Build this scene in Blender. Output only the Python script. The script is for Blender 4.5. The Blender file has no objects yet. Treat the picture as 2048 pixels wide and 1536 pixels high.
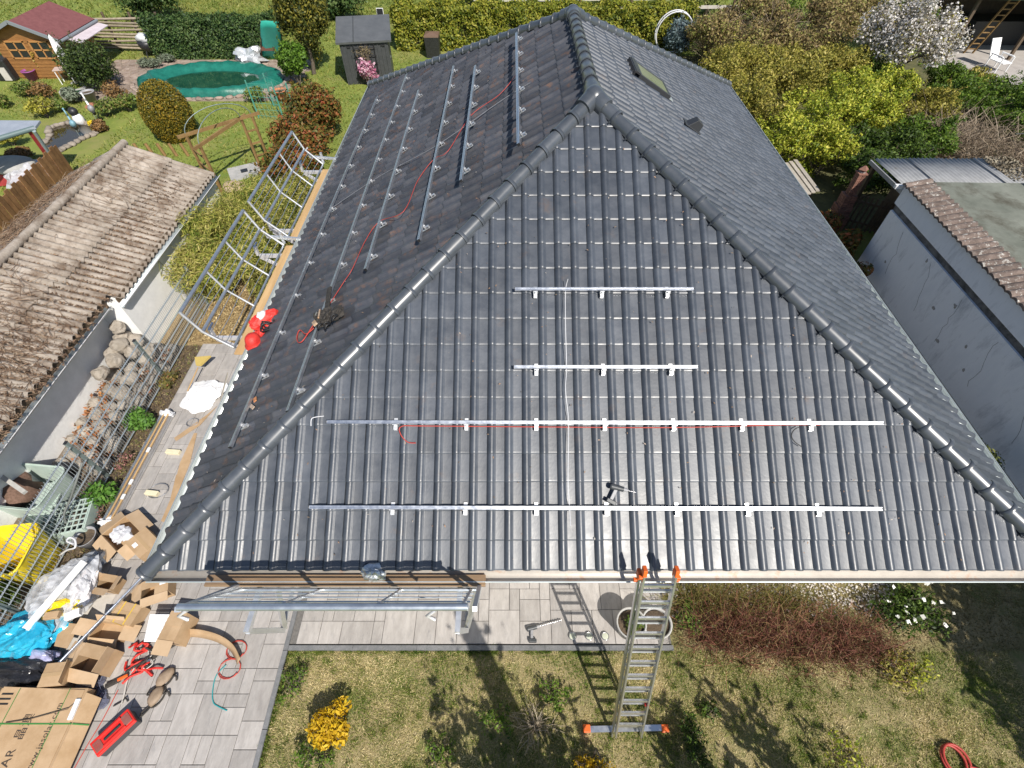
import bpy, bmesh, math, random
import numpy as np
from mathutils import Vector, Matrix

# ------------------------------------------------------------------ camera, sky, sun, exposure
scene = bpy.context.scene
COL = scene.collection
F, TH, HC = 997.79, 0.8830, 8.55          # focal length (pixels of a 2048 wide picture), downward tilt, height
cam_data = bpy.data.cameras.new('camera')
cam_data.sensor_width = 36.0
cam_data.lens = 36.0 * F / 2048.0
cam_data.clip_start = 0.05
cam_data.clip_end = 400.0
cam = bpy.data.objects.new('camera', cam_data)
cam.location = (0, 0, HC)
cam.rotation_euler = (math.pi / 2 - TH, 0, 0)
COL.objects.link(cam)
scene.camera = cam

SUN = Vector((0.3386, -0.5944, 0.7294)).normalized()
world = bpy.data.worlds.new('World')
scene.world = world
world.use_nodes = True
wn = world.node_tree
sky = wn.nodes.new('ShaderNodeTexSky')
sky.sky_type = 'NISHITA'
sky.sun_disc = False
sky.sun_elevation = math.asin(SUN.z)
sky.sun_rotation = math.atan2(SUN.x, SUN.y)
sky.air_density = 1.0
sky.dust_density = 0.6
bg = wn.nodes['Background']
bg.inputs['Strength'].default_value = 0.098
wn.links.new(sky.outputs[0], bg.inputs[0])
sun_data = bpy.data.lights.new('sun', 'SUN')
sun_data.energy = 5.0
sun_data.angle = math.radians(0.55)
sun_data.color = (1.0, 0.94, 0.85)
sun = bpy.data.objects.new('sun', sun_data)
sun.rotation_euler = SUN.to_track_quat('Z', 'Y').to_euler()
sun.location = (20, -30, 40)
COL.objects.link(sun)
scene.view_settings.view_transform = 'Standard'
scene.view_settings.look = 'None'
scene.view_settings.gamma = 1.0
scene.view_settings.exposure = 0.28
scene.cycles.max_bounces = 6
scene.cycles.diffuse_bounces = 3
scene.cycles.transparent_max_bounces = 8
scene.cycles.sample_clamp_indirect = 6.0

# ------------------------------------------------------------------ house datum (metres; ground z = 0)
X0, X1, Y0, Y1, ZE = -4.266, 6.530, 2.040, 16.638, 2.60
ZR = ZE + 3.1156
SN, CS = 0.5, math.sqrt(3) / 2
CT, ST = math.cos(TH), math.sin(TH)

def ray(u, v):
    x, y = (u - 1024) / F, (768 - v) / F
    return Vector((x, CT + y * ST, -ST + y * CT))
def G(u, v, z=0.0):                        # where the sight line of a photo pixel meets the height z
    d = ray(u, v); t = (z - HC) / d.z
    return Vector((d.x * t, d.y * t, z))
def on_plane(u, v, n, p0):
    d = ray(u, v); o = Vector((0, 0, HC)); n = Vector(n)
    return o + d * ((Vector(p0) - o).dot(n) / d.dot(n))
NL, NF, NR = Vector((-SN, 0, CS)), Vector((0, -SN, CS)), Vector((SN, 0, CS))
def LP(u, v, off=0.06): return on_plane(u, v, NL, Vector((X0, 0, ZE)) + NL * off)
def FP(u, v, off=0.06): return on_plane(u, v, NF, Vector((0, Y0, ZE)) + NF * off)
def RP(u, v, off=0.06): return on_plane(u, v, NR, Vector((X1, 0, ZE)) + NR * off)

# ------------------------------------------------------------------ materials
MATS = {}
def nodes_of(m):
    m.use_nodes = True
    nt = m.node_tree
    return nt, nt.nodes['Principled BSDF']
def rgba(c): return (c[0], c[1], c[2], 1.0)
def mat(name, c1, c2=None, scale=6.0, rough=0.6, metal=0.0, bump=0.0, spec=0.5, rnd=0.0, stain=None,
        stain_scale=1.2, stain_lo=0.52, stain_hi=0.68, stretch=None, rough2=None, bump_scale=None, coat=0.0):
    """noise between two colours, optional per-piece brightness change and an optional stain colour"""
    if name in MATS: return MATS[name]
    m = bpy.data.materials.new(name); nt, b = nodes_of(m); N, L = nt.nodes, nt.links
    b.inputs['Roughness'].default_value = rough
    b.inputs['Metallic'].default_value = metal
    b.inputs['Specular IOR Level'].default_value = spec
    if coat: b.inputs['Coat Weight'].default_value = coat
    geo = N.new('ShaderNodeNewGeometry')
    vec = geo.outputs['Position']
    if stretch:
        mp = N.new('ShaderNodeMapping'); mp.inputs['Scale'].default_value = stretch
        L.new(vec, mp.inputs['Vector']); vec = mp.outputs[0]
    col = None
    if c2 is not None:
        nz = N.new('ShaderNodeTexNoise'); nz.inputs['Scale'].default_value = scale
        nz.inputs['Detail'].default_value = 6; nz.inputs['Roughness'].default_value = 0.65
        L.new(vec, nz.inputs['Vector'])
        rp = N.new('ShaderNodeValToRGB'); rp.color_ramp.elements[0].position = 0.33; rp.color_ramp.elements[1].position = 0.67
        rp.color_ramp.elements[0].color = rgba(c1); rp.color_ramp.elements[1].color = rgba(c2)
        L.new(nz.outputs['Fac'], rp.inputs[0]); col = rp.outputs[0]
        if rough2 is not None:
            mr = N.new('ShaderNodeMapRange'); mr.inputs[3].default_value = rough; mr.inputs[4].default_value = rough2
            mr.inputs[1].default_value = 0.3; mr.inputs[2].default_value = 0.7
            L.new(nz.outputs['Fac'], mr.inputs[0]); L.new(mr.outputs[0], b.inputs['Roughness'])
    if stain is not None:
        n2 = N.new('ShaderNodeTexNoise'); n2.inputs['Scale'].default_value = stain_scale
        n2.inputs['Detail'].default_value = 8; n2.inputs['Roughness'].default_value = 0.7
        L.new(vec, n2.inputs['Vector'])
        m2 = N.new('ShaderNodeMapRange'); m2.inputs[1].default_value = stain_lo; m2.inputs[2].default_value = stain_hi
        L.new(n2.outputs['Fac'], m2.inputs[0])
        mx = N.new('ShaderNodeMix'); mx.data_type = 'RGBA'
        L.new(m2.outputs[0], mx.inputs['Factor'])
        if col: L.new(col, mx.inputs['A'])
        else: mx.inputs['A'].default_value = rgba(c1)
        mx.inputs['B'].default_value = rgba(stain); col = mx.outputs['Result']
    if rnd:
        oi = N.new('ShaderNodeObjectInfo')
        ad = N.new('ShaderNodeMath'); ad.operation = 'ADD'
        L.new(oi.outputs['Random'], ad.inputs[0]); L.new(geo.outputs['Random Per Island'], ad.inputs[1])
        fr = N.new('ShaderNodeMath'); fr.operation = 'FRACT'; L.new(ad.outputs[0], fr.inputs[0])
        mr = N.new('ShaderNodeMapRange'); mr.inputs[3].default_value = 1 - rnd; mr.inputs[4].default_value = 1 + rnd
        L.new(fr.outputs[0], mr.inputs[0])
        mu = N.new('ShaderNodeMix'); mu.data_type = 'RGBA'; mu.blend_type = 'MULTIPLY'; mu.inputs['Factor'].default_value = 1
        if col: L.new(col, mu.inputs['A'])
        else: mu.inputs['A'].default_value = rgba(c1)
        L.new(mr.outputs[0], mu.inputs['B']); col = mu.outputs['Result']
    if col: L.new(col, b.inputs['Base Color'])
    else: b.inputs['Base Color'].default_value = rgba(c1)
    if bump:
        nb = N.new('ShaderNodeTexNoise'); nb.inputs['Scale'].default_value = bump_scale or scale * 4
        nb.inputs['Detail'].default_value = 5
        L.new(vec, nb.inputs['Vector'])
        bp = N.new('ShaderNodeBump'); bp.inputs['Strength'].default_value = bump; bp.inputs['Distance'].default_value = 0.02
        L.new(nb.outputs['Fac'], bp.inputs['Height']); L.new(bp.outputs[0], b.inputs['Normal'])
    MATS[name] = m
    return m

def leaf_mat(name, cols, trans=0.3, rough=0.55, patch=0.35, patch_scale=0.9):
    """leaf colours picked per leaf, with soft patches through the crown"""
    if name in MATS: return MATS[name]
    m = bpy.data.materials.new(name); nt, b = nodes_of(m); N, L = nt.nodes, nt.links
    geo = N.new('ShaderNodeNewGeometry')
    nz = N.new('ShaderNodeTexNoise'); nz.inputs['Scale'].default_value = patch_scale; nz.inputs['Detail'].default_value = 3
    L.new(geo.outputs['Position'], nz.inputs['Vector'])
    a = N.new('ShaderNodeMath'); a.operation = 'MULTIPLY_ADD'; a.inputs[1].default_value = patch * 2; a.inputs[2].default_value = -patch
    L.new(nz.outputs['Fac'], a.inputs[0])
    s = N.new('ShaderNodeMath'); s.operation = 'ADD'; s.use_clamp = True
    L.new(geo.outputs['Random Per Island'], s.inputs[0]); L.new(a.outputs[0], s.inputs[1])
    rp = N.new('ShaderNodeValToRGB'); els = rp.color_ramp.elements
    while len(els) < len(cols): els.new(0.5)
    for i, c in enumerate(cols):
        els[i].position = i / max(1, len(cols) - 1); els[i].color = rgba(c)
    L.new(s.outputs[0], rp.inputs[0]); L.new(rp.outputs[0], b.inputs['Base Color'])
    b.inputs['Roughness'].default_value = rough
    b.inputs['Specular IOR Level'].default_value = 0.3
    if trans:
        t = N.new('ShaderNodeBsdfTranslucent'); L.new(rp.outputs[0], t.inputs['Color'])
        mx = N.new('ShaderNodeMixShader'); mx.inputs[0].default_value = trans
        L.new(b.outputs[0], mx.inputs[1]); L.new(t.outputs[0], mx.inputs[2])
        L.new(mx.outputs[0], N['Material Output'].inputs['Surface'])
    MATS[name] = m
    return m

def clear_mat(name, tint, alpha, rough=0.12):
    if name in MATS: return MATS[name]
    m = bpy.data.materials.new(name); nt, b = nodes_of(m); N, L = nt.nodes, nt.links
    b.inputs['Base Color'].default_value = rgba(tint); b.inputs['Roughness'].default_value = rough
    geo = N.new('ShaderNodeNewGeometry')
    nz = N.new('ShaderNodeTexNoise'); nz.inputs['Scale'].default_value = 9; nz.inputs['Detail'].default_value = 5
    L.new(geo.outputs['Position'], nz.inputs['Vector'])
    mr = N.new('ShaderNodeMapRange'); mr.inputs[1].default_value = 0.3; mr.inputs[2].default_value = 0.7
    mr.inputs[3].default_value = max(0, alpha - 0.25); mr.inputs[4].default_value = min(1, alpha + 0.25)
    L.new(nz.outputs['Fac'], mr.inputs[0]); L.new(mr.outputs[0], b.inputs['Alpha'])
    MATS[name] = m
    return m

# ------------------------------------------------------------------ mesh helpers
def wm(o):
    return (wm(o.parent) @ o.matrix_basis) if o.parent else o.matrix_basis.copy()
def tag(o, label=None, cat=None, group=None, kind=None):
    if label: o['label'] = label
    if cat: o['category'] = cat
    if group: o['group'] = group
    if kind: o['kind'] = kind
    return o
def thing(name, label, cat, loc=(0, 0, 0), rz=0.0, group=None, kind=None):
    o = bpy.data.objects.new(name, None)
    o.empty_display_size = 0.1
    o.location = loc; o.rotation_euler = (0, 0, rz)
    o.matrix_basis = Matrix.Translation(Vector(loc)) @ Matrix.Rotation(rz, 4, 'Z')
    COL.objects.link(o)
    return tag(o, label, cat, group, kind)
def link(name, me, m=None, parent=None, world=None):
    o = bpy.data.objects.new(name, me)
    if m is not None and not me.materials: me.materials.append(m)
    COL.objects.link(o)
    if parent is not None: o.parent = parent
    if world is not None:
        o.matrix_basis = (wm(parent).inverted() @ world) if parent is not None else world
    return o

def rot_z(a): return Matrix.Rotation(a, 3, 'Z')
def basis(d, up=(0, 0, 1)):
    d = Vector(d).normalized(); up = Vector(up)
    if abs(d.dot(up)) > 0.99: up = Vector((0, 1, 0))
    x = d.cross(up).normalized(); z = x.cross(d).normalized()
    return x, d, z

class MB:
    """collects shapes; build() makes ONE mesh object of them"""
    def __init__(s): s.v, s.f, s.sm = [], [], []
    def add(s, vs, fs, smooth=False):
        n = len(s.v); s.v += [Vector(p) for p in vs]
        s.f += [tuple(i + n for i in f) for f in fs]; s.sm += [smooth] * len(fs)
        return s
    def box(s, c, size, R=None):
        c = Vector(c); hx, hy, hz = size[0] / 2, size[1] / 2, size[2] / 2
        R = Matrix.Identity(3) if R is None else (rot_z(R) if isinstance(R, (int, float)) else R)
        vs = [c + R @ Vector((x * hx, y * hy, z * hz)) for x in (-1, 1) for y in (-1, 1) for z in (-1, 1)]
        return s.add(vs, [(0, 1, 3, 2), (4, 6, 7, 5), (0, 4, 5, 1), (2, 3, 7, 6), (0, 2, 6, 4), (1, 5, 7, 3)])
    def beam(s, a, b, w, h, up=(0, 0, 1)):
        a, b = Vector(a), Vector(b); x, d, z = basis(b - a, up)
        R = Matrix((x, d, z)).transposed()
        return s.box((a + b) / 2, (w, (b - a).length, h), R)
    def cyl(s, a, b, r0, r1=None, n=10, cap=True):
        r1 = r0 if r1 is None else r1
        a, b = Vector(a), Vector(b); x, d, z = basis(b - a)
        vs = []
        for p, r in ((a, r0), (b, r1)):
            for i in range(n):
                t = 2 * math.pi * i / n
                vs.append(p + x * (r * math.cos(t)) + z * (r * math.sin(t)))
        s.add(vs, [(i, (i + 1) % n, n + (i + 1) % n, n + i) for i in range(n)], True)
        if cap: s.add(vs, [tuple(range(n)), tuple(reversed(range(n, 2 * n)))])
        return s
    def tube(s, pts, r, n=6, r1=None):
        pts = [Vector(p) for p in pts]; k = len(pts); vs = []; px = None
        for i, p in enumerate(pts):
            d = (pts[min(i + 1, k - 1)] - pts[max(i - 1, 0)])
            if d.length < 1e-9: d = Vector((0, 0, 1))
            d.normalize()
            if px is None: x, _, z = basis(d)
            else:
                x = (px - d * px.dot(d))
                x = x.normalized() if x.length > 1e-6 else basis(d)[0]
                z = x.cross(d)
            px = x
            rr = r if r1 is None else r + (r1 - r) * i / (k - 1)
            for j in range(n):
                t = 2 * math.pi * j / n
                vs.append(p + x * (rr * math.cos(t)) + z * (rr * math.sin(t)))
        fs = [(i * n + j, i * n + (j + 1) % n, (i + 1) * n + (j + 1) % n, (i + 1) * n + j) for i in range(k - 1) for j in range(n)]
        s.add(vs, fs, True)
        s.add(vs[:n], [tuple(range(n))]); s.add(vs[-n:], [tuple(range(n))])
        return s
    def lathe(s, prof, c=(0, 0, 0), n=16, sx=1.0, sy=1.0, R=None, smooth=True):
        c = Vector(c); vs = []
        R = R or Matrix.Identity(3)
        for r, z in prof:
            for j in range(n):
                t = 2 * math.pi * j / n
                vs.append(c + R @ Vector((r * sx * math.cos(t), r * sy * math.sin(t), z)))
        k = len(prof)
        return s.add(vs, [(i * n + j, i * n + (j + 1) % n, (i + 1) * n + (j + 1) % n, (i + 1) * n + j) for i in range(k - 1) for j in range(n)], smooth)
    def prism(s, poly, z0, z1):
        n = len(poly); vs = [Vector((p[0], p[1], z0)) for p in poly] + [Vector((p[0], p[1], z1)) for p in poly]
        return s.add(vs, [tuple(reversed(range(n))), tuple(range(n, 2 * n))] + [(i, (i + 1) % n, n + (i + 1) % n, n + i) for i in range(n)])
    def extrude(s, prof, a, b, up=(0, 0, 1)):
        """closed 2D profile (x across, y along up) swept from a to b"""
        a, b = Vector(a), Vector(b); x, d, z = basis(b - a, up); n = len(prof)
        vs = [p + x * q[0] + z * q[1] for p in (a, b) for q in prof]
        return s.add(vs, [tuple(range(n)), tuple(reversed(range(n, 2 * n)))] + [(i, n + i, n + (i + 1) % n, (i + 1) % n) for i in range(n)])
    def quad(s, *p): return s.add(p, [tuple(range(len(p)))])
    def slab(s, pts, t):
        """quad plate given by its top corners, thickness t downwards along its normal"""
        p = [Vector(q) for q in pts]; n = len(p)
        nn = (p[1] - p[0]).cross(p[2] - p[0]).normalized()
        if nn.z < 0: nn = -nn
        vs = p + [q - nn * t for q in p]
        return s.add(vs, [tuple(range(n)), tuple(reversed(range(n, 2 * n)))] + [(i, n + i, n + (i + 1) % n, (i + 1) % n) for i in range(n)])
    def blob(s, c, r, seed=0, amp=0.15, nu=10, nv=7, freq=1.7, flat=None, R=None, smooth=True):
        rg = np.random.RandomState(seed); ph = rg.rand(6, 4) * 6.28; w = rg.randn(6, 3) * freq
        vs = []; c = Vector(c); R = R or Matrix.Identity(3)
        def pt(th, la):
            d = np.array([math.cos(la) * math.cos(th), math.cos(la) * math.sin(th), math.sin(la)])
            k = 1 + amp * sum(math.sin(w[i] @ d * 1.6 + ph[i, 0]) for i in range(6)) / 2.4
            q = Vector((d[0] * r[0] * k, d[1] * r[1] * k, d[2] * r[2] * k))
            if flat is not None and q.z < flat: q.z = flat
            return c + R @ q
        vs.append(pt(0, -math.pi / 2))
        for i in range(1, nv):
            la = -math.pi / 2 + math.pi * i / nv
            for j in range(nu): vs.append(pt(2 * math.pi * j / nu, la))
        vs.append(pt(0, math.pi / 2))
        fs = [(0, 1 + (j + 1) % nu, 1 + j) for j in range(nu)]
        for i in range(nv - 2):
            for j in range(nu):
                a = 1 + i * nu + j; b2 = 1 + i * nu + (j + 1) % nu
                fs.append((a, b2, b2 + nu, a + nu))
        e = len(vs) - 1; a = 1 + (nv - 2) * nu
        fs += [(a + j, a + (j + 1) % nu, e) for j in range(nu)]
        return s.add(vs, fs, smooth)
    def crumple(s, c, r, seed=0, amp=.35, nu=44, nv=26, flat=None, R=None, sharp=1.0):
        """crumpled sheet-like lump with ridged folds"""
        rg = np.random.RandomState(seed); W = rg.randn(9, 3) * np.array([1.6, 1.6, 1.6, 3.2, 3.2, 3.2, 6.5, 6.5, 6.5])[:, None]; ph = rg.rand(9) * 6.28
        A = np.array([1, 1, 1, .5, .5, .5, .22, .22, .22]) * sharp; A[:3] = 1
        c = Vector(c); R = R or Matrix.Identity(3); vs = []
        for i in range(nv + 1):
            la = -math.pi / 2 + math.pi * i / nv
            for j in range(nu):
                th = 2 * math.pi * j / nu
                d = np.array([math.cos(la) * math.cos(th), math.cos(la) * math.sin(th), math.sin(la)])
                k = 1 + amp * float(np.sum(A * (.5 - np.abs(np.sin(W @ d + ph)))) / 2.2)
                q = Vector((d[0] * r[0] * k, d[1] * r[1] * k, d[2] * r[2] * k))
                if flat is not None and q.z < flat: q.z = flat + (q.z - flat) * .03
                vs.append(c + R @ q)
        return s.add(vs, [(i * nu + j, i * nu + (j + 1) % nu, (i + 1) * nu + (j + 1) % nu, (i + 1) * nu + j) for i in range(nv) for j in range(nu)], False)
    def mesh(s, name, inv=None):
        me = bpy.data.meshes.new(name)
        vs = s.v if inv is None else [inv @ p for p in s.v]
        me.from_pydata([tuple(p) for p in vs], [], s.f)
        me.polygons.foreach_set('use_smooth', s.sm)
        me.update()
        return me
    def build(s, name, m, parent=None, bevel=0.0, solid=0.0, local=False):
        """shapes are in world metres unless local; returns the linked object"""
        inv = None
        if parent is not None and not local: inv = wm(parent).inverted()
        me = s.mesh(name, inv)
        o = link(name, me, m, parent)
        if solid:
            md = o.modifiers.new('solid', 'SOLIDIFY'); md.thickness = solid; md.offset = 0
        if bevel:
            md = o.modifiers.new('bevel', 'BEVEL'); md.width = bevel; md.segments = 2; md.limit_method = 'ANGLE'
        return o

def np_mesh(name, V, k):
    """V: (n*k,3) vertices of n separate k-gons"""
    n = len(V) // k
    me = bpy.data.meshes.new(name)
    me.vertices.add(n * k); me.vertices.foreach_set('co', np.ascontiguousarray(V, dtype=np.float32).ravel())
    me.loops.add(n * k); me.loops.foreach_set('vertex_index', np.arange(n * k, dtype=np.int32))
    me.polygons.add(n)
    me.polygons.foreach_set('loop_start', np.arange(0, n * k, k, dtype=np.int32))
    me.polygons.foreach_set('loop_total', np.full(n, k, dtype=np.int32))
    me.update(calc_edges=True)
    return me
def unit(a): return a / np.maximum(np.linalg.norm(a, axis=1, keepdims=True), 1e-9)
def leaf_quads(rg, C, Nrm, size, aspect=0.5, jitter=0.7):
    """a folded diamond leaf at every centre"""
    n = len(C)
    Nn = unit(Nrm + rg.randn(n, 3) * jitter)
    T = unit(np.cross(Nn, rg.randn(n, 3)))
    B = np.cross(Nn, T)
    s = (size * (0.45 + 1.1 * rg.rand(n) ** 1.4))[:, None]
    V = np.empty((n, 4, 3))
    V[:, 0] = C - T * s * 0.5
    V[:, 1] = C + B * s * aspect * 0.5 + Nn * s * 0.12
    V[:, 2] = C + T * s * 0.5
    V[:, 3] = C - B * s * aspect * 0.5 + Nn * s * 0.12
    return V.reshape(-1, 3)
def lobes_for(rg, c, r, n, spread=0.62, size=0.5):
    """sub-clumps on an ellipsoid so that the outline is uneven"""
    out = []
    for _ in range(n):
        d = rg.randn(3); d /= np.linalg.norm(d); d[2] = abs(d[2]) * 0.9 - 0.1 if rg.rand() < 0.75 else d[2]
        q = np.array(c) + d * np.array(r) * spread * (0.7 + 0.5 * rg.rand())
        k = size * (0.65 + 0.7 * rg.rand())
        out.append((q, np.array(r) * k))
    return out
def lobe_points(rg, lobes, n, zmin=0.02, shell=0.45):
    w = np.array([np.prod(l[1]) ** (2 / 3) for l in lobes]); w /= w.sum()
    idx = rg.choice(len(lobes), n, p=w)
    d = unit(rg.randn(n, 3))
    C = np.array([l[0] for l in lobes])[idx]; R = np.array([l[1] for l in lobes])[idx]
    rad = (rg.rand(n) ** shell)[:, None]
    P = C + d * R * rad
    ok = P[:, 2] > zmin
    return P[ok], unit(d / np.maximum(R, 1e-3))[ok]
def foliage(name, V, m, parent, k=4):
    inv = np.array(wm(parent).inverted()) if parent is not None else np.eye(4)
    V = V @ inv[:3, :3].T + inv[:3, 3]
    return link(name, np_mesh(name, V, k), m, parent)
def sticks(rg, A, B, r0, r1, bend=0.1, segs=3):
    """thin three-sided twigs from A to B (arrays); returns quads"""
    n = len(A); D = B - A; Ln = np.linalg.norm(D, axis=1, keepdims=True)
    X = unit(np.cross(D, rg.randn(n, 3))); Z = unit(np.cross(D, X))
    off = (X * rg.randn(n, 1) + Z * rg.randn(n, 1)) * Ln * bend
    rings = []
    for i in range(segs + 1):
        t = i / segs
        P = A + D * t + off * (4 * t * (1 - t)); r = r0 + (r1 - r0) * t
        rings.append([P + (X * math.cos(a) + Z * math.sin(a)) * r for a in (0, 2.094, 4.189)])
    Q = []
    for i in range(segs):
        for j in range(3):
            Q.append(np.stack([rings[i][j], rings[i][(j + 1) % 3], rings[i + 1][(j + 1) % 3], rings[i + 1][j]], 1))
    return np.concatenate(Q, 0).reshape(-1, 3)

def plant(name, label, cat, base, r, n, leaf, m, seed, lobes=9, zc=None, stems=6, stem_mat=None, aspect=0.5, spread=0.62,
          lobe=0.5, shell=0.45, group=None, crown='crown', jitter=0.7, trunk=None, stem_r=0.02, twigs=36):
    """a shrub: leafy crown of many small leaves over stems rising from one foot"""
    rg = np.random.RandomState(seed)
    base = Vector(base)
    t = thing(name, label, cat, base, 0, group)
    zc = r[2] if zc is None else zc
    c = np.array([base.x, base.y, base.z + zc])
    L = lobes_for(rg, c, r, lobes, spread, lobe) + [(c, np.array(r) * 0.62)]
    P, Nn = lobe_points(rg, L, n, base.z + 0.03, shell)
    SA = SB = None
    if r[2] > .55 and lobes > 4:                     # long young shoots break the outline
        ns = 34; i_ = rg.randint(len(L), size=ns)
        SA = np.array([L[i][0] for i in i_]); D_ = unit(rg.randn(ns, 3) * [1, 1, .5] + [0, 0, .75])
        SB = SA + D_ * np.array([L[i][1] for i in i_]) * (1.25 + .75 * rg.rand(ns, 1))
        SB[:, 2] = np.maximum(SB[:, 2], base.z + .1)
        kk = 22
        F_ = rg.uniform(.45, 1.0, (ns, kk, 1)); SP = (SA[:, None] + (SB - SA)[:, None] * F_).reshape(-1, 3) + rg.randn(ns * kk, 3) * leaf * .35
        P = np.concatenate([P, SP]); Nn = np.concatenate([Nn, unit(rg.randn(len(SP), 3) + [0, 0, .6])])
    foliage(crown, leaf_quads(rg, P, Nn + np.array([0, 0, 0.35]), leaf, aspect, jitter), m, t)
    mb = MB()
    sm = stem_mat or mat('bark', (0.09, 0.07, 0.05), (0.17, 0.14, 0.11), 18, 0.9, bump=0.4)
    if trunk:
        top = base + Vector((0.1 * rg.randn(), 0.1 * rg.randn(), trunk[1]))
        mb.tube([base - Vector((0, 0, 0.05)), base.lerp(top, 0.5) + Vector((0.05, 0.03, 0)), top], trunk[0], 7, trunk[0] * 0.6)
        start = top
    else: start = base
    for i in range(stems):
        q = L[rg.randint(len(L))][0]; e = Vector(q)
        mid = start.lerp(e, 0.5) + Vector((rg.randn() * 0.06, rg.randn() * 0.06, 0.05))
        mb.tube([start + Vector((rg.randn() * 0.03, rg.randn() * 0.03, -0.03 if not trunk else -0.1)), mid, e], stem_r, 5, stem_r * 0.4)
    mb.build('trunk' if trunk else 'stem', sm, t)
    if twigs:
        w = rg.randint(len(L), size=twigs); Q = np.array([L[i][0] for i in w]); Rr_ = np.array([L[i][1] for i in w])
        D_ = unit(rg.randn(twigs, 3) + np.array([0, 0, .5])); E_ = Q + D_ * Rr_ * (.9 + .45 * rg.rand(twigs, 1))
        E_[:, 2] = np.maximum(E_[:, 2], base.z + .05)
        tw_ = sticks(rg, Q, E_, stem_r * .45, stem_r * .18, .12, 2)
        if SA is not None: tw_ = np.concatenate([tw_, sticks(rg, SA, SB, stem_r * .45, stem_r * .15, .02, 2)])
        tq = foliage('twigs', tw_, sm, t); tag(tq, kind='stuff')
    return t

# ================================================================== setting: ground, beds, paving
def struct(name, mb, m, **k): return tag(mb.build(name, m, **k), kind='structure')
m_lawn = mat('lawn_far', (0.12, 0.175, 0.024), (0.22, 0.25, 0.046), 1.1, 0.95, bump=0.9, bump_scale=30, stain=(0.25, 0.215, 0.08), stain_scale=0.35, stain_lo=0.5, stain_hi=0.75)
m_dry = mat('lawn_dry', (0.20, 0.175, 0.075), (0.36, 0.29, 0.155), 2.2, 0.95, bump=0.9, bump_scale=60, stain=(0.13, 0.15, 0.04), stain_scale=1.3, stain_lo=0.48, stain_hi=0.62)
m_soil = mat('soil', (0.06, 0.043, 0.03), (0.13, 0.095, 0.06), 9, 0.95, bump=1.0, bump_scale=40)
m_mulch = mat('mulch', (0.19, 0.13, 0.06), (0.4, 0.29, 0.14), 22, 0.95, bump=1.0, bump_scale=70)
m_conc = mat('concrete', (0.3, 0.3, 0.29), (0.42, 0.41, 0.39), 3, 0.9, bump=0.3)
m_slab = mat('slab_stone', (0.305, 0.283, 0.265), (0.405, 0.38, 0.358), 3.5, 0.75, bump=0.25, rnd=0.13, stretch=(3.0, 1.0, 1.0), stain=(0.25, 0.24, 0.235), stain_scale=5, stain_lo=0.55, stain_hi=0.75)
m_joint = mat('joint_sand', (0.11, 0.105, 0.1), (0.17, 0.16, 0.15), 30, 0.95)
m_kerb = mat('kerb_stone', (0.13, 0.135, 0.14), (0.19, 0.19, 0.195), 12, 0.85, rnd=0.12, bump=0.2)

struct('ground', MB().quad((-160, -60, 0), (160, -60, 0), (160, 220, 0), (-160, 220, 0)), m_lawn)
struct('front_lawn', MB().quad((-3.45, -3.5, .004), (9.3, -3.5, .004), (9.3, 2.75, .004), (-3.45, 2.75, .004)), m_dry)
struct('soil_bed', MB().quad((-7.78, -2, .006), (-7.25, -2, .006), (-7.25, 8.3, .006), (-7.78, 8.3, .006)), m_soil)
struct('mulch_bed', MB().quad((-8.4, 8.2, .008), (-4.5, 8.2, .008), (-4.5, 11.5, .008), (-8.4, 11.5, .008)), m_mulch)
struct('neighbour_yard', MB().quad((-13.5, -2, .004), (-7.78, -2, .004), (-7.78, 8.3, .004), (-13.5, 8.3, .004)), mat('yard_soil', (0.11, 0.085, 0.06), (0.2, 0.16, 0.12), 5, 0.95, bump=0.8))
struct('side_strip', MB().quad((6.0, 2.75, .006), (9.56, 2.75, .006), (9.56, 13, .006), (6.0, 13, .006)), mat('strip_soil', (0.035, 0.03, 0.022), (0.085, 0.075, 0.05), 6, 0.95, bump=0.8))
struct('shrub_bed', MB().quad((6.9, 13, .005), (23, 12.5, .005), (23, 27.5, .005), (6.0, 27.5, .005)), mat('bed_soil', (0.05, 0.055, 0.02), (0.13, 0.12, 0.045), 2.5, 0.95, bump=0.9))

# paving: a bed of joint sand with every slab on it
pav = MB()
pav.prism([(-7.32, -2.0), (-3.44, -2.0), (-3.44, 2.72), (-7.32, 2.72)], 0.0, 0.026)
pav.prism([(-7.32, 2.72), (-3.7, 2.72), (-3.7, 8.22), (-7.32, 8.22)], 0.0, 0.026)
pav.prism([(-3.44, 1.71), (2.47, 1.71), (2.47, 2.72), (-3.44, 2.72)], 0.0, 0.026)
patio = struct('patio', pav, m_joint)
rg = random.Random(11)
CELL = 0.165
GX0, GY0, NXC, NYC = -7.30, -2.0, 59, 62
def paved(i, j):
    x, y = GX0 + (i + .5) * CELL, GY0 + (j + .5) * CELL
    return (x < -3.53 and y < 2.72) or (x < -3.7 and y < 8.2) or (1.78 < y < 2.72 and -3.42 < x < 2.44)
free = {(i, j) for i in range(NXC) for j in range(NYC) if paved(i, j)}
slab_mesh = {}
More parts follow.
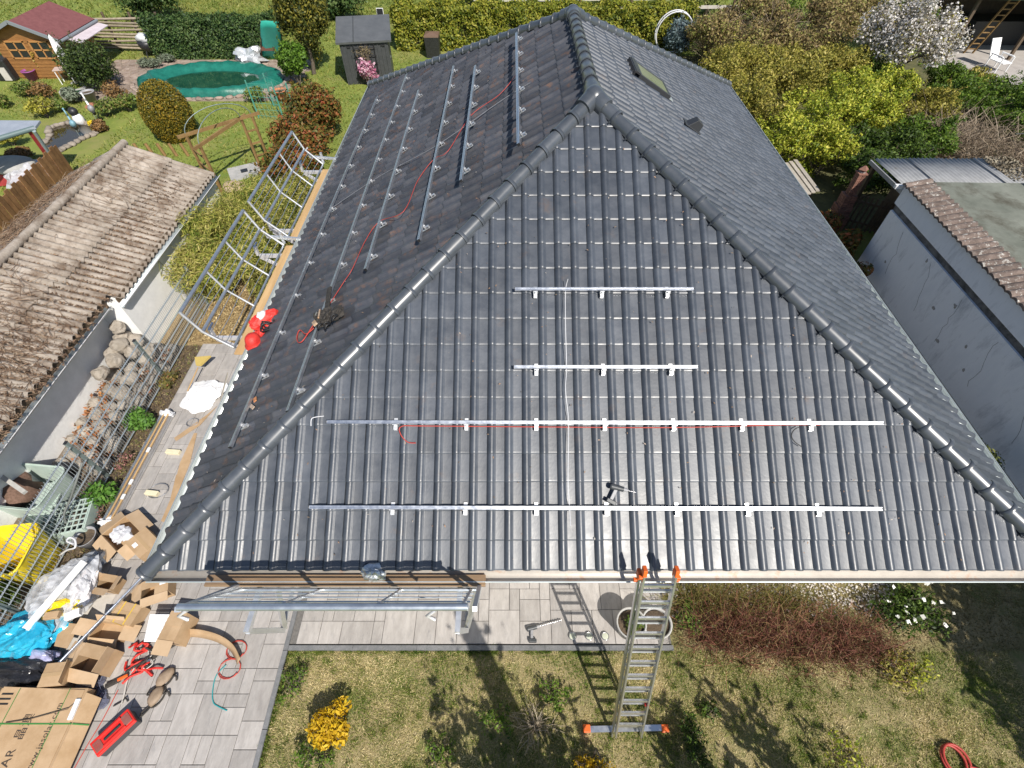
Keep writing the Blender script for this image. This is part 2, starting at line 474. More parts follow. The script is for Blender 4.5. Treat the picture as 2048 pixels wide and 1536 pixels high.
def slab_me(w, h):
    if (w, h) not in slab_mesh:
        a, b2, t = w * CELL - .007, h * CELL - .007, .04
        e = .006
        lo = [(0, 0), (a, 0), (a, b2), (0, b2)]; hi = [(e, e), (a - e, e), (a - e, b2 - e), (e, b2 - e)]
        vs = [(x, y, .0) for x, y in lo] + [(x, y, t - .004) for x, y in lo] + [(x, y, t) for x, y in hi]
        fs = [(8, 9, 10, 11)]
        for k in range(4):
            q = (k + 1) % 4
            fs += [(k, q, 4 + q, 4 + k), (4 + k, 4 + q, 8 + q, 8 + k)]
        mb = MB(); mb.add(vs, fs)
        me = mb.mesh('paving_slab'); me.materials.append(m_slab); slab_mesh[(w, h)] = me
    return slab_mesh[(w, h)]
order = sorted(free, key=lambda q: (q[1], q[0]))
for ij in order:
    if ij not in free: continue
    cand = [(3, 2), (2, 2), (2, 3), (3, 2), (2, 2), (2, 3), (3, 3), (2, 1), (1, 2)]
    rg.shuffle(cand)
    for w, h in cand + [(2, 1), (1, 2), (1, 1)]:
        cells = [(ij[0] + a, ij[1] + b) for a in range(w) for b in range(h)]
        if all(c in free for c in cells): break
    for c in cells: free.discard(c)
    y = GY0 + ij[1] * CELL
    if y < -0.5: continue
    o = link('paving_slab', slab_me(w, h), None, patio)
    o.location = (GX0 + ij[0] * CELL, y, .005 + rg.uniform(-.0012, .0012))
    o.rotation_euler = (rg.uniform(-.002, .002), rg.uniform(-.002, .002), 0)
kb = struct('kerb', MB().prism([(-3.51, -2), (-3.44, -2), (-3.44, 1.70), (2.47, 1.70), (2.47, 1.77), (-3.44, 1.77), (-3.44, 2.72), (-3.51, 2.72)], 0.0, .03), m_joint)
kme = MB().box((.5, 0, 0), (.992, .068, .06)).mesh('kerb_stone'); kme.materials.append(m_kerb)
for k in range(6):
    o = link('kerb_stone', kme, None, kb); o.location = (-3.44 + k * .985, 1.735, .028)
for k in range(4):
    o = link('kerb_stone', kme, None, kb); o.location = (-3.475, -1.3 + k, .029); o.rotation_euler = (0, 0, math.pi / 2)

# ================================================================== the house and its tiled hip roof
m_tile = mat('roof_tile', (0.042, 0.050, 0.064), (0.062, 0.071, 0.087), 5, 0.37, rough2=0.50, rnd=0.20, spec=0.9, stain=(0.10, 0.073, 0.06), stain_scale=3.2, stain_lo=0.60, stain_hi=0.80, bump=0.06, bump_scale=26)
m_tile_l = mat('roof_tile_dusty', (0.046, 0.050, 0.062), (0.074, 0.075, 0.083), 6, 0.38, rough2=0.54, rnd=0.28, spec=0.45, stain=(0.16, 0.085, 0.05), stain_scale=4.5, stain_lo=0.55, stain_hi=0.76, bump=0.08, bump_scale=26)
m_cap = mat('ridge_tile', (0.050, 0.058, 0.070), (0.070, 0.078, 0.091), 5, 0.28, rough2=0.38, rnd=0.12, spec=0.8)
m_zinc = mat('zinc', (0.46, 0.50, 0.50), (0.56, 0.60, 0.60), 4, 0.42, metal=0.55, spec=0.5, stain=(0.34, 0.24, 0.17), stain_scale=7, stain_lo=0.62, stain_hi=0.8)
m_gut = mat('gutter_zinc', (0.50, 0.46, 0.41), (0.60, 0.56, 0.50), 5, 0.5, metal=0.2, spec=0.5, stain=(0.50, 0.26, 0.14), stain_scale=5, stain_lo=0.54, stain_hi=0.74)
m_stucco = mat('stucco', (0.66, 0.65, 0.61), (0.74, 0.73, 0.70), 3, 0.9, bump=0.3, bump_scale=80)
m_wood_d = mat('dark_board', (0.08, 0.055, 0.035), (0.13, 0.09, 0.055), 8, 0.7)
m_alu = mat('aluminium', (0.62, 0.63, 0.65), (0.72, 0.73, 0.75), 12, 0.26, metal=0.9, rough2=0.36)
m_alu_w = mat('aluminium_matt', (0.66, 0.68, 0.70), (0.76, 0.77, 0.79), 10, 0.38, metal=0.75, rough2=0.5)
m_black = mat('black_plastic', (0.014, 0.014, 0.016), (0.03, 0.03, 0.032), 20, 0.45)

house = thing('house', 'bungalow with dark grey tiled hip roof and half mounted rails', 'house', (1.13, 9.3, 0))
wx0, wx1, wy0, wy1 = X0 + .56, X1 - .56, Y0 + .70, Y1 - .56
wl = MB(); wl.prism([(wx0, wy0), (wx1, wy0), (wx1, wy1), (wx0, wy1)], 0, ZE - .12)
wl.build('wall', m_stucco, house)
sf = MB(); sf.prism([(X0 + .03, Y0 + .03), (X1 - .03, Y0 + .03), (X1 - .03, Y1 - .03), (X0 + .03, Y1 - .03)], ZE - .16, ZE - .05)
sf.build('soffit', m_wood_d, house)
A = Vector(((X0 + X1) / 2, Y0 + (X1 - X0) / 2, ZR)); B = Vector((A.x, Y1 - (X1 - X0) / 2, ZR))
dk = MB(); e = Vector((0, 0, -.035))
c4 = [Vector(p) + e for p in ((X0 + .02, Y0 + .02, ZE), (X1 - .02, Y0 + .02, ZE), (X1 - .02, Y1 - .02, ZE), (X0 + .02, Y1 - .02, ZE))]
dk.add(c4 + [A + e, B + e], [(0, 1, 4), (1, 2, 5, 4), (2, 3, 5), (3, 0, 4, 5), (3, 2, 1, 0)])
roof = dk.build('roof', m_black, house)

TW, TL, OV = 0.2143, 0.341, 0.045
PROF = [(0.0, 0.0), (.015, .003), (.06, .018), (.13, .032), (.21, .038), (.29, .037), (.37, .027), (.43, .010), (.455, .010), (.485, .001), (.51, .0), (.98, .0)]
def tile_arrays():
    """one interlocking pan tile: a roll on its one side, a flat pan, a thick lower edge; x across, y up the slope"""
    vs, fs, sm = [], [], []
    ys = [(0.0, -.007), (.012, 0.0), (.03, 0.0), (TL + OV, 0.0)]
    n = len(PROF); H0 = 0.021
    for y, dz in ys:
        tilt = H0 * (1 - y / (TL + OV)) - .004
        for px, pz in PROF:
            vs.append((px * TW, y, pz + tilt + dz))
    for i in range(3):
        for j in range(n - 1):
            fs.append((i * n + j, i * n + j + 1, (i + 1) * n + j + 1, (i + 1) * n + j)); sm.append(True)
    o = len(vs)
    for px, pz in PROF: vs.append((px * TW, 0.0, pz + H0 - .011))
    for px, pz in PROF: vs.append((px * TW, 0.006, max(-.006, pz * .8 - .008)))
    for j in range(n - 1):
        fs.append((o + n + j, o + n + j + 1, o + j + 1, o + j)); sm.append(False)
    return np.array(vs), fs, sm
TV, TF, TS = tile_arrays()
tme = bpy.data.meshes.new('tile'); tme.from_pydata([tuple(v) for v in TV], [], TF)
tme.polygons.foreach_set('use_smooth', TS); tme.materials.append(m_tile); tme.update()
FACES = {'front': (Vector((X0, Y0, ZE)), Vector((1, 0, 0)), Vector((0, CS, SN)), X1 - X0),
         'left': (Vector((X0, Y1, ZE)), Vector((0, -1, 0)), Vector((CS, 0, SN)), Y1 - Y0),
         'right': (Vector((X1, Y0, ZE)), Vector((0, 1, 0)), Vector((-CS, 0, SN)), Y1 - Y0),
         'rear': (Vector((X1, Y1, ZE)), Vector((-1, 0, 0)), Vector((0, -CS, SN)), X1 - X0)}
SL = (X1 - X0) / 2 / CS
def clip(bm, face):
    O, ex, ey, Lx = FACES[face]
    hx = Vector((ey.x, ey.y, 0)).normalized()
    for co, no in ((O, (hx - ex)), (O + ex * Lx, (hx + ex)), (O + hx * ((X1 - X0) / 2), hx)):
        bmesh.ops.bisect_plane(bm, geom=bm.verts[:] + bm.edges[:] + bm.faces[:], plane_co=co, plane_no=no.normalized(), clear_outer=True, dist=1e-5)
rr = random.Random(5)
single = 0
field = {'front': None}
for face, (O, ex, ey, Lx) in FACES.items():
    ez = ex.cross(ey)
    off = ((2.315 - .22 * TW - X0) % TW) - TW if face == 'front' else -TW * .4
    packV = []
    for row in range(19):
        s0 = row * TL
        if s0 > SL: break
        lo, hi = s0 * CS, Lx - s0 * CS
        k0 = int(math.floor((lo - off) / TW)) - 1
        k = k0
        while off + k * TW < hi + .05:
            x = off + k * TW; k += 1
            if x + TW < lo - .02: continue
            j = rr.uniform(-.0016, .0016); a = rr.uniform(-.004, .004)
            R3 = Matrix((ex, ey, ez)).transposed() @ Matrix.Rotation(a, 3, 'Z') @ Matrix.Rotation(rr.uniform(-.004, .004), 3, 'X')
            T = O + ex * x + ey * (s0 + rr.uniform(-.002, .002)) + ez * j
            M4 = Matrix.Translation(T) @ R3.to_4x4()
            if face == 'front' and row < 7:
                inside = x > lo + TL * CS + .03 and x + TW < hi - TL * CS - .03
                if inside: link('tile', tme, None, roof, M4)
                else:
                    bm = bmesh.new(); bm.from_mesh(tme); bm.transform(M4); clip(bm, face)
                    if not bm.faces: bm.free(); continue
                    bm.transform(M4.inverted())
                    me = bpy.data.meshes.new('tile'); bm.to_mesh(me); bm.free(); me.materials.append(m_tile)
                    link('tile', me, None, roof, M4)
                single += 1
            else:
                packV.append(TV @ np.array(R3).T + np.array(T))
    nv = len(TV); V = np.concatenate(packV)
    fs = [tuple(i + q * nv for i in f) for q in range(len(packV)) for f in TF]
    me = bpy.data.meshes.new('tile_field'); me.from_pydata(V.tolist(), [], fs)
    me.polygons.foreach_set('use_smooth', TS * len(packV))
    bm = bmesh.new(); bm.from_mesh(me); clip(bm, face)
    iv = wm(roof).inverted(); bm.transform(iv)
    bm.to_mesh(me); bm.free()
    o = link('tile_field', me, m_tile_l if face == 'left' else m_tile, roof)
    tag(o, kind='stuff')

# hip and ridge caps, each its own piece
def cap_mesh():
    mb = MB(); n = 11; L = .37
    rings = [(0, .113, 1), (.045, .113, 1), (.047, .103, 1), (.047, .103, 0), (L, .097, 0)]
    vs = []
    for y, r, q in rings:
        for i in range(n):
            t = math.radians(-104 + 208 * i / (n - 1))
            rr_ = r * (1.05 if abs(math.degrees(t)) < 20 else 1.0)
            vs.append((rr_ * math.sin(t), y, rr_ * math.cos(t) - .01))
    fs = [(i * n + j, i * n + j + 1, (i + 1) * n + j + 1, (i + 1) * n + j) for i in (0, 1, 3) for j in range(n - 1)]
    mb.add(vs, fs, True)
    o = [(x * .86, 0.001, (z + .01) * .86 - .01) for x, y, z in vs[:n]]      # thickness seen at the lower end
    mb.add(vs[:n] + o, [(j, n + j, n + j + 1, j + 1) for j in range(n - 1)])
    mb.box((-.128, .03, -.028), (.03, .02, .008)).box((-.142, .03, -.018), (.006, .02, .03))   # storm clip
    return mb.mesh('ridge_cap')
cme = cap_mesh(); cme.materials.append(m_cap)
def caps(a, b, step=.327, skip0=0.0, skip1=.16, lift=.035):
    a, b = Vector(a), Vector(b); d = (b - a); L = d.length; d.normalize()
    x, d, z = basis(d)
    s = skip0
    while s < L - skip1:
        R3 = Matrix((x, d, z)).transposed() @ Matrix.Rotation(rr.uniform(-.012, .012), 3, 'Z') @ Matrix.Rotation(-.03, 3, 'X')
        link('ridge_cap', cme, None, roof, Matrix.Translation(a + d * s + z * lift) @ R3.to_4x4())
        s += step
cor = {'fl': Vector((X0, Y0, ZE)), 'fr': Vector((X1, Y0, ZE)), 'rl': Vector((X0, Y1, ZE)), 'rr': Vector((X1, Y1, ZE))}
caps(cor['fl'], A, skip0=-.06); caps(cor['fr'], A, skip0=-.06); caps(cor['rl'], B, skip0=-.06); caps(cor['rr'], B, skip0=-.06)
caps(A, B, skip0=.15, lift=.05)
for P, lows in ((A, ('fl', 'fr')), (B, ('rl', 'rr'))):
    mb = MB(); other = B if P is A else A
    mb.blob(P + Vector((0, 0, .02)), (.165, .165, .15), 3, .03, 14, 8)
    for q in [cor[lows[0]], cor[lows[1]], other]:
        d = (q - P).normalized()
        mb.cyl(P + Vector((0, 0, .03)), P + Vector((0, 0, .03)) + d * .24, .135, .128, 14)
    mb.build('hip_starter_cap', m_cap, roof)

# gutters
def gutter(a, b, out, r=.066, m=None):
    a, b, out = Vector(a), Vector(b), Vector(out); up = Vector((0, 0, 1))
    mb = MB(); n = 11
    pr = [(math.cos(math.pi + math.pi * i / (n - 1)) * r, math.sin(math.pi + math.pi * i / (n - 1)) * r) for i in range(n)]
    vs = [p + out * q[0] + up * q[1] for p in (a, b) for q in pr]
    mb.add(vs, [(i, i + 1, n + i + 1, n + i) for i in range(n - 1)], True)
    g = mb.build('gutter', m or m_zinc, house, solid=.004)
    MB().tube([a + out * (r + .004), b + out * (r + .004)], .010, 8).build('rim', m_zinc, g)
    L = (b - a).length; k = int(L / .75)
    cp = MB()
    for p in (a, b):
        cp.add([p + out * q[0] + up * q[1] for q in pr], [tuple(range(n))])
    cp.build('end_cap', m_zinc, g)
gutter((X0 - .02, Y0 - .052, ZE - .035), (X1 + .05, Y0 - .052, ZE - .035), (0, -1, 0), m=m_gut)
gutter((X0 - .052, Y0 + .06, ZE - .035), (X0 - .052, Y1 + .05, ZE - .035), (-1, 0, 0))
gutter((X1 + .06, Y0 + .06, ZE - .035), (X1 + .06, Y1 + .05, ZE - .035), (1, 0, 0))

# roof window and vent on the far slope
def right_frame(x, y, off):                     # point on the right-hand roof face by plan position
    return Vector((x, y, ZE + (X1 - x) * SN / CS)) + NR * off
exr, eyr = Vector((0, 1, 0)), Vector((-CS, 0, SN))
Rr = Matrix((exr, eyr, NR)).transposed()
pc = right_frame(2.60, 10.40, 0.0)
sk = MB()
for dx, dy, sx, sy in ((-.33, 0, .05, .74), (.33, 0, .05, .74), (0, -.345, .61, .05), (0, .345, .61, .05)):
    sk.box(pc + Rr @ Vector((dx, dy, .06)), (sx, sy, .08), Rr)
skw = sk.build('skylight', mat('grey_frame', (0.035, 0.037, 0.04), None, rough=0.4), house, bevel=.006)
MB().box(pc + Rr @ Vector((0, 0, .085)), (.61, .64, .015), Rr).build('pane', mat('skylight_glass', (0.10, 0.12, 0.09), (0.15, 0.17, 0.13), 4, 0.15, spec=0.6), skw)
MB().box(pc + Rr @ Vector((0, .42, .09)), (.72, .10, .04), Rr).box(pc + Rr @ Vector((0, .48, .06)), (.72, .03, .08), Rr).build('flashing', m_black, skw, bevel=.006)
MB().box(pc + Rr @ Vector((0, -.42, .045)), (.7, .10, .01), Rr).build('apron', m_zinc, skw)
vb = MB(); vc = right_frame(3.24, 9.28, 0)
pts = [Vector(q) for q in ((-.13, -.14, 0), (.13, -.14, 0), (.13, .2, 0), (-.13, .2, 0), (-.11, -.12, .19), (.11, -.12, .19), (.11, .05, .22), (-.11, .05, .22))]
vb.add([vc + Rr @ (p * .8 + Vector((0, 0, .03))) for p in pts], [(0, 1, 5, 4), (1, 2, 6, 5), (2, 3, 7, 6), (3, 0, 4, 7), (4, 5, 6, 7)])
vb.box(vc + Rr @ Vector((0, .03, .045)), (.26, .36, .02), Rr)
vb.build('roof_vent', mat('vent_plastic', (0.03, 0.032, 0.036), None, rough=0.5), house, bevel=.01)

# dust flecks, clay crumbs and scuffs on the tiles
rq = np.random.RandomState(44); n = 420
xs_ = rq.uniform(X0 + .6, X1 - .6, n); ss_ = rq.uniform(.1, 5.8, n)
ok = (xs_ > X0 + ss_ * CS + .2) & (xs_ < X1 - ss_ * CS - .2); xs_, ss_ = xs_[ok], ss_[ok]
P = np.stack([xs_, Y0 + ss_ * CS - SN * .042, ZE + ss_ * SN + CS * .042], 1)
P2x = rq.uniform(.2, 5.6, 700); P2y = rq.uniform(Y0 + .5, Y1 - .5, 700)
ok = (P2y > Y0 + P2x * CS + .2) & (P2y < Y1 - P2x * CS - .2); P2x, P2y = P2x[ok], P2y[ok]
P3 = np.stack([X0 + P2x * CS - SN * .042, P2y, ZE + P2x * SN + CS * .042], 1)
Q = np.concatenate([leaf_quads(rq, P, np.tile([0, -SN, CS], (len(P), 1)), .028, .4, .08), leaf_quads(rq, P3, np.tile([-SN, 0, CS], (len(P3), 1)), .04, .35, .08)])
fl_ = foliage('roof_dust', Q, leaf_mat('clay_fleck', [(0.08, 0.075, 0.07), (0.18, 0.13, 0.09), (0.30, 0.18, 0.11), (0.40, 0.37, 0.33)], 0, .9), None)
tag(fl_, 'clay crumbs and dust flecks scattered over the roof tiles', 'debris', kind='stuff')

# ================================================================== solar rails on the roof
m_rail = mat('rail_aluminium', (0.50, 0.53, 0.58), (0.62, 0.65, 0.70), 14, 0.25, metal=0.9, rough2=0.38)
m_hook = mat('hook_steel', (0.62, 0.63, 0.64), (0.72, 0.73, 0.74), 12, 0.38, metal=0.7)
RPROF = [(-.02, -.04), (.02, -.04), (.02, 0), (.007, 0), (.007, -.010), (-.007, -.010), (-.007, 0), (-.02, 0)]
def rail(label, a, b, n, down, hooks, group):
    """slotted profile from a to b (top centre line) on roof hooks that reach down to the tiles"""
    a, b, n, down = Vector(a), Vector(b), Vector(n), Vector(down)
    t = thing('mounting_rail', label, 'rail', a - n * .12, 0, group)
    MB().extrude(RPROF, a, b, n).build('profile', m_rail, t)
    d = (b - a).normalized(); R = Matrix((d, down, n)).transposed()
    ec = MB(); ec.box(a - d * .003 - n * .02, (.006, .042, .042), R).box(b + d * .003 - n * .02, (.006, .042, .042), R)
    ec.build('end_cap', m_black, t)
    for h in hooks:
        p = a + d * h
        k = MB()
        k.box(p + down * .030 - n * .045, (.055, .010, .070), R)
        k.box(p + down * .060 - n * .058, (.045, .055, .007), R)
        k.box(p + down * .085 - n * .075, (.045, .007, .035), R)
        k.box(p + down * .02 - n * .088, (.045, .15, .007), R)
        k.cyl(p + down * .032 - n * .030, p + down * .048 - n * .030, .010, n=6)
        k.build('roof_hook', m_hook, t)
df = Vector((0, -CS, -SN)); dl = Vector((-CS, 0, -SN))
def frail(label, xa, xb, y, hooks_px, vpx, slope=0.0):
    z = ZE + (y - Y0) * SN / CS + .12 / CS
    a, b = Vector((xa, y, z)), Vector((xb, y - slope, z - slope * SN / CS))
    xs = [FP(u, vpx, .1).x - xa for u in hooks_px]
    rail(label, a, b, NF, df, xs, 'rails across the front slope')
frail('upper short aluminium rail high on the front roof slope', .038, 2.312, 4.957, (1071, 1205, 1337), 588)
frail('lower short aluminium rail in the middle of the front roof slope', .025, 2.301, 4.082, (1073, 1208, 1345), 744)
frail('long aluminium rail with red cable beneath on the front slope', -2.253, 4.516, 3.492, (789, 932, 1073, 1211, 1350, 1488, 1626), 855, .014)
frail('lowest long aluminium rail next to the cordless drill on the front slope', -2.399, 4.375, 2.618, (783, 930, 1073, 1215, 1357, 1500, 1642), 1025, .018)
left_rails = [('rail nearest the eave on the left roof slope', -3.62, 3.43, 14.49),
              ('rail running under the black tool bag on the left slope', -2.77, 3.64, 14.62),
              ('third rail up from the left eave', -2.172, 5.98, 12.62),
              ('fourth rail up from the left eave crossed by red cable', -1.315, 5.99, 12.63),
              ('fifth rail up from the left eave, second below the ridge', -.728, 6.91, 11.47),
              ('topmost rail on the left slope casting a wide jagged shadow', .132, 6.88, 11.57)]
for i, (lab, x, ya, yb) in enumerate(left_rails):
    z = ZE + (x - X0) * SN / CS + .12 / CS
    lift = .10 if i == 5 else (.05 if i == 4 else 0)
    n = int((yb - ya) / .86)
    rail(lab, Vector((x, ya, z)) + NL * lift, Vector((x, yb, z)) + NL * lift, NL, -dl, [.35 + k * (yb - ya - .6) / max(1, n) for k in range(n + 1)], 'rails along the left slope')

# cables on the roof
m_red = mat('red_cable', (0.42, 0.045, 0.03), (0.5, 0.06, 0.04), 9, 0.5)
m_wht = mat('white_cable', (0.62, 0.62, 0.64), None, rough=0.5)
m_gry = mat('grey_wire', (0.20, 0.21, 0.23), (0.3, 0.3, 0.32), 10, 0.45, metal=0.5)
m_blk = mat('black_cable', (0.015, 0.015, 0.016), None, rough=0.5)
def smooth_path(pts, k=6):
    pts = [Vector(p) for p in pts]; out = []
    for i in range(len(pts) - 1):
        p0, p1, p2, p3 = pts[max(i - 1, 0)], pts[i], pts[i + 1], pts[min(i + 2, len(pts) - 1)]
        for j in range(k):
            t = j / k
            out.append(.5 * ((2 * p1) + (p2 - p0) * t + (2 * p0 - 5 * p1 + 4 * p2 - p3) * t * t + (3 * p1 - p0 - 3 * p2 + p3) * t ** 3))
    return out + [pts[-1]]
def cable(label, pts, r, m, name='cable', cat='cable', group=None):
    return tag(MB().tube(smooth_path(pts), r, 6).build(name, m), label, cat, group)
cable('long red cable slung diagonally down the left roof slope', [LP(u, v, .075 if k % 3 else .13) for k, (u, v) in enumerate(((1037, 143), (1000, 188), (942, 231), (896, 302), (868, 318), (835, 362), (807, 423), (759, 443), (731, 481), (705, 537), (687, 565), (657, 612)))], .0048, m_red)
cable('grey lightning conductor wire straight across the left roof slope', [LP(u, v, .07) for u, v in ((1061, 165), (1000, 203), (870, 293), (760, 352), (662, 417))], .007, m_gry, 'conductor_wire', 'wire')
cable('red cable loop below the black tool bag', [LP(u, v, .08) for u, v in ((629, 655), (612, 668), (600, 660), (594, 672), (596, 684), (604, 683), (615, 668), (628, 648))], .008, m_red)
cable('white wire trailing down the middle of the front slope', [FP(u, v, .06 if k % 2 else .14) for k, (u, v) in enumerate(((1136, 558), (1131, 583), (1131, 650), (1133, 736), (1131, 780), (1137, 846), (1136, 960), (1139, 1012), (1141, 1052)))], .0045, m_wht)
cable('red cable tucked under the long upper rail', [FP(u, v, .06) for u, v in ((832, 886), (815, 884), (801, 868), (803, 853), (850, 852), (1100, 854), (1350, 855), (1560, 850), (1640, 850))], .006, m_red)
cable('short black cable end hanging below the long upper rail', [FP(u, v, .055) for u, v in ((1600, 853), (1588, 860), (1583, 872), (1590, 884), (1603, 893))], .006, m_blk)
cable('white bent wire beside the hip cap at the end of the long rail', [FP(u, v, .06) for u, v in ((622, 852), (623, 838), (632, 834), (648, 832))], .006, m_wht)

# drills
m_drill = mat('drill_body', (0.035, 0.04, 0.045), (0.07, 0.075, 0.08), 30, 0.45)
m_drill_g = mat('drill_grey', (0.24, 0.24, 0.25), (0.34, 0.34, 0.35), 25, 0.5)
m_steel = mat('bit_steel', (0.5, 0.5, 0.52), None, rough=0.28, metal=0.9)
def drill(label, M4, sc=1.0, auger=False):
    """pistol drill lying on its side: x along the barrel, -y along the grip"""
    t = thing('cordless_drill', label, 'drill', M4.translation)
    def X(p): return M4 @ (Vector(p) * sc)
    MB().cyl(X((-.09, 0, .04)), X((.06, 0, .04)), .036 * sc, .032 * sc, 10).cyl(X((-.105, 0, .04)), X((-.09, 0, .04)), .028 * sc, .036 * sc, 10).build('motor_housing', m_drill, t)
    MB().cyl(X((.06, 0, .04)), X((.115, 0, .04)), .026 * sc, .018 * sc, 10).build('chuck', m_drill_g, t)
    R3 = M4.to_3x3().normalized() @ Matrix.Rotation(math.radians(-14), 3, 'Z')
    MB().box(X((-.045, -.09, .038)), (.042 * sc, .14 * sc, .034 * sc), R3).box(X((-.02, -.045, .038)), (.02 * sc, .03 * sc, .02 * sc), R3).build('grip', m_drill_g, t, bevel=.006)
    MB().box(X((-.055, -.175, .038)), (.12 * sc, .05 * sc, .062 * sc), R3).build('battery', m_drill, t, bevel=.008)
    if auger:
        pts = [X((.11 + i * .0065, .012 * math.sin(i * 1.05), .04 + .012 * math.cos(i * 1.05))) for i in range(54)]
        MB().tube(pts, .007 * sc, 5).cyl(X((.11, 0, .04)), X((.47, 0, .04)), .006 * sc, n=6).build('auger_bit', m_steel, t)
    else:
        MB().cyl(X((.11, 0, .04)), X((.21, 0, .04)), .005 * sc, n=6).build('bit', m_steel, t)
    return t
def face_matrix(p, ex, ey, ez, ang):
    R = Matrix((ex, ey, ez)).transposed() @ Matrix.Rotation(ang, 3, 'Z')
    return Matrix.Translation(p) @ R.to_4x4()
drill('black cordless drill lying on the front tiles above the lowest rail', face_matrix(FP(1236, 976, .035), Vector((1, 0, 0)), Vector((0, CS, SN)), NF, math.radians(-14)), 1.0)
drill('cordless drill with long auger bit lying on the patio', face_matrix(G(1066, 1257, .045), Vector((1, 0, 0)), Vector((0, 1, 0)), Vector((0, 0, 1)), math.radians(14)), 1.0, True)

# tool bag with belt over the second rail, red harness bag and its red lanyards at the left eave
bp = LP(655, 640, .12)
t = thing('tool_bag', 'open black tool bag with belt straddling the second rail', 'bag', bp - NL * .08)
m_bag = mat('bag_canvas', (0.02, 0.018, 0.017), (0.055, 0.048, 0.04), 30, 0.8, bump=0.4)
ex, ey = Vector((0, -1, 0)), Vector((CS, 0, SN))
Rl = Matrix((ex, ey, NL)).transposed()
mb = MB(); mb.crumple(bp + Rl @ Vector((0, .0, .05)), (.19, .16, .11), 8, .55, 30, 18, R=Rl)
mb.crumple(bp + Rl @ Vector((-.02, .19, .03)), (.15, .13, .06), 9, .6, 26, 16, R=Rl); mb.build('pouch', m_bag, t)
mb = MB(); mb.box(bp + Rl @ Vector((-.42, -.05, .07)), (.56, .085, .03), Rl @ Matrix.Rotation(.22, 3, 'Z')).build('belt', m_bag, t, bevel=.012)
mb = MB()
for q in ((.12, .22, .06), (.2, .1, .05), (.16, -.02, .08)):
    pts = [bp + Rl @ (Vector(q) + Vector((.06 * math.cos(a), .05 * math.sin(a), .02 * math.sin(2 * a)))) for a in np.linspace(0, 6.28, 10)]
    mb.tube(pts, .012, 5)
mb.build('strap', m_blk, t)
mb = MB(); mb.cyl(bp + Rl @ Vector((-.08, -.02, .15)), bp + Rl @ Vector((.14, .05, .17)), .012).box(bp + Rl @ Vector((.15, -.06, .13)), (.1, .06, .03), Rl @ Matrix.Rotation(.6, 3, 'Z'))
mb.build('hand_tool', mat('tool_tan', (0.35, 0.2, 0.1), (0.5, 0.4, 0.3), 20, 0.5), t)
MB().box(bp + Rl @ Vector((.02, -.03, .17)), (.07, .018, .02), Rl).build('buckle', m_steel, t)
m_redfab = mat('red_fabric', (0.50, 0.018, 0.015), (0.66, 0.05, 0.035), 12, 0.55, bump=0.3)
rp = G(532, 640, 2.72)
t = thing('harness_bag', 'bright red safety harness bag lying on the left eave plank', 'bag', rp - Vector((0, 0, .16)))
MB().crumple(rp, (.16, .30, .16), 21, .30, 34, 20, R=rot_z(-.75)).build('sack', m_redfab, t)
MB().blob(rp + Vector((-.02, -.02, .12)), (.07, .10, .07), 4, .3, 8, 6).build('white_patch', mat('white_fabric', (0.72, 0.72, 0.73), None, rough=0.7), t)
mb = MB()
for k in range(3):
    o_ = rp + Vector((.1, -.12 - .06 * k, .05))
    mb.tube([o_ + Vector((.10 * math.cos(a), .09 * math.sin(a) , .03 * math.cos(2 * a + k))) for a in np.linspace(0, 5.5, 10)], .016, 5)
mb.build('strap', m_blk, t)
hp = G(507, 683, 2.70)
t = thing('safety_helmet', 'red safety helmet beside the harness bag at the plank end', 'helmet', hp - Vector((0, 0, .12)))
MB().lathe([(.001, .15), (.06, .14), (.10, .10), (.12, .04), (.125, -.02), (.15, -.04), (.15, -.05)], hp, 16, 1.0, 1.15).build('shell', m_redfab, t)
MB().tube([hp + Vector((.14 * math.cos(a), .16 * math.sin(a), -.06)) for a in np.linspace(0, 6.2, 14)], .010, 5).build('strap', m_wht, t)
cp = G(520, 668, 2.68)
tag(MB().crumple(cp, (.12, .1, .07), 12, .55, 26, 16).build('lanyard_pack', m_redfab), 'crumpled red lanyard pack between the harness bag and the helmet', 'lanyard')
# scrap of broken tile lying on the left slope
sp = LP(512, 800, .06)
t = thing('tile_shard', 'orange broken tile shard lying on the left slope near the eave', 'tile shard', sp)
Rs = Rl @ Matrix.Rotation(.5, 3, 'Z')
MB().box(sp + Rl @ Vector((0, 0, .015)), (.09, .045, .015), Rs).build('chip', mat('terracotta', (0.42, 0.16, 0.06), (0.55, 0.25, 0.11), 30, 0.9), t)
MB().box(sp + Rl @ Vector((.11, -.02, .012)), (.16, .05, .012), Rl @ Matrix.Rotation(.9, 3, 'Z')).build('splinter', mat('clay_dust', (0.34, 0.25, 0.18), (0.46, 0.36, 0.28), 30, 0.9), t)

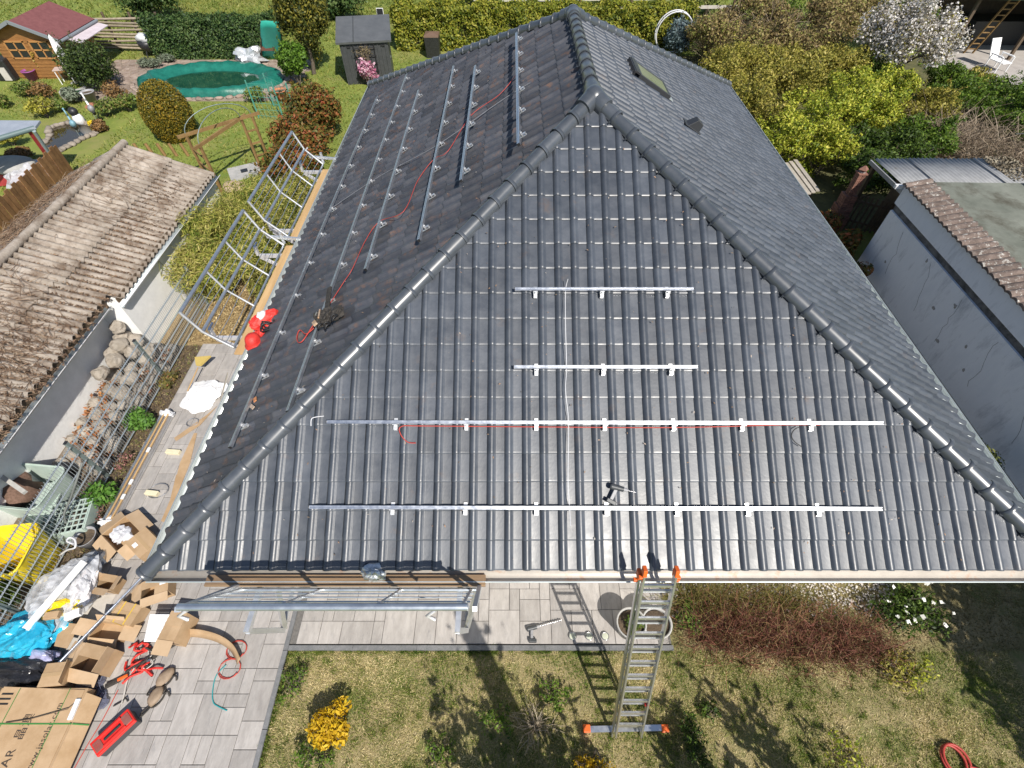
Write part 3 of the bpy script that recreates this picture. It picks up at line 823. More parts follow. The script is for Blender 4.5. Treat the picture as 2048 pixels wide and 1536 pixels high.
# ================================================================== eave guards (catch scaffold)
m_tube = mat('galvanised_tube', (0.42, 0.46, 0.51), (0.54, 0.58, 0.62), 9, 0.33, metal=0.8, rough2=0.42)
m_plank = mat('plank_wood', (0.40, 0.25, 0.11), (0.55, 0.37, 0.18), 5, 0.75, stretch=(1, .15, 1), bump=0.3, rnd=0.08)
m_plank_x = mat('plank_wood_old', (0.17, 0.11, 0.065), (0.34, 0.22, 0.12), 5, 0.8, stretch=(.15, 1, 1), bump=0.3)
m_pinkw = mat('pale_bracket', (0.66, 0.64, 0.65), (0.76, 0.74, 0.75), 12, 0.4, metal=0.5)
def guard(label, ya, yb, xi=-4.68, arm=True):
    """mesh guard that leans out from the eave: three main tubes, thin wires, bent cross bars and wall brackets"""
    t = thing('eave_guard', label, 'scaffold guard', (xi, (ya + yb) / 2, 0), 0, 'guards along the left eave')
    prof = [Vector((xi, 0, 2.45)), Vector((-5.03, 0, 2.82)), Vector((-5.185, 0, 3.24))]
    def on(s):
        s *= 2
        return prof[0].lerp(prof[1], s) if s <= 1 else prof[1].lerp(prof[2], s - 1)
    for k, r in ((0, .022), (1, .028), (2, .03)):
        MB().cyl(prof[k] + Vector((0, ya, 0)), prof[k] + Vector((0, yb, 0)), r, n=10).build('tube', m_tube, t)
    for s in (.13, .27, .40, .62, .74, .87):
        y0_, y1_ = ya + .01, yb - .01
        MB().tube([on(s) + Vector((0, y0_ + (y1_ - y0_) * q / 6, .015 * math.sin(q * 2.6 + s * 9))) for q in range(7)], .0065, 5).build('wire', m_tube, t)
    for q in (0.0, .36, .66, 1.0):
        y = ya + (yb - ya) * q; r = .02 if 0 < q < 1 else .024
        MB().tube([p + Vector((0, y, .01)) for p in prof], r, 6).build('cross_bar', m_alu_w, t)
    for y in (ya + .28, yb - .28):
        b_ = MB()
        b_.beam((xi - .42, y, 2.40), (-3.72, y, 2.40), .05, .07)
        b_.beam((xi - .42, y, 2.38), (-3.72, y, 1.35), .045, .06)
        b_.beam((-3.74, y, 1.2), (-3.74, y, 2.42), .07, .04)
        b_.box((xi - .44, y, 2.52), (.05, .06, .20)).box((xi - .46, y + .09, 2.6), (.03, .16, .03))
        b_.build('wall_bracket', m_pinkw, t)
    if arm:
        MB().beam((xi - .3, yb + .06, 2.62), (X0 - .02, yb + .06, 2.56), .05, .05).beam((xi, yb + .06, 2.46), (xi, yb + .06, 2.72), .05, .04).build('end_arm', m_alu_w, t)
        MB().tube([Vector((xi - .3, yb + .06, 2.64)), Vector((xi - .34, yb + .06, 2.78)), Vector((xi - .28, yb + .06, 2.84))], .018, 6).build('hook', m_pinkw, t)
    return t
guard('far mesh eave guard on the left side beside the red-leaved shrubs', 9.0, 12.05)
guard('near mesh eave guard on the left side beside the red harness bag', 5.80, 8.69)
def plank(label, ya, yb):
    tag(MB().box((-4.49, (ya + yb) / 2, 2.485), (.215, yb - ya, .03)).build('scaffold_plank', m_plank, bevel=.004), label, 'plank', 'planks on the left eave guards')
plank('far pale wooden plank on the left eave guard', 8.86, 11.72)
plank('near pale wooden plank under the red harness bag', 5.62, 8.62)

# guard on the front eave
t = thing('eave_guard', 'tubular eave guard along the front eave above the patio', 'scaffold guard', (-1.94, 1.8, 0))
xa, xb = -3.17, -.42
pin, pout = Vector((0, 1.86, 2.47)), Vector((0, 1.37, 3.55))
for p, r in ((pin, .024), (pout, .036)):
    MB().cyl(p + Vector((xa, 0, 0)), p + Vector((xb, 0, 0)), r, n=12).build('tube', m_tube, t)
for s in (.28, .5, .74):
    p = pin.lerp(pout, s)
    MB().cyl(p + Vector((xa, 0, 0)), p + Vector((xb, 0, 0)), .009, n=6).build('wire', m_tube, t)
for q in (0.0, .34, .68, .98):
    x = xa + (xb - xa) * q
    MB().beam(pin + Vector((x, 0, 0)), pout + Vector((x, 0, 0)), .03, .03).build('cross_bar', m_alu_w, t)
for x in (-3.02, -.62):
    b_ = MB()
    b_.beam((x, 1.42, 2.36), (x, 2.72, 2.36), .06, .07)
    b_.beam((x, 1.44, 2.34), (x + .03, 1.66, 1.45), .05, .06).beam((x + .2, 1.9, 2.34), (x + .03, 1.68, 1.45), .05, .06)
    b_.beam((x + .03, 1.67, 1.47), (x, 2.72, 1.47), .05, .05)
    b_.build('wall_bracket', m_alu_w, t)
    MB().tube([Vector((x - .12, 1.37, 3.44)), Vector((x - .2, 1.33, 3.40)), Vector((x - .13, 1.31, 3.34))], .02, 6).build('hook', m_pinkw, t)
MB().beam((xa + .02, 1.395, 3.42), (xb, 1.395, 3.42), .03, .04).build('lower_bar', m_alu_w, t)
MB().beam((xa - .03, 1.36, 3.5), (xa - .03, 1.9, 2.5), .05, .05).build('end_arm', m_alu_w, t)
MB().beam((xb + .06, 1.38, 3.45), (xb + .04, 1.92, 2.45), .045, .045).build('end_arm', m_alu_w, t)
tag(MB().box((-1.95, 1.935, 2.555), (3.28, .13, .035)).build('scaffold_plank', m_plank_x, bevel=.004), 'weathered wooden plank on the front eave guard', 'plank')
fs_ = MB(); fs_.crumple((-1.64, 2.0, 2.62), (.16, .11, .12), 31, .45, 24, 14)
tag(fs_.build('foil_scrap', mat('crumpled_foil', (0.45, 0.47, 0.48), (0.6, 0.62, 0.63), 8, 0.35, metal=0.7)), 'crumpled grey metal foil scrap on the front plank', 'foil')

# ================================================================== ladder
lad = thing('extension_ladder', 'aluminium double ladder with orange caps leaning on the front eave', 'ladder', (1.6, .65, 0))
m_orange = mat('orange_plastic', (0.72, 0.13, 0.02), None, rough=0.45)
lb, lt = Vector((1.6, .64, .02)), Vector((1.625, 1.955, 3.02))
ld = (lt - lb).normalized(); lx = Vector((1, 0, 0)); lx = (lx - ld * lx.dot(ld)).normalized(); lz = lx.cross(ld)
LN = (lt - lb).length
for sec, (dz, w, s0, s1) in enumerate(((0.0, .405, 0.0, LN - .12), (.075, .35, .12, LN))):
    for sd in (-1, 1):
        a_ = lb + lx * (sd * w / 2) + lz * dz
        MB().beam(a_ + ld * s0, a_ + ld * s1, .024, .066, lz).build('rail', m_alu, lad, bevel=.004)
        MB().beam(a_ + ld * (s1 - .07), a_ + ld * (s1 + .03), .045, .085, lz).box(a_ + ld * (s1 - .11) + lx * sd * .03, (.05, .04, .05)).build('end_cap', m_orange, lad, bevel=.006)
    k = .22 + .05 * sec
    while k < s1 - .12:
        c_ = lb + ld * (s0 + k) + lz * dz
        MB().beam(c_ - lx * w / 2, c_ + lx * w / 2, .03, .028, lz).build('rung', m_alu, lad)
        k += .265
bar = MB().beam((1.04, .70, .045), (2.16, .72, .045), .075, .05).build('stabiliser_bar', m_alu, lad)
for x in (1.05, 2.15):
    MB().box((x, .71, .047), (.1, .095, .07)).build('foot', m_orange, bar, bevel=.008)
MB().box((1.78, .92, .78), (.06, .06, .05)).build('latch', m_redfab, lad, bevel=.006)

# ================================================================== neighbour's low shed on the left
m_fibre = mat('fibre_cement', (0.27, 0.225, 0.18), (0.40, 0.35, 0.30), 5, 0.9, bump=0.5, rnd=0.08, stain=(0.13, 0.09, 0.062), stain_scale=2.4, stain_lo=0.46, stain_hi=0.66)
m_wall_w = mat('white_render', (0.76, 0.76, 0.75), (0.86, 0.86, 0.85), 4, 0.9, bump=0.2)
m_vine = leaf_mat('dead_vine', [(0.10, 0.06, 0.04), (0.20, 0.13, 0.085), (0.30, 0.22, 0.15)], 0.0, 0.9)
shed = thing('corrugated_shed', 'low white shed under a long weathered corrugated roof', 'shed', (-10.4, 6, 0))
RX, RZ = -10.45, 2.22
def corr_sheet(parent, ya, x_lo, z_lo, x_hi, z_hi, waves=5, pitch=.177, name='corrugated_sheet', m=None, amp=.036, axis='y'):
    """one wavy sheet; waves run across Y, length falls from (x_hi,z_hi) to (x_lo,z_lo)"""
    vs = []; n = waves * 6 + 1
    for (x, z) in ((x_lo, z_lo), ((x_lo + x_hi) / 2, (z_lo + z_hi) / 2), (x_hi, z_hi)):
        for i in range(n):
            p = i / 6 * pitch; w = amp * math.cos(2 * math.pi * i / 6)
            vs.append((x, ya + p, z + w) if axis == 'y' else (ya + p, x, z + w))
    fs = [(r * n + i, r * n + i + 1, (r + 1) * n + i + 1, (r + 1) * n + i) for r in range(2) for i in range(n - 1)]
    return MB().add(vs, fs, True).build(name, m or m_fibre, parent, solid=.008)
def slope(ya, yb, xe, ze, sgn):
    y = ya; k = 0
    while y < yb - .05:
        w = min(5, max(1, round((yb - y) / .177)))
        dz = (RZ - ze) / (RX - xe); xm = (xe + RX) / 2
        j = rr.uniform(-.01, .01)
        corr_sheet(shed, y, xe + j, ze + .012 * (k % 2), xm - .12 * sgn, ze + (xm - .12 * sgn - xe) * dz + .012 * (k % 2), w)
        corr_sheet(shed, y, xm + .05 * sgn, ze + (xm + .05 * sgn - xe) * dz + .03 + .012 * (k % 2), RX + .02 * sgn, RZ + .03 + .012 * (k % 2), w)
        y += w * .177; k += 1
slope(8.181, 13.5, -8.36, 1.44, 1); slope(-1.2, 8.17, -8.62, 1.537, 1)
slope(-1.2, 13.5, -12.5, 1.42, -1)
for k in range(9):
    a_, b_ = Vector((RX, -1.2 + k * 1.64, RZ + .07)), Vector((RX, .46 + k * 1.64, RZ + .07))
    MB().cyl(a_, b_, .09 + .006 * (k % 2), n=10).build('ridge_piece', m_fibre, shed)
MB().prism([(-8.42, 8.1), (-8.42, 13.4), (-12.3, 13.4), (-12.3, 8.1)], 0, 1.38).build('wall', m_wall_w, shed)
MB().prism([(-8.98, -1), (-8.98, 8.1), (-12.3, 8.1), (-12.3, -1)], 0, 1.38).build('wall', m_wall_w, shed)
MB().add([(-8.5, 13.38, 1.38), (-12.3, 13.38, 1.38), (RX, 13.38, RZ - .05), (-8.5, 13.3, 1.38), (-12.3, 13.3, 1.38), (RX, 13.3, RZ - .05)], [(0, 1, 2), (5, 4, 3)]).build('gable', m_wall_w, shed)
for xe, ya, yb in ((-8.33, 8.05, 13.55), (-8.60, -1.2, 8.0)):
    g = MB(); n = 9; r = .06
    pr = [(math.cos(math.pi + math.pi * i / (n - 1)) * r, math.sin(math.pi + math.pi * i / (n - 1)) * r) for i in range(n)]
    vs = [Vector((xe + q[0], y, 1.39 + q[1])) for y in (ya, yb) for q in pr]
    g.add(vs, [(i, i + 1, n + i + 1, n + i) for i in range(n - 1)], True)
    gg = g.build('gutter', m_zinc, shed, solid=.005)
    MB().tube([(xe + r, ya, 1.39), (xe + r, yb, 1.39)], .008, 6).build('rim', m_wht, gg)
for xf, ya_, yb_, zf in ((-8.685, -1.1, 8.1, 1.36), (-8.44, 8.15, 13.4, 1.33)):
    MB().box((xf, (ya_ + yb_) / 2, zf + .05), (.03, yb_ - ya_, .22)).build('fascia', m_wood_d, shed)
MB().box((-8.84, 3.5, 1.36), (.32, 9.2, .02)).build('soffit', m_wood_d, shed)
# dead creeper over the corrugations
rv = np.random.RandomState(3)
def roof_z(x, ye): return RZ - np.abs(x - RX) * (RZ - 1.45) / 2.0
def vine_pts(n, ylo, yhi, xlo, xhi):
    x = rv.uniform(xlo, xhi, n); y = rv.uniform(ylo, yhi, n); return x, y
dens = []
n = 9500
x = rv.uniform(-12.3, -8.6, n); y = rv.uniform(-1, 13, n)
keep = (np.sin(x * 1.7 + y * .9) + np.sin(y * 1.3 - x * .6) + rv.randn(n) * .7 + .12 * (9 - y)) > .45
keep |= (x < RX - .05) & (rv.rand(n) < .7)
keep &= ~((y > 9) & (x > RX + .5) & (rv.rand(n) < .75))
x, y = x[keep], y[keep]
z = roof_z(x, y) + .05 + .03 * rv.rand(len(x))
an = rv.uniform(0, 6.28, len(x)); ln = rv.uniform(.15, .6, len(x))
dxy = np.stack([np.cos(an) * ln, np.sin(an) * ln * .8], 1)
Bx = np.clip(x + dxy[:, 0], -12.5, -8.45); By = y + dxy[:, 1]
Bz = roof_z(Bx, By) + .06 + .05 * rv.rand(len(x))
tq = sticks(rv, np.stack([x, y, z], 1), np.stack([Bx, By, Bz], 1), .006, .003, .12, 2)
# litter lying in the troughs
m_ = 70000
ky = rv.randint(0, 82, m_); yl = -1.2 + (ky + .5) * .177 + rv.randn(m_) * .022; xl = rv.uniform(-12.4, -8.5, m_)
kp = (np.sin(xl * 2.1 + yl * .8) + .22 * (8 - yl) + rv.randn(m_) * .8) > -.9
kp &= (yl < 13.4)
xl, yl = xl[kp], yl[kp]
lit = leaf_quads(rv, np.stack([xl, yl, roof_z(xl, yl) + .0 + .022 * rv.rand(len(xl))], 1), np.tile([0, 0, 1.], (len(xl), 1)), .05, .5, .45)
o = foliage('dead_creeper', np.concatenate([tq, lit]), m_vine, None)
tag(o, 'dead brown creeper and litter over the corrugated roof', 'creeper', kind='stuff')

# ================================================================== welded mesh fence
m_fence = mat('fence_steel', (0.42, 0.47, 0.50), (0.52, 0.57, 0.60), 9, 0.45, metal=0.6)
m_post = mat('fence_post', (0.17, 0.22, 0.21), (0.24, 0.29, 0.28), 9, 0.5, metal=0.3)
fence = thing('mesh_fence', 'grey welded wire mesh fence between the paving and the shed', 'fence', (-7.72, 4, 0))
posts = [-.25, 2.2, 4.70, 7.17, 9.65]
for y in posts:
    p = MB(); p.box((-7.74, y, .61), (.045, .065, 1.22)); po = p.build('post', m_post, fence, bevel=.004)
    MB().box((-7.74, y, 1.225), (.05, .07, .012)).build('post_cap', m_black, po)
for a_, b_ in zip(posts[:-1], posts[1:]):
    v = MB(); y = a_ + .05
    while y < b_ - .03:
        v.cyl((-7.70, y, .05), (-7.70, y, 1.19), .0045, n=4, cap=False); y += .055
    pn = v.build('wire_mesh', m_fence, fence); tag(pn, kind='stuff')
    for k in range(6):
        z = .08 + k * .21
        MB().cyl((-7.692, a_ + .03, z), (-7.692, b_ - .03, z), .007, n=5).cyl((-7.708, a_ + .03, z), (-7.708, b_ - .03, z), .007, n=5).build('rod', m_fence, fence)

# boulders heaped between shed and fence
m_rock = mat('boulder', (0.23, 0.195, 0.155), (0.40, 0.36, 0.31), 6, 0.9, bump=0.9, bump_scale=14, rnd=0.18, stain=(0.13, 0.09, 0.06), stain_scale=6, stain_lo=0.55, stain_hi=0.7)
rk = random.Random(9); placed = []
for k in range(900):
    if len(placed) >= 74: break
    y = rk.uniform(4.85, 8.0); x = rk.uniform(-8.85, -7.9); r = rk.uniform(.13, .23)
    layer = 0 if len(placed) < 40 else 1
    if any((x - q[0]) ** 2 + (y - q[1]) ** 2 < ((r + q[2]) * .80) ** 2 for q in placed if q[3] == layer): continue
    placed.append((x, y, r, layer))
    zc = r * .7 if layer == 0 else .32 + r * .45
    o = MB().crumple((x, y, zc), (r, r * rk.uniform(.85, 1.15), r * rk.uniform(.72, .95)), 100 + k, .34, 16, 11, R=rot_z(rk.uniform(0, 6)), sharp=.7).build('boulder', m_rock)
    tag(o, 'rounded grey-brown boulder heaped behind the wire mesh fence', 'boulder', 'boulders between shed and fence')
for k, (x, y, z, r) in enumerate(((-8.72, 7.9, .55, .2), (-8.45, 7.85, .5, .19), (-8.62, 7.62, .62, .19), (-8.78, 7.5, .5, .18), (-8.4, 7.55, .48, .18), (-8.66, 7.92, .86, .17), (-8.6, 7.25, .52, .19), (-8.75, 6.9, .5, .18), (-8.3, 7.85, .2, .2))):
    tag(MB().crumple((x, y, z), (r, r * 1.05, r * .85), 700 + k, .34, 16, 11, sharp=.7).build('boulder', m_rock), 'boulder at the top of the heap against the white shed end', 'boulder', 'boulders between shed and fence')
n = 2600; x = rv.uniform(-8.95, -7.85, n); y = rv.uniform(4.9, 8.05, n)
kp = np.sin(x * 5 + y * 2.2) + rv.randn(n) * .5 > .1
x, y = x[kp], y[kp]
o = foliage('fallen_leaves', leaf_quads(rv, np.stack([x, y, .02 + .2 * rv.rand(len(x))], 1), np.tile([0, 0, 1.], (len(x), 1)), .075, .6, .5), leaf_mat('russet_leaf', [(0.16, 0.07, 0.03), (0.34, 0.13, 0.045), (0.42, 0.22, 0.09)], .1), None)
tag(o, 'russet fallen leaves between the boulders', 'leaves', kind='stuff')

# things in the neighbour's yard behind the fence
m_pgreen = mat('pale_green_plastic', (0.36, 0.45, 0.40), (0.44, 0.52, 0.47), 6, 0.5)
m_ygreen = mat('yellow_plastic', (0.75, 0.56, 0.02), (0.85, 0.66, 0.04), 5, 0.45)
def rrect(w, d, r, n=4):
    out = []
    for cx, cy, a0 in ((w / 2 - r, d / 2 - r, 0), (-w / 2 + r, d / 2 - r, 90), (-w / 2 + r, -d / 2 + r, 180), (w / 2 - r, -d / 2 + r, 270)):
        for i in range(n + 1):
            a = math.radians(a0 + 90 * i / n); out.append((cx + r * math.cos(a), cy + r * math.sin(a)))
    return out
def tub(name, label, cat, c, w, d, h, r, m, rz=0, wall=.03, group=None, flare=.9):
    """open rounded container with rim"""
    t = thing(name, label, cat, c, rz, group)
    ou, inn = rrect(w, d, r), rrect(w - 2 * wall, d - 2 * wall, max(.01, r - wall))
    n = len(ou); vs = [(x * flare, y * flare, 0) for x, y in ou] + [(x, y, h) for x, y in ou] + [(x, y, h) for x, y in inn] + [(x * flare, y * flare, .03) for x, y in inn]
    fs = []
    for k in range(3):
        fs += [(k * n + i, k * n + (i + 1) % n, (k + 1) * n + (i + 1) % n, (k + 1) * n + i) for i in range(n)]
    fs += [tuple(range(3 * n, 4 * n)), tuple(reversed(range(n)))]
    MB().add(vs, fs).build('shell', m, t, local=True)
    rim = [(x, y, h) for x, y in ou]; MB().tube([Vector(p) for p in rim + rim[:1]], .014, 5).build('rim', m, t, local=True)
    return t
c = G(52, 972, .55); tub('plastic_tub', 'pale green shallow plastic tub behind the fence', 'tub', (c.x, c.y, .0), .95, .85, .55, .12, m_pgreen, -.1)
c = G(20, 955, .6)
tag(MB().blob((c.x + .05, c.y - .1, .33), (.22, .26, .24), 5, .5, 10, 7, 2.5).build('root_ball', mat('root', (0.10, 0.06, 0.04), (0.2, 0.12, 0.09), 20, 0.9)), 'dry root ball lying in the pale green tub', 'root ball')
a_, b_ = G(-30, 930, .75), G(50, 985, .65)
tag(MB().beam(a_, b_, .07, .06).build('timber_post', mat('grey_timber', (0.36, 0.35, 0.33), (0.46, 0.45, 0.43), 9, 0.8)), 'grey timber post laid across the pale green tub', 'post')
c = G(128, 1035, .35)
t = thing('lattice_crate', 'pale green plastic lattice crate behind the fence', 'crate', (c.x, c.y, 0), .25)
mb = MB()
for k in range(9):
    mb.box((-.36 + k * .09, 0, .34), (.02, .62, .02))
for k in range(7):
    mb.box((0, -.3 + k * .1, .342), (.74, .02, .02))
mb.build('lattice_top', m_pgreen, t, local=True)
for q, s_ in (((0, .31, .17), (.76, .02, .34)), ((0, -.31, .17), (.76, .02, .34)), ((.38, 0, .17), (.02, .62, .34)), ((-.38, 0, .17), (.02, .62, .34))):
    MB().box(q, s_).build('side', m_pgreen, t, local=True)
c = G(100, 1010, .2); t = thing('slatted_board', 'pale green slatted board between tub and crate', 'board', (c.x, c.y, 0), .12)
for k in range(4): MB().box((-.14 + k * .095, 0, .30), (.085, .8, .03)).build('slat', m_pgreen, t, local=True)
MB().box((0, .3, .15), (.36, .05, .28)).box((0, -.3, .15), (.36, .05, .28)).build('leg', m_pgreen, t, local=True)
c = G(8, 1100, .75)
t = tub('yellow_tub', 'bright yellow plastic barrow tray behind the fence', 'barrow', (c.x, c.y, .0), .75, .85, .75, .14, m_ygreen, .1, flare=.72)
tag(MB().tube(smooth_path([G(165, 925, 1.2), G(150, 970, 1.0), G(140, 1000, .7), G(128, 1030, .5), G(136, 1050, .3), G(150, 1060, .1)]), .018, 6).build('garden_hose', mat('hose_grey', (0.14, 0.15, 0.14), None, rough=0.6)), 'dark hose looped over the mesh fence post', 'hose')
tag(MB().tube(smooth_path([G(120, 1110, .05), G(135, 1100, .3), G(150, 1095, .45), G(150, 1080, .5), G(140, 1075, .5), G(134, 1082, .5), G(146, 1088, .5)]), .016, 6).build('garden_hose', m_wht), 'white hose coiled at the grey bucket', 'hose')

# bed along the fence
m_fern = leaf_mat('fern', [(0.05, 0.13, 0.02), (0.11, 0.25, 0.035), (0.17, 0.31, 0.06)], .3)
plant('fern_plant', 'bright green ferny plant in the bed by the upper fence panel', 'plant', G(297, 850), (.30, .30, .22), 1500, .075, m_fern, 41, stems=7)
plant('fern_plant', 'bright green ferny plant in the bed beside the wrapped rails', 'plant', G(215, 1000), (.30, .32, .22), 1600, .075, m_fern, 42, stems=7)
plant('bed_plant', 'small yellow-green plant in the bed near the broom', 'plant', G(345, 765), (.22, .25, .12), 700, .06, leaf_mat('bed_green', [(0.09, 0.09, 0.03), (0.2, 0.19, 0.05), (0.25, 0.12, 0.05)], .2), 43)
plant('heather_plant', 'pink-flowered heather in the bed between two ferny plants', 'plant', G(255, 925), (.16, .22, .10), 700, .045, leaf_mat('heather', [(0.10, 0.09, 0.05), (0.2, 0.15, 0.08), (0.55, 0.22, 0.24)], .2), 44)
plant('heather_plant', 'pink-flowered heather at the lower end of the bed', 'plant', G(200, 1035), (.18, .22, .10), 700, .045, leaf_mat('heather', [(0,0,0)], .2), 45)
plant('ivy_bush', 'dark green leafy bush behind the fence at the clear waste bag', 'bush', G(25, 1200), (.42, .5, .36), 2600, .07, leaf_mat('ivy_dark', [(0.03, 0.06, 0.012), (0.08, 0.14, 0.02), (0.2, 0.26, 0.05)], .3), 46, stems=8)
# litter of dry twigs and leaves in the bed
n = 3000; x = rv.uniform(-7.76, -7.28, n); y = rv.uniform(1.6, 8.2, n)
o = foliage('bed_litter', leaf_quads(rv, np.stack([x, y, .012 + .03 * rv.rand(n)], 1), np.tile([0, 0, 1.], (n, 1)), .05, .35, .4), leaf_mat('bed_litter', [(0.10, 0.07, 0.04), (0.24, 0.17, 0.09), (0.15, 0.16, 0.05)], 0), None)
tag(o, 'dry leaf litter in the fence bed', 'leaf litter', kind='stuff')

# bamboo and mulch between shed and house
m_bamboo = leaf_mat('bamboo_leaf', [(0.10, 0.16, 0.02), (0.26, 0.29, 0.05), (0.42, 0.39, 0.09), (0.52, 0.45, 0.16)], .35, patch=.5, patch_scale=1.2)
def bamboo(label, c, r, seed, n):
    rgx = np.random.RandomState(seed)
    t = thing('bamboo_clump', label, 'bamboo', c, 0, 'bamboo clumps beside the shed')
    L = lobes_for(rgx, np.array([c[0], c[1], r[2] * .85]), r, 12, .7, .42) + [(np.array([c[0], c[1], r[2] * .6]), np.array(r) * .7)]
    P, Nn = lobe_points(rgx, L, n, .05, .5)
    foliage('foliage', leaf_quads(rgx, P, Nn * .6 + np.array([0, 0, .8]), .13, .16, .6), m_bamboo, t)
    k = 70; A_ = np.stack([c[0] + rgx.randn(k) * r[0] * .35, c[1] + rgx.randn(k) * r[1] * .35, np.zeros(k)], 1)
    B_ = A_ + np.stack([rgx.randn(k) * .15, rgx.randn(k) * .15, r[2] * (1.1 + .5 * rgx.rand(k))], 1)
    foliage('culm', sticks(rgx, A_, B_, .011, .006, .05), leaf_mat('culm', [(0.2, 0.21, 0.05), (0.35, 0.3, 0.1)], 0), t)['kind'] = 'stuff'
bamboo('nearest bamboo clump behind the white shed wall', (-7.65, 10.1, 0), (.95, .95, .85), 51, 11000)
bamboo('bamboo clump beside the near eave guard', (-6.2, 10.3, 0), (1.0, .95, .75), 52, 10000)
bamboo('bamboo clump along the middle of the shed gutter', (-7.7, 11.5, 0), (1.0, 1.0, .95), 53, 12000)
bamboo('bamboo clump beneath the join of the two eave guards', (-6.2, 11.9, 0), (1.05, 1.0, .85), 54, 11000)
bamboo('bamboo clump near the far end of the shed gutter', (-7.6, 13.0, 0), (1.0, 1.0, .85), 55, 11000)
bamboo('farthest bamboo clump next to the paved inlet', (-6.2, 13.5, 0), (1.0, .95, .7), 56, 9000)
n = 7000; x = rv.uniform(-7.7, -4.6, n); y = rv.uniform(8.3, 11, n)
o = foliage('bark_mulch', leaf_quads(rv, np.stack([x, y, .02 + .03 * rv.rand(n)], 1), np.tile([0, 0, 1.], (n, 1)), .06, .45, .5), leaf_mat('mulch_chip', [(0.15, 0.10, 0.05), (0.36, 0.26, 0.12), (0.5, 0.4, 0.22)], 0), None)
tag(o, 'straw coloured bark mulch under the bamboo', 'mulch', kind='stuff')
c = G(425, 405); t = thing('rain_barrel', 'grey-lidded rain barrel at the far corner of the shed', 'barrel', c)
MB().lathe([(.26, 0), (.3, .3), (.28, .55), (.30, .57), (.30, .61)], c, 16).build('body', m_conc, t)
MB().lathe([(.31, .61), (.31, .64), (.001, .66)], c, 16).build('lid', mat('stone_grey', (0.38, 0.37, 0.36), (0.5, 0.49, 0.47), 9, 0.8), t)
tag(MB().blob(G(470, 375), (.4, .35, .16), 77, .12, 12, 7).build('sandstone_block', mat('sandstone', (0.40, 0.28, 0.19), (0.52, 0.40, 0.29), 6, 0.9, bump=.5)), 'flat tan stone beside the garden arch', 'stone')
c = G(490, 345)
t = thing('drain_cover', 'grey paved inlet with square drain cover near the arch', 'drain', c)
MB().box(c + Vector((0, 0, .03)), (1.0, .9, .06), .5).build('base', m_conc, t); MB().box(c + Vector((0, 0, .07)), (.22, .22, .02), .5).build('grate', m_black, t)

# ================================================================== cartons and site clutter on the paving
m_card = mat('cardboard', (0.36, 0.235, 0.125), (0.46, 0.32, 0.19), 4, 0.8, rnd=0.10, bump=0.1)
m_card_in = mat('cardboard_inside', (0.42, 0.29, 0.17), (0.50, 0.36, 0.23), 4, 0.85)
m_paper = mat('white_paper', (0.78, 0.78, 0.78), None, rough=0.7)
m_sheet = mat('pale_sheet', (0.44, 0.41, 0.37), (0.54, 0.51, 0.47), 5, 0.8)
m_foam = mat('white_foam', (0.74, 0.75, 0.78), (0.82, 0.83, 0.85), 9, 0.7, bump=0.2)
m_strap = mat('yellow_strap', (0.62, 0.42, 0.05), None, rough=0.5)
PZ = .047
m_tape = mat('packing_tape', (0.42, 0.29, 0.16), None, rough=0.25)
m_ink0 = mat('box_print', (0.12, 0.08, 0.055), None, rough=0.8)
def carton(label, px, w, d, h, rz, flaps=(None, None, None, None), sticker=None, straps=0, z=PZ, tilt=0.0, group='cardboard boxes on the paving'):
    """box with thin walls; flaps: opening angle of the flap on +x, -x, +y, -y side, None = shut"""
    c = G(px[0], px[1], z + h * .5); c.z = z
    t = thing('cardboard_box', label, 'box', c, rz, group)
    th = .006
    b_ = MB()
    b_.box((0, 0, th / 2), (w, d, th))
    for q, s_ in (((w / 2 - th / 2, 0, h / 2), (th, d, h)), ((-w / 2 + th / 2, 0, h / 2), (th, d, h)), ((0, d / 2 - th / 2, h / 2), (w - 2 * th, th, h)), ((0, -d / 2 + th / 2, h / 2), (w - 2 * th, th, h))):
        b_.box(q, s_)
    b_.build('carton_wall', m_card, t, local=True)
    for i, a in enumerate(flaps):
        L = (d if i > 1 else w) / 2; wd = w if i > 1 else d
        if i < 2: wd -= .01
        zz = h + (.003 if i < 2 else .010)
        ang = math.radians(0 if a is None else a)
        sx = 1 if i % 2 == 0 else -1
        hinge = Vector((sx * w / 2, 0, zz)) if i < 2 else Vector((0, sx * d / 2, zz))
        inward = Vector((-sx, 0, 0)) if i < 2 else Vector((0, -sx, 0))
        dirv = inward * math.cos(ang) + Vector((0, 0, 1)) * math.sin(ang)
        side = Vector((0, 1, 0)) if i < 2 else Vector((1, 0, 0))
        n_ = dirv.cross(side).normalized()
        R = Matrix((dirv, side, n_)).transposed()
        MB().box(hinge + dirv * (L / 2), (L, wd, .005), R).build('flap', m_card_in if a else m_card, t, local=True)
    if sticker is not None:
        MB().box((sticker[0] * w, sticker[1] * d, h + .015), (.09, .07, .002)).build('label_sticker', m_paper, t, local=True)
    if flaps[2] is None and flaps[3] is None:
        MB().box((0, 0, h + .0145), (w + .004, .05, .002)).build('tape', m_tape, t, local=True)
    MB().box((w * .2, -d / 2 - .001, h * .45), (.09, .002, .06)).build('print_mark', m_ink0, t, local=True)
    for k in range(straps):
        MB().box((-w * .2 + k * w * .42, 0, h + .017), (.016, d + .01, .004)).box((-w * .2 + k * w * .42, -d / 2 - .004, h / 2), (.016, .004, h)).build('strap', m_strap, t, local=True)
    return t
t = carton('box with crumpled clear film inside beside the fence bed', (250, 1072), .50, .42, .22, -.62, (200, 200, 200, 200))
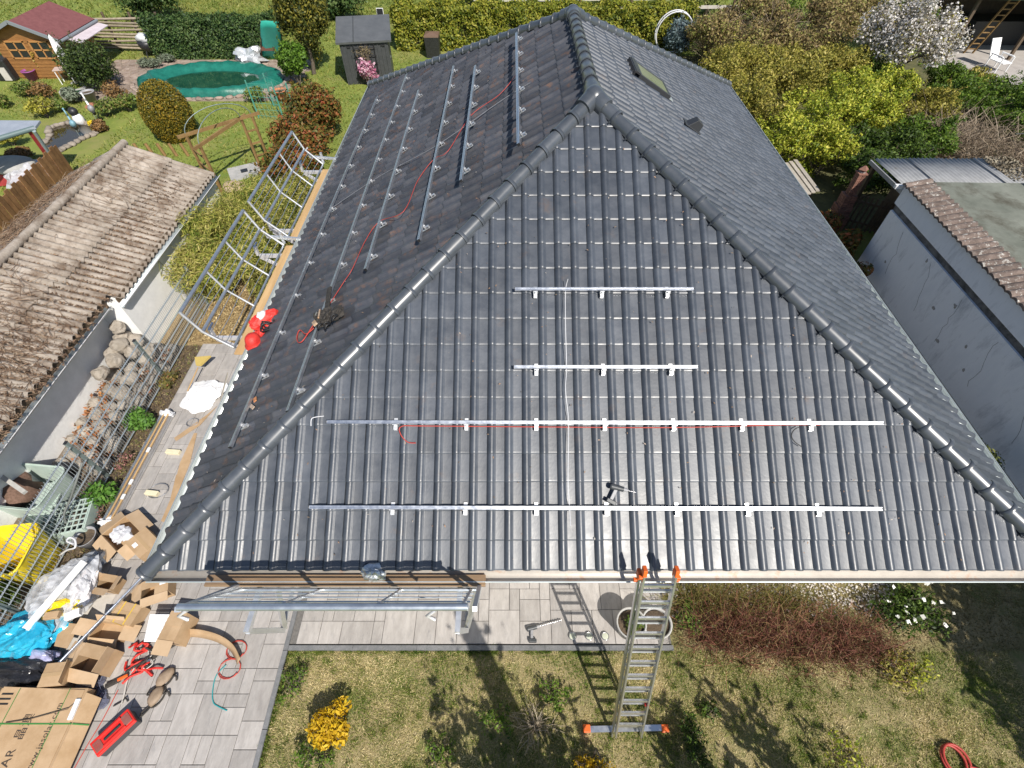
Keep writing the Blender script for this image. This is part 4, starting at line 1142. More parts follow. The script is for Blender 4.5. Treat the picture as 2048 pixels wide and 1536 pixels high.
MB().crumple((0, 0, .2), (.21, .17, .08), 61, .6, 34, 20).build('packing_film', clear_mat('film', (0.75, 0.75, 0.78), .75), t, local=True)
carton('closed box with white sticker below the wrapped rails', (293, 1090), .44, .36, .24, -.62, sticker=(-.1, -.28))
carton('small upright box right of the clear waste bag', (222, 1168), .26, .22, .24, -.15, (150, 100, None, 160))
carton('open box with pink sticker next to the eave guard bracket', (318, 1178), .40, .28, .24, .35, (None, 205, None, 190), sticker=(.3, .1))
carton('closed box with two yellow straps in the middle of the heap', (258, 1230), .42, .30, .22, -.2, straps=2)
carton('open low box with long flaps below the strapped box', (222, 1263), .46, .24, .18, -.08, (200, 150, 120, 215))
carton('large open box with raised flap at the end of the heap', (196, 1320), .48, .34, .24, -.18, (100, 195, None, 200))
carton('tall box standing next to the white foam sheet', (358, 1258), .26, .40, .36, -.12, (None, None, None, 190))
carton('dark shaded box beside the black waste bags', (122, 1352), .32, .3, .28, .1, (110, None, None, None))
t = thing('foam_sheet', 'white ribbed foam sheet leaning on the tall box', 'foam sheet', G(318, 1258, .2))
c = G(318, 1256, .26)
sh = MB()
for k in range(7): sh.box(c + Vector((0, -.155 + .052 * k, -.05 + .018 * k)), (.36, .05, .022), Matrix.Rotation(.30, 3, 'X'))
sh.build('sheet', m_foam, t, bevel=.006)
def flat_sheet(label, px, m=None, z=.05, name='cardboard_sheet', cat='cardboard', lift=0.0, thick=.006):
    pts = [G(u, v, z + lift * (k % 2)) for k, (u, v) in enumerate(px)]
    n = len(pts)
    mb = MB(); vs = pts + [p - Vector((0, 0, thick)) for p in pts]
    mb.add(vs, [tuple(range(n)), tuple(reversed(range(n, 2 * n)))] + [(i, n + i, n + (i + 1) % n, (i + 1) % n) for i in range(n)])
    return tag(mb.build(name, m or m_card), label, cat)
flat_sheet('long pale sheet on the paving under the aluminium rail', ((192, 1190), (232, 1188), (215, 1225), (172, 1290), (150, 1335), (120, 1328), (148, 1260), (172, 1215)), m_sheet, .055)
flat_sheet('flattened cardboard piece propped beside the blue bag', ((127, 1245), (156, 1248), (146, 1275), (134, 1297), (108, 1292), (116, 1265)), None, .30)
flat_sheet('long cardboard strip pointing to the red harness along the paving', ((272, 1175), (280, 1165), (250, 1215), (238, 1212)), None, .056)
flat_sheet('cardboard flap strip under the left gutter', ((388, 866), (394, 866), (380, 925), (356, 985), (341, 1000), (360, 925)), None, .056)
flat_sheet('long torn cardboard strip beside the white builder sack', ((413, 830), (434, 812), (400, 850), (352, 882), (348, 876), (385, 850)), None, .064)
flat_sheet('narrow cardboard strip along the left wall below the gutter', ((352, 950), (372, 935), (348, 1010), (330, 1045), (322, 1042), (340, 1000)), None, .052)
flat_sheet('short cardboard scrap by the fence bed', ((286, 885), (298, 882), (292, 895), (283, 897)), None, .02)
# curved cardboard strip
pts = smooth_path([G(u, v, .06) for u, v in ((375, 1268), (405, 1270), (440, 1280), (466, 1298), (480, 1325))], 5)
mb = MB(); vs = []
for i, p in enumerate(pts):
    d = (pts[min(i + 1, len(pts) - 1)] - pts[max(0, i - 1)]).normalized(); s_ = Vector((-d.y, d.x, 0))
    vs += [p + s_ * .05 + Vector((0, 0, .11)), p - s_ * .04]
mb.add(vs, [(2 * i, 2 * i + 1, 2 * i + 3, 2 * i + 2) for i in range(len(pts) - 1)], True)
tag(mb.build('cardboard_strip', m_card, solid=.006), 'curved standing cardboard strip next to the tall box', 'cardboard')
for lab, a_, b_ in (('yellow foam block under the wrapped rails', (333, 903), (360, 905)), ('lower yellow foam block on the paving by the coil', (292, 985), (316, 988))):
    p, q = G(*a_, .08), G(*b_, .08)
    tag(MB().beam(p, q, .09, .07).build('foam_block', mat('pale_foam', (0.62, 0.56, 0.38), (0.7, 0.64, 0.46), 12, 0.8), bevel=.006), lab, 'foam block')

# wrapped rails
t = thing('rail_bundle', 'bundle of wrapped aluminium rails along the fence bed', 'rail bundle', (-7.18, 4.9, .04))
for k in range(4):
    for l in range(2):
        MB().box((-7.265 + k * .056, 4.92, .085 + l * .056), (.05, 2.42, .05)).build('rail', m_alu, t, bevel=.003)
for k, x in enumerate((-7.20, -7.115)):
    MB().box((x, 4.9, .182), (.028, 2.35, .016)).build('batten', m_plank, t)
for y in (3.72, 6.12):
    MB().blob((-7.18, y, .12), (.15, .10, .09), int(y * 10), .3, 12, 8, 3.0, smooth=False).build('film_end', clear_mat('film_w', (0.8, 0.8, 0.82), .8), t)
for y in (4.2, 4.5, 5.2): MB().box((-7.11, y, .195), (.05, .10, .02)).build('tape', m_paper, t)

# single aluminium rail and white profile lying over the waste bags
a_, b_ = G(288, 1150, .35), G(82, 1362, .33)
tag(MB().extrude(RPROF, a_, b_).build('loose_rail', m_rail), 'single aluminium rail lying diagonally across the cardboard heap', 'rail')
a_, b_ = G(166, 1122, .72), G(48, 1258, .62)
tag(MB().extrude([(-.045, -.05), (.045, -.05), (.045, 0), (.035, 0), (.035, -.04), (-.035, -.04), (-.035, 0), (-.045, 0)], a_, b_).build('white_profile', mat('white_profile', (0.78, 0.79, 0.80), None, rough=0.4)), 'white channel profile lying over the waste bags', 'profile')

# waste bags
m_clear = clear_mat('clear_bag', (0.72, 0.74, 0.78), .42, .10)
m_blue = mat('blue_bag', (0.015, 0.28, 0.46), (0.03, 0.42, 0.60), 3, 0.18, bump=0.6, bump_scale=7, coat=.4)
m_yel = mat('yellow_bag', (0.78, 0.52, 0.0), (0.88, 0.66, 0.02), 5, 0.35, bump=0.5, bump_scale=10)
m_bin = mat('black_bag', (0.012, 0.012, 0.014), (0.022, 0.022, 0.026), 5, 0.28, bump=0.8, bump_scale=9)
c = G(132, 1190, .3)
tag(MB().crumple((c.x, c.y, .30), (.50, .62, .34), 70, .36, 56, 32, flat=-.27, R=rot_z(-.2)).build('clear_waste_bag', m_clear), 'big clear plastic bag full of packaging waste', 'waste bag')
c = G(118, 1215, .36)
tag(MB().crumple((c.x, c.y, .34), (.32, .24, .24), 71, .6, 40, 24).build('yellow_waste_bag', m_yel), 'crumpled yellow plastic in the clear waste bag', 'waste bag')
tag(MB().crumple(G(165, 1180, .4), (.2, .3, .18), 75, .6, 34, 20).build('crumpled_film', mat('crumpled_white', (0.62, 0.6, 0.62), (0.75, 0.73, 0.74), 8, 0.5)), 'crumpled white film in the clear waste bag', 'film')
for k, (u, v, lab) in enumerate(((105, 1231, 'small brown box scrap below the yellow plastic'), (146, 1229, 'small white box scrap next to the yellow plastic'))):
    p = G(u, v, .58)
    tag(MB().box(p, (.2, .1, .07), .15 + .3 * k).build('box_scrap', m_card if k == 0 else m_paper, bevel=.004), lab, 'box')
c = G(58, 1268, .3)
tag(MB().crumple((c.x, c.y, .3), (.52, .36, .34), 72, .42, 56, 32, flat=-.27, R=rot_z(.2)).build('blue_waste_bag', m_blue), 'shiny blue plastic waste bag at the fence', 'waste bag')
c = G(50, 1335, .2)
tag(MB().crumple((c.x, c.y, .2), (.5, .22, .2), 73, .45, 44, 26, flat=-.18).build('black_waste_bag', m_bin), 'black plastic waste bag behind the long carton', 'waste bag')
c = G(88, 1318, .2)
tag(MB().crumple((c.x, c.y, .2), (.3, .14, .18), 74, .5, 36, 20, flat=-.18).build('clear_wrap', clear_mat('violet_film', (0.42, 0.42, 0.62), .7)), 'violet-tinted clear wrap below the blue bag', 'wrap')

# long carton of modules with its print
bx0, bx1, by0, by1, bh = -7.25, -6.03, -1.2, 1.16, .32
t = thing('module_carton', 'long tan carton with printed web address and green straps', 'carton', ((bx0 + bx1) / 2, (by0 + by1) / 2, .04))
MB().box(((bx0 + bx1) / 2, (by0 + by1) / 2, .10), (bx1 - bx0, by1 - by0, .12)).build('pallet_base', m_wood_d, t)
MB().box(((bx0 + bx1) / 2, (by0 + by1) / 2, .24), (bx1 - bx0 + .01, by1 - by0 + .01, .16)).build('carton_body', m_card, t, bevel=.004)
MB().slab([(bx0 + .01, by0, bh + .008), (bx1 - .02, by0, bh + .008), (bx1 - .03, by1 - .02, bh + .010), (bx0 + .02, by1 + .02, bh + .006)], .007).build('carton_lid', m_card, t)
MB().slab([(bx1 + .01, by0, .33), (bx1 + .15, by0, .17), (bx1 + .15, by1 - .1, .17), (bx1 + .01, by1 - .05, .33)], .006).build('side_flap', m_card, t)
m_gst = mat('green_strap', (0.05, 0.22, 0.05), None, rough=0.45)
for y in (.74,): MB().box(((bx0 + bx1) / 2, y, bh + .012), (bx1 - bx0 + .02, .016, .004)).box((bx1 + .085, y, .257), (.2, .016, .006), Matrix.Rotation(math.radians(49), 3, 'Y')).build('strap', m_gst, t)
for x in (-6.98, -6.27): MB().box((x, (by0 + by1) / 2, bh + .0125), (.009, by1 - by0, .002)).build('lid_line', m_gst, t)
m_ink = mat('print_ink', (0.06, 0.045, 0.035), None, rough=0.8)
def print_on(body, size, end, m, parent, name='lettering'):
    cu = bpy.data.curves.new('lettering', 'FONT'); cu.body = body; cu.size = size; cu.align_x = 'RIGHT'; cu.align_y = 'BOTTOM_BASELINE'
    cu.space_character = 1.08
    tmp = bpy.data.objects.new('lettering', cu); COL.objects.link(tmp)
    dg = bpy.context.evaluated_depsgraph_get()
    me = bpy.data.meshes.new_from_object(tmp.evaluated_get(dg)); bpy.data.objects.remove(tmp)
    o = link(name, me, None, parent, Matrix.Translation(Vector(end)) @ Matrix.Rotation(math.pi / 2, 4, 'Z'))
    me.materials.clear(); me.materials.append(m)
    return o
print_on('www.jasolar.com', .105, (-6.275, .985, bh + .0135), m_ink, t)
print_on('\u6676\u6fb3', .15, (-6.60, .86, bh + .0135), m_ink, t)
print_on('SOLAR', .15, (-6.60, .46, bh + .0135), m_ink, t)
MB().box((-7.12, .97, bh + .012), (.16, .02, .003)).box((-7.12, 1.03, bh + .012), (.16, .02, .003)).box((-7.12, 1.09, bh + .012), (.16, .02, .003)).build('printed_bar', m_black, t)
t2 = thing('edge_protector', 'white foam corner piece with cut strap on the long carton edge', 'foam', G(150, 1420, .3))
p, q = G(158, 1398, .33), G(140, 1440, .33)
MB().beam(p, q, .06, .04).build('foam_bar', m_foam, t2); MB().tube([p, G(135, 1418, .36), G(60, 1438, .345), G(10, 1446, .345)], .006, 5).build('cut_strap', m_wood_d, t2)

# red toolbox
c = G(236, 1466, .12)
t = thing('toolbox', 'red plastic toolbox with grey base on the paving', 'toolbox', (c.x, c.y, PZ), math.radians(-38))
MB().box((0, 0, .075), (.22, .50, .14)).build('base', mat('toolbox_grey', (0.06, 0.06, 0.065), None, rough=0.5), t, bevel=.012, local=True)
m_tb = mat('toolbox_red', (0.62, 0.02, 0.015), (0.7, 0.035, 0.025), 6, 0.35)
MB().box((0, 0, .17), (.235, .52, .05)).build('lid', m_tb, t, bevel=.012, local=True)
MB().box((-.075, 0, .205), (.03, .30, .025)).box((.075, 0, .205), (.03, .30, .025)).build('rim', m_tb, t, bevel=.005, local=True)
MB().box((0, 0, .20), (.035, .22, .03)).build('handle', m_black, t, bevel=.008, local=True)
for y in (-.19, .19): MB().box((0, y, .198), (.15, .10, .012)).build('compartment', clear_mat('smoked_lid', (0.28, 0.12, 0.10), .8), t, bevel=.004, local=True)

# knee pads
m_pad = mat('pad_tan', (0.23, 0.165, 0.11), (0.31, 0.23, 0.16), 14, 0.7)
for lab, u, v, a in (('upper tan knee pad with black strap on the paving', 330, 1356, .5), ('lower tan knee pad with black strap on the paving', 313, 1393, .3)):
    c = G(u, v, .08); t = thing('knee_pad', lab, 'knee pad', (c.x, c.y, PZ), -a, 'knee pads on the paving')
    MB().blob((0, 0, .05), (.085, .13, .045), u, .12, 14, 8, 1.6, flat=-.04).build('pad', m_pad, t, local=True)
    MB().tube([Vector((.09 * math.cos(q), .135 * math.sin(q), .012)) for q in np.linspace(0, 6.28, 16)], .014, 5).build('edge', m_bag, t, local=True)
    MB().tube(smooth_path([(.07, .06, .03), (.13, .10, .05), (.17, .06, .02)]), .014, 5).tube(smooth_path([(-.02, -.12, .02), (-.06, -.22, .03), (-.02, -.26, .05), (.0, -.14, .02)]), .012, 5).build('strap', m_bag, t, local=True)

# safety harness tangle
c = G(290, 1318, .06); t = thing('safety_harness', 'tangled red and black safety harness on the paving', 'harness', (c.x, c.y, PZ))
hg = random.Random(4)
for nm, mm, k_ in (('webbing', m_redfab, 9), ('strap', m_bag, 7), ('rope', m_sheet, 3)):
    mb = MB()
    for k in range(k_):
        p = Vector((hg.uniform(-.18, .18), hg.uniform(-.11, .11), .02)); pts = [p]
        for _ in range(4):
            p = p + Vector((hg.uniform(-.13, .15), hg.uniform(-.10, .10), 0)); p.z = hg.uniform(.015, .08); pts.append(p)
        mb.tube(smooth_path(pts, 4), .018 if nm != 'rope' else .009, 4)
    mb.build(nm, mm, t, local=True)
for q in ((.1, -.03, .07), (-.12, .04, .06)): MB().box(q, (.05, .03, .012), .6).build('buckle', m_steel, t, local=True)
cable('pale rope running from the harness to the black hook', [G(u, v, .07) for u, v in ((283, 1295), (272, 1330), (255, 1360), (248, 1390), (243, 1408))], .012, m_sheet, 'rope', 'rope')
cable('thin red cord along the paving beside the long carton', [G(u, v, .056) for u, v in ((236, 1380), (205, 1440), (175, 1490), (148, 1538), (120, 1590))], .006, m_red, 'cord', 'cord')
cp = G(460, 1312, .06)
def coil(label, u, v, r, turns, m, sq=.8, tail=()):
    c = G(u, v, .06); pts = []
    for i in range(int(turns * 14)):
        a = i / 14 * 6.28; q = r * (1 + .12 * math.sin(i * .37))
        pts.append(c + Vector((q * math.cos(a) + .03 * math.sin(i * .11), q * sq * math.sin(a), .008 * math.sin(i * .5) + .004 * i / 14)))
    pts += [G(*q, .06) for q in tail]
    tag(MB().tube(pts, .006, 5).build('cable_coil', m, ), label, 'cable')
coil('upper red cable coil on the paving by the cardboard strip', 472, 1300, .15, 2, m_red)
coil('lower red cable coil on the paving', 458, 1338, .16, 2, m_red)
cable('teal cable end curling out of the lower coil', [G(u, v, .056) for u, v in ((452, 1330), (432, 1352), (425, 1385), (427, 1405), (437, 1413), (454, 1421))], .008, mat('teal_cable', (0.02, 0.28, 0.30), None, rough=0.5))
coil('thin dark cable coil beside the lower foam block', 316, 982, .18, 2, m_gry)
coil('thin dark cable coil below the white builder sack', 384, 845, .12, 2, m_gry)

# small hand tools
c = G(236, 1362, .06); t = thing('pruning_saw', 'orange-handled cutter in a black holster on the paving', 'tool', (c.x, c.y, PZ), .5)
MB().box((-.06, 0, .03), (.2, .07, .04)).build('holster', m_bag, t, bevel=.015, local=True); MB().box((.08, .0, .045), (.14, .045, .03)).build('handle', m_orange, t, bevel=.01, local=True)
for lab, u, v, s_ in (('clear bag of dark screws next to the orange-handled cutter', 196, 1398, 3), ('small clear plastic bag beside the bag of screws', 175, 1408, 5), ('empty clear plastic sleeve above the bag of screws', 186, 1368, 7)):
    tag(MB().blob(G(u, v, .08), (.13, .10, .035), s_, .45, 14, 8, 3.0, smooth=False).build('screw_bag', clear_mat('screw_film', (0.16, 0.17, 0.24), .7)), lab, 'plastic bag')
t = thing('hook_bracket', 'small black hooked bracket on the paving above the toolbox', 'bracket', G(240, 1405, .05))
MB().tube([G(227, 1412, .06), G(243, 1403, .06), G(252, 1396, .09), G(256, 1403, .06)], .012, 5).build('bent_arm', m_blk, t)

# white builder sack, broom, spade
c = G(403, 790, .15)
tag(MB().crumple((c.x, c.y, .13), (.47, .42, .12), 80, .42, 70, 36, flat=-.09, R=rot_z(.4), sharp=.8).build('builder_sack', mat('white_sack', (0.70, 0.70, 0.71), (0.80, 0.80, 0.80), 5, 0.55, bump=0.6, bump_scale=8)), 'crumpled white woven builder sack on the paving', 'sack')
t = thing('broom', 'straw broom leaning at the edge of the paving', 'broom', G(380, 775, .05))
a_, b_ = G(375, 782, .25), G(396, 735, .35)
MB().tube([a_, b_], .014, 6).build('handle', m_plank, t)
hb = G(399, 731, .33)
mb = MB(); mb.add([hb + Vector(q) for q in ((-.05, -.02, 0), (.05, -.02, 0), (.18, .24, .02), (-.16, .20, .02), (-.05, -.02, .05), (.05, -.02, .05), (.18, .24, .06), (-.16, .20, .06))], [(0, 3, 2, 1), (4, 5, 6, 7), (0, 1, 5, 4), (1, 2, 6, 5), (2, 3, 7, 6), (3, 0, 4, 7)])
mb.build('bristles', mat('straw', (0.42, 0.30, 0.07), (0.55, 0.42, 0.14), 40, 0.85, stretch=(6, 1, 1)), t)
t = thing('spirit_level', 'grey board and yellow tape standing at the left wall by the sack', 'board', G(442, 790, .05))
MB().beam(G(455, 748, .9), G(441, 800, .2), .09, .02).build('board', mat('grey_board', (0.3, 0.27, 0.22), (0.38, 0.35, 0.3), 8, 0.8), t)
MB().box(G(470, 757, 1.1), (.08, .07, .07)).build('tape_case', m_ygreen, t, bevel=.01)
c = G(172, 1075, .25); t = thing('grey_bucket', 'grey bucket with soil standing by the fence end', 'bucket', (c.x, c.y, .02))
MB().lathe([(.001, .0), (.13, 0), (.18, .28), (.19, .29), (.165, .28), (.15, .22), (.001, .22)], (c.x, c.y, .02), 18).build('shell', m_drill_g, t)
MB().lathe([(.001, .235), (.155, .232)], (c.x, c.y, .02), 16).build('soil', m_soil, t)
c = G(188, 1115, .2)
tag(MB().crumple((c.x, c.y, .16), (.22, .17, .13), 83, .5, 30, 18).build('clear_wrap', clear_mat('grey_film', (0.3, 0.32, 0.35), .6)), 'dark crumpled wrap at the upper end of the white profile', 'wrap')

# ================================================================== garden behind: left half
def hedge(name, label, x0, x1, y0, y1, h, n, leaf, m, seed, rough=.14, cat='hedge', group=None, aspect=.55, wave=.12):
    rgx = np.random.RandomState(seed)
    t = thing(name, label, cat, ((x0 + x1) / 2, (y0 + y1) / 2, 0), 0, group)
    lx, ly = x1 - x0, y1 - y0
    a = np.array([lx * ly, lx * h, lx * h * .4, ly * h, ly * h]); a /= a.sum()
    k = rgx.choice(5, n, p=a); u, v = rgx.rand(n), rgx.rand(n)
    P = np.empty((n, 3)); N_ = np.zeros((n, 3))
    def put(sel, x, y, z, nn): P[sel, 0], P[sel, 1], P[sel, 2] = x[sel], y[sel], z[sel]; N_[sel] = nn
    one = np.ones(n)
    put(k == 0, x0 + u * lx, y0 + v * ly, h * one, (0, 0, 1)); put(k == 1, x0 + u * lx, y0 * one, v * h, (0, -1, .2)); put(k == 2, x0 + u * lx, y1 * one, v * h, (0, 1, .2))
    put(k == 3, x0 * one, y0 + u * ly, v * h, (-1, 0, .2)); put(k == 4, x1 * one, y0 + u * ly, v * h, (1, 0, .2))
    nz = np.sin(P[:, 0] * 3.1 + seed) + np.sin(P[:, 0] * 7.3 + P[:, 2] * 4) * .6 + np.sin(P[:, 2] * 5.7 + P[:, 0] * 2.2 + seed) * .7
    P += unit(N_) * (nz * wave * .5)[:, None] - unit(N_) * (rgx.rand(n) ** 2 * rough * 2.2)[:, None] + rgx.randn(n, 3) * .03
    P[:, 2] = np.maximum(P[:, 2], .03)
    foliage('foliage', leaf_quads(rgx, P, N_ + np.array([0, 0, .3]), leaf, aspect, .7), m, t)
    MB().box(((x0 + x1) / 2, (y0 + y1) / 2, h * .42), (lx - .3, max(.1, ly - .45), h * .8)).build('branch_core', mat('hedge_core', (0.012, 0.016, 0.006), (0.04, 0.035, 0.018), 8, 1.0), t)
    return t
m_ivy = leaf_mat('ivy', [(0.015, 0.035, 0.012), (0.035, 0.075, 0.02), (0.07, 0.125, 0.03), (0.13, 0.18, 0.06)], .2)
m_thuja = leaf_mat('thuja', [(0.05, 0.08, 0.008), (0.15, 0.18, 0.017), (0.27, 0.28, 0.03), (0.38, 0.34, 0.05)], .25, patch=.45, patch_scale=1.6)
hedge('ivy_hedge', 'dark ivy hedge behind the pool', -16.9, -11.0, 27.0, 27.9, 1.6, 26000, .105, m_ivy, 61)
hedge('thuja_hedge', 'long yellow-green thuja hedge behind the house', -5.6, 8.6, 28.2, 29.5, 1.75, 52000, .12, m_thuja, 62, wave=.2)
plant('tall_conifer', 'tall dark conifer between the teal tarp and the grey shed', 'tree', G(628, 148), (1.05, 1.05, 1.9), 19000, .11, leaf_mat('conifer', [(0.02, 0.035, 0.008), (0.06, 0.075, 0.012), (0.15, 0.14, 0.02), (0.23, 0.20, 0.03)], .15), 63, lobes=22, zc=2.1, trunk=(.1, 1.2), stems=8, spread=.75, lobe=.36)
plant('light_conifer', 'light green conifer in front of the teal tarp', 'tree', G(600, 172), (.6, .55, .85), 6000, .12, leaf_mat('light_conifer', [(0.04, 0.09, 0.01), (0.10, 0.2, 0.02), (0.16, 0.28, 0.035)], .25), 64, lobes=12, zc=.95)
# photinia
m_phot = leaf_mat('photinia', [(0.045, 0.065, 0.015), (0.13, 0.13, 0.025), (0.22, 0.12, 0.03), (0.33, 0.085, 0.035)], .25, patch=.5, patch_scale=1.8)
plant('photinia_shrub', 'tallest red-leaved shrub right at the roof corner', 'shrub', (-7.15, 19.0, 0), (1.0, .95, .95), 9000, .115, m_phot, 65, lobes=12, group='red-leaved shrubs beside the roof')
plant('photinia_shrub', 'middle red-leaved shrub of the row', 'shrub', (-7.35, 17.35, 0), (.95, .9, .72), 8000, .11, m_phot, 66, lobes=11, group='red-leaved shrubs beside the roof')
plant('photinia_shrub', 'lowest red-leaved shrub behind the far eave guard', 'shrub', (-7.25, 15.9, 0), (.95, .9, .58), 8000, .11, m_phot, 67, lobes=11, group='red-leaved shrubs beside the roof')
plant('topiary_bush', 'clipped egg-shaped golden yew on the lawn', 'topiary', G(360, 276), (.74, .74, .98), 26000, .06, leaf_mat('yew', [(0.05, 0.055, 0.008), (0.12, 0.11, 0.012), (0.22, 0.17, 0.018), (0.34, 0.21, 0.02)], .15, patch=.4, patch_scale=1.0), 68, lobes=1, spread=.05, lobe=.98, shell=.12, zc=.90, jitter=.9)
plant('laurel_bush', 'round dark green bush beside the closed parasol', 'bush', G(208, 180), (1.0, 1.0, .95), 14000, .095, leaf_mat('laurel', [(0.02, 0.035, 0.012), (0.05, 0.085, 0.018), (0.11, 0.15, 0.035)], .2), 69, lobes=14)

# anthracite garden shed with magnolia
m_anth = mat('anthracite', (0.045, 0.048, 0.05), (0.06, 0.063, 0.066), 6, 0.5)
m_anth_r = mat('anthracite_roof', (0.085, 0.09, 0.095), (0.11, 0.115, 0.12), 3, 0.5)
t = thing('garden_shed', 'anthracite metal garden shed with sloping roof', 'shed', (-6.2, 25, 0))
fl, fr_ = Vector((-7.15, 23.94, 0)), Vector((-5.22, 24.25, 0)); ax = (fr_ - fl).normalized(); ay = Vector((-ax.y, ax.x, 0))
w_, d_ = 1.98, 1.75
def SH(a, b, z): return fl + ax * a + ay * b + Vector((0, 0, z))
body = MB(); body.add([SH(0, 0, 0), SH(w_, 0, 0), SH(w_, d_, 0), SH(0, d_, 0), SH(0, 0, 1.58), SH(w_, 0, 1.58), SH(w_, d_, 1.95), SH(0, d_, 1.95)], [(0, 1, 5, 4), (1, 2, 6, 5), (2, 3, 7, 6), (3, 0, 4, 7), (4, 5, 6, 7)])
body.build('body', m_anth, t)
for k in range(12): MB().box(SH(.1 + k * .16, -.012, .79), (.05, .025, 1.5), math.atan2(ax.y, ax.x)).build('cladding_rib', m_anth, t)
r_ = MB(); r_.slab([SH(-.12, -.12, 1.62), SH(w_ + .16, -.12, 1.62), SH(w_ + .16, d_ + .12, 2.02), SH(-.12, d_ + .12, 2.02)], .08)
rf = r_.build('roof', m_anth_r, t)
MB().slab([SH(.58, -.122, 1.632), (SH(.62, -.122, 1.632)), SH(.62, d_ + .1, 2.03), SH(.58, d_ + .1, 2.03)], .02).build('seam', m_anth, rf)
for a in (.35, 1.75): MB().box(SH(a, -.03, 1.42), (.16, .03, .06), math.atan2(ax.y, ax.x)).build('vent_grille', m_black, t)
MB().box(SH(w_ + .02, .3, .9), (.03, .1, .06)).build('door_handle', m_alu, t)
t = thing('solar_lamp', 'small black solar panel lamp standing behind the grey shed', 'lamp', SH(1.75, 2.3, 0))
MB().cyl(SH(1.75, 2.3, 0), SH(1.75, 2.3, 1.9), .02).build('pole', m_alu, t); MB().box(SH(1.75, 2.28, 2.0), (.26, .03, .26)).build('panel', m_black, t); MB().box(SH(1.75, 2.3, 2.0), (.30, .02, .30)).build('frame', m_paper, t)
tr = thing('trellis', 'dark wooden lattice trellis on the grey shed wall', 'trellis', SH(.95, -.08, 0))
for k in range(4): MB().beam(SH(.55 + k * .28, -.07, .1), SH(.55 + k * .28, -.07, 1.5), .025, .02).build('lath', m_black, tr)
for k in range(5): MB().beam(SH(.5, -.085, .25 + k * .28), SH(1.45, -.085, .25 + k * .28), .025, .02).build('lath', m_black, tr)
mg = SH(1.0, -.32, 0)
plant('magnolia', 'pink blossoming magnolia at the grey shed', 'shrub', mg, (.42, .3, .52), 950, .12, leaf_mat('magnolia', [(0.42, 0.10, 0.20), (0.62, 0.30, 0.42), (0.80, 0.62, 0.68)], .3), 70, zc=.62, stems=10, aspect=.7)
plant('dry_shrub', 'dry leafless climber above the pink magnolia', 'shrub', SH(1.0, -.25, .0), (.5, .2, .3), 300, .06, leaf_mat('dry_leaf', [(0.12, 0.09, 0.05), (0.25, 0.2, 0.1)], .1), 71, zc=1.25, stems=22)
c = G(868, 112); t = thing('compost_bin', 'dark bin with brown lid behind the roof', 'bin', c)
MB().add([c + Vector(q) for q in ((-.3, -.3, 0), (.3, -.3, 0), (.3, .3, 0), (-.3, .3, 0), (-.34, -.34, .85), (.34, -.34, .85), (.34, .34, .85), (-.34, .34, .85))], [(0, 1, 5, 4), (1, 2, 6, 5), (2, 3, 7, 6), (3, 0, 4, 7), (4, 5, 6, 7)]).build('body', m_black, t)
MB().lathe([(.48, .85), (.46, .93), (.1, 1.0), (.001, 1.0)], c, 4, R=rot_z(.78), smooth=False).build('lid', mat('brown_plastic', (0.16, 0.10, 0.07), None, rough=0.5), t)

# pool with green cover and stone terrace
m_flag = mat('flagstone', (0.20, 0.145, 0.115), (0.36, 0.29, 0.24), 4, 0.85, rnd=0.22, bump=0.4)
ter = struct('pool_terrace', MB().quad((-18.8, 22.2, .006), (-9.6, 22.2, .006), (-9.6, 27.0, .006), (-18.8, 27.0, .006)), mat('terrace_bed', (0.22, 0.18, 0.14), (0.32, 0.27, 0.21), 7, 0.95, bump=.5))
rf_ = random.Random(2)
PX, PY = -13.25, 24.3
for i in range(26):
    for j in range(13):
        x, y = -18.6 + i * .36 + rf_.uniform(-.04, .04) + (j % 2) * .18, 22.4 + j * .36 + rf_.uniform(-.03, .03)
        if ((x - PX) / 3.1) ** 2 + ((y - PY) / 1.75) ** 2 < 1.0: continue
        if x > -10 and y < 24: continue
        if y < 22.5 + .4 * math.sin(x * 2): continue
        q = [(x + math.cos(a) * rf_.uniform(.17, .22), y + math.sin(a) * rf_.uniform(.17, .22)) for a in [k * 1.047 + rf_.uniform(-.2, .2) for k in range(6)]]
        MB().prism(q, .004, .03 + rf_.uniform(0, .008)).build('flagstone', m_flag, ter)
m_tarp = mat('green_tarp', (0.006, 0.095, 0.07), (0.016, 0.17, 0.125), 3, 0.4, bump=0.9, bump_scale=4)
t = thing('pool', 'oval pool under a sagging green cover with rainwater', 'pool', (PX, PY, 0))
prof = [(1.04, .0), (1.02, .16), (.97, .27), (.90, .30), (.80, .24), (.70, .10), (.62, .03), (.30, .02), (.001, .02)]
n = 72; vs = []
for k, (r, z) in enumerate(prof):
    for j in range(n):
        a = 2 * math.pi * j / n; wv = (.018 * math.sin(j * 2.7) + .02 * math.sin(j * 5.1 + k)) * (1 if 0 < k < 6 else 0)
        vs.append((PX + 3.05 * r * math.cos(a) * (1 + wv * .4), PY + 1.72 * r * math.sin(a) * (1 + wv * .4), z + wv))
MB().add(vs, [(k * n + j, k * n + (j + 1) % n, (k + 1) * n + (j + 1) % n, (k + 1) * n + j) for k in range(len(prof) - 1) for j in range(n)], True).build('cover', m_tarp, t)
m_wat = mat('dark_water', (0.008, 0.05, 0.032), (0.02, 0.085, 0.05), 1.5, 0.06, spec=0.6)
MB().add([(PX + .15 + 3.05 * .70 * math.cos(6.2832 * j / 40), PY - .12 + 1.72 * .66 * math.sin(6.2832 * j / 40), .085) for j in range(40)], [tuple(range(40))]).build('rain_water', m_wat, t)
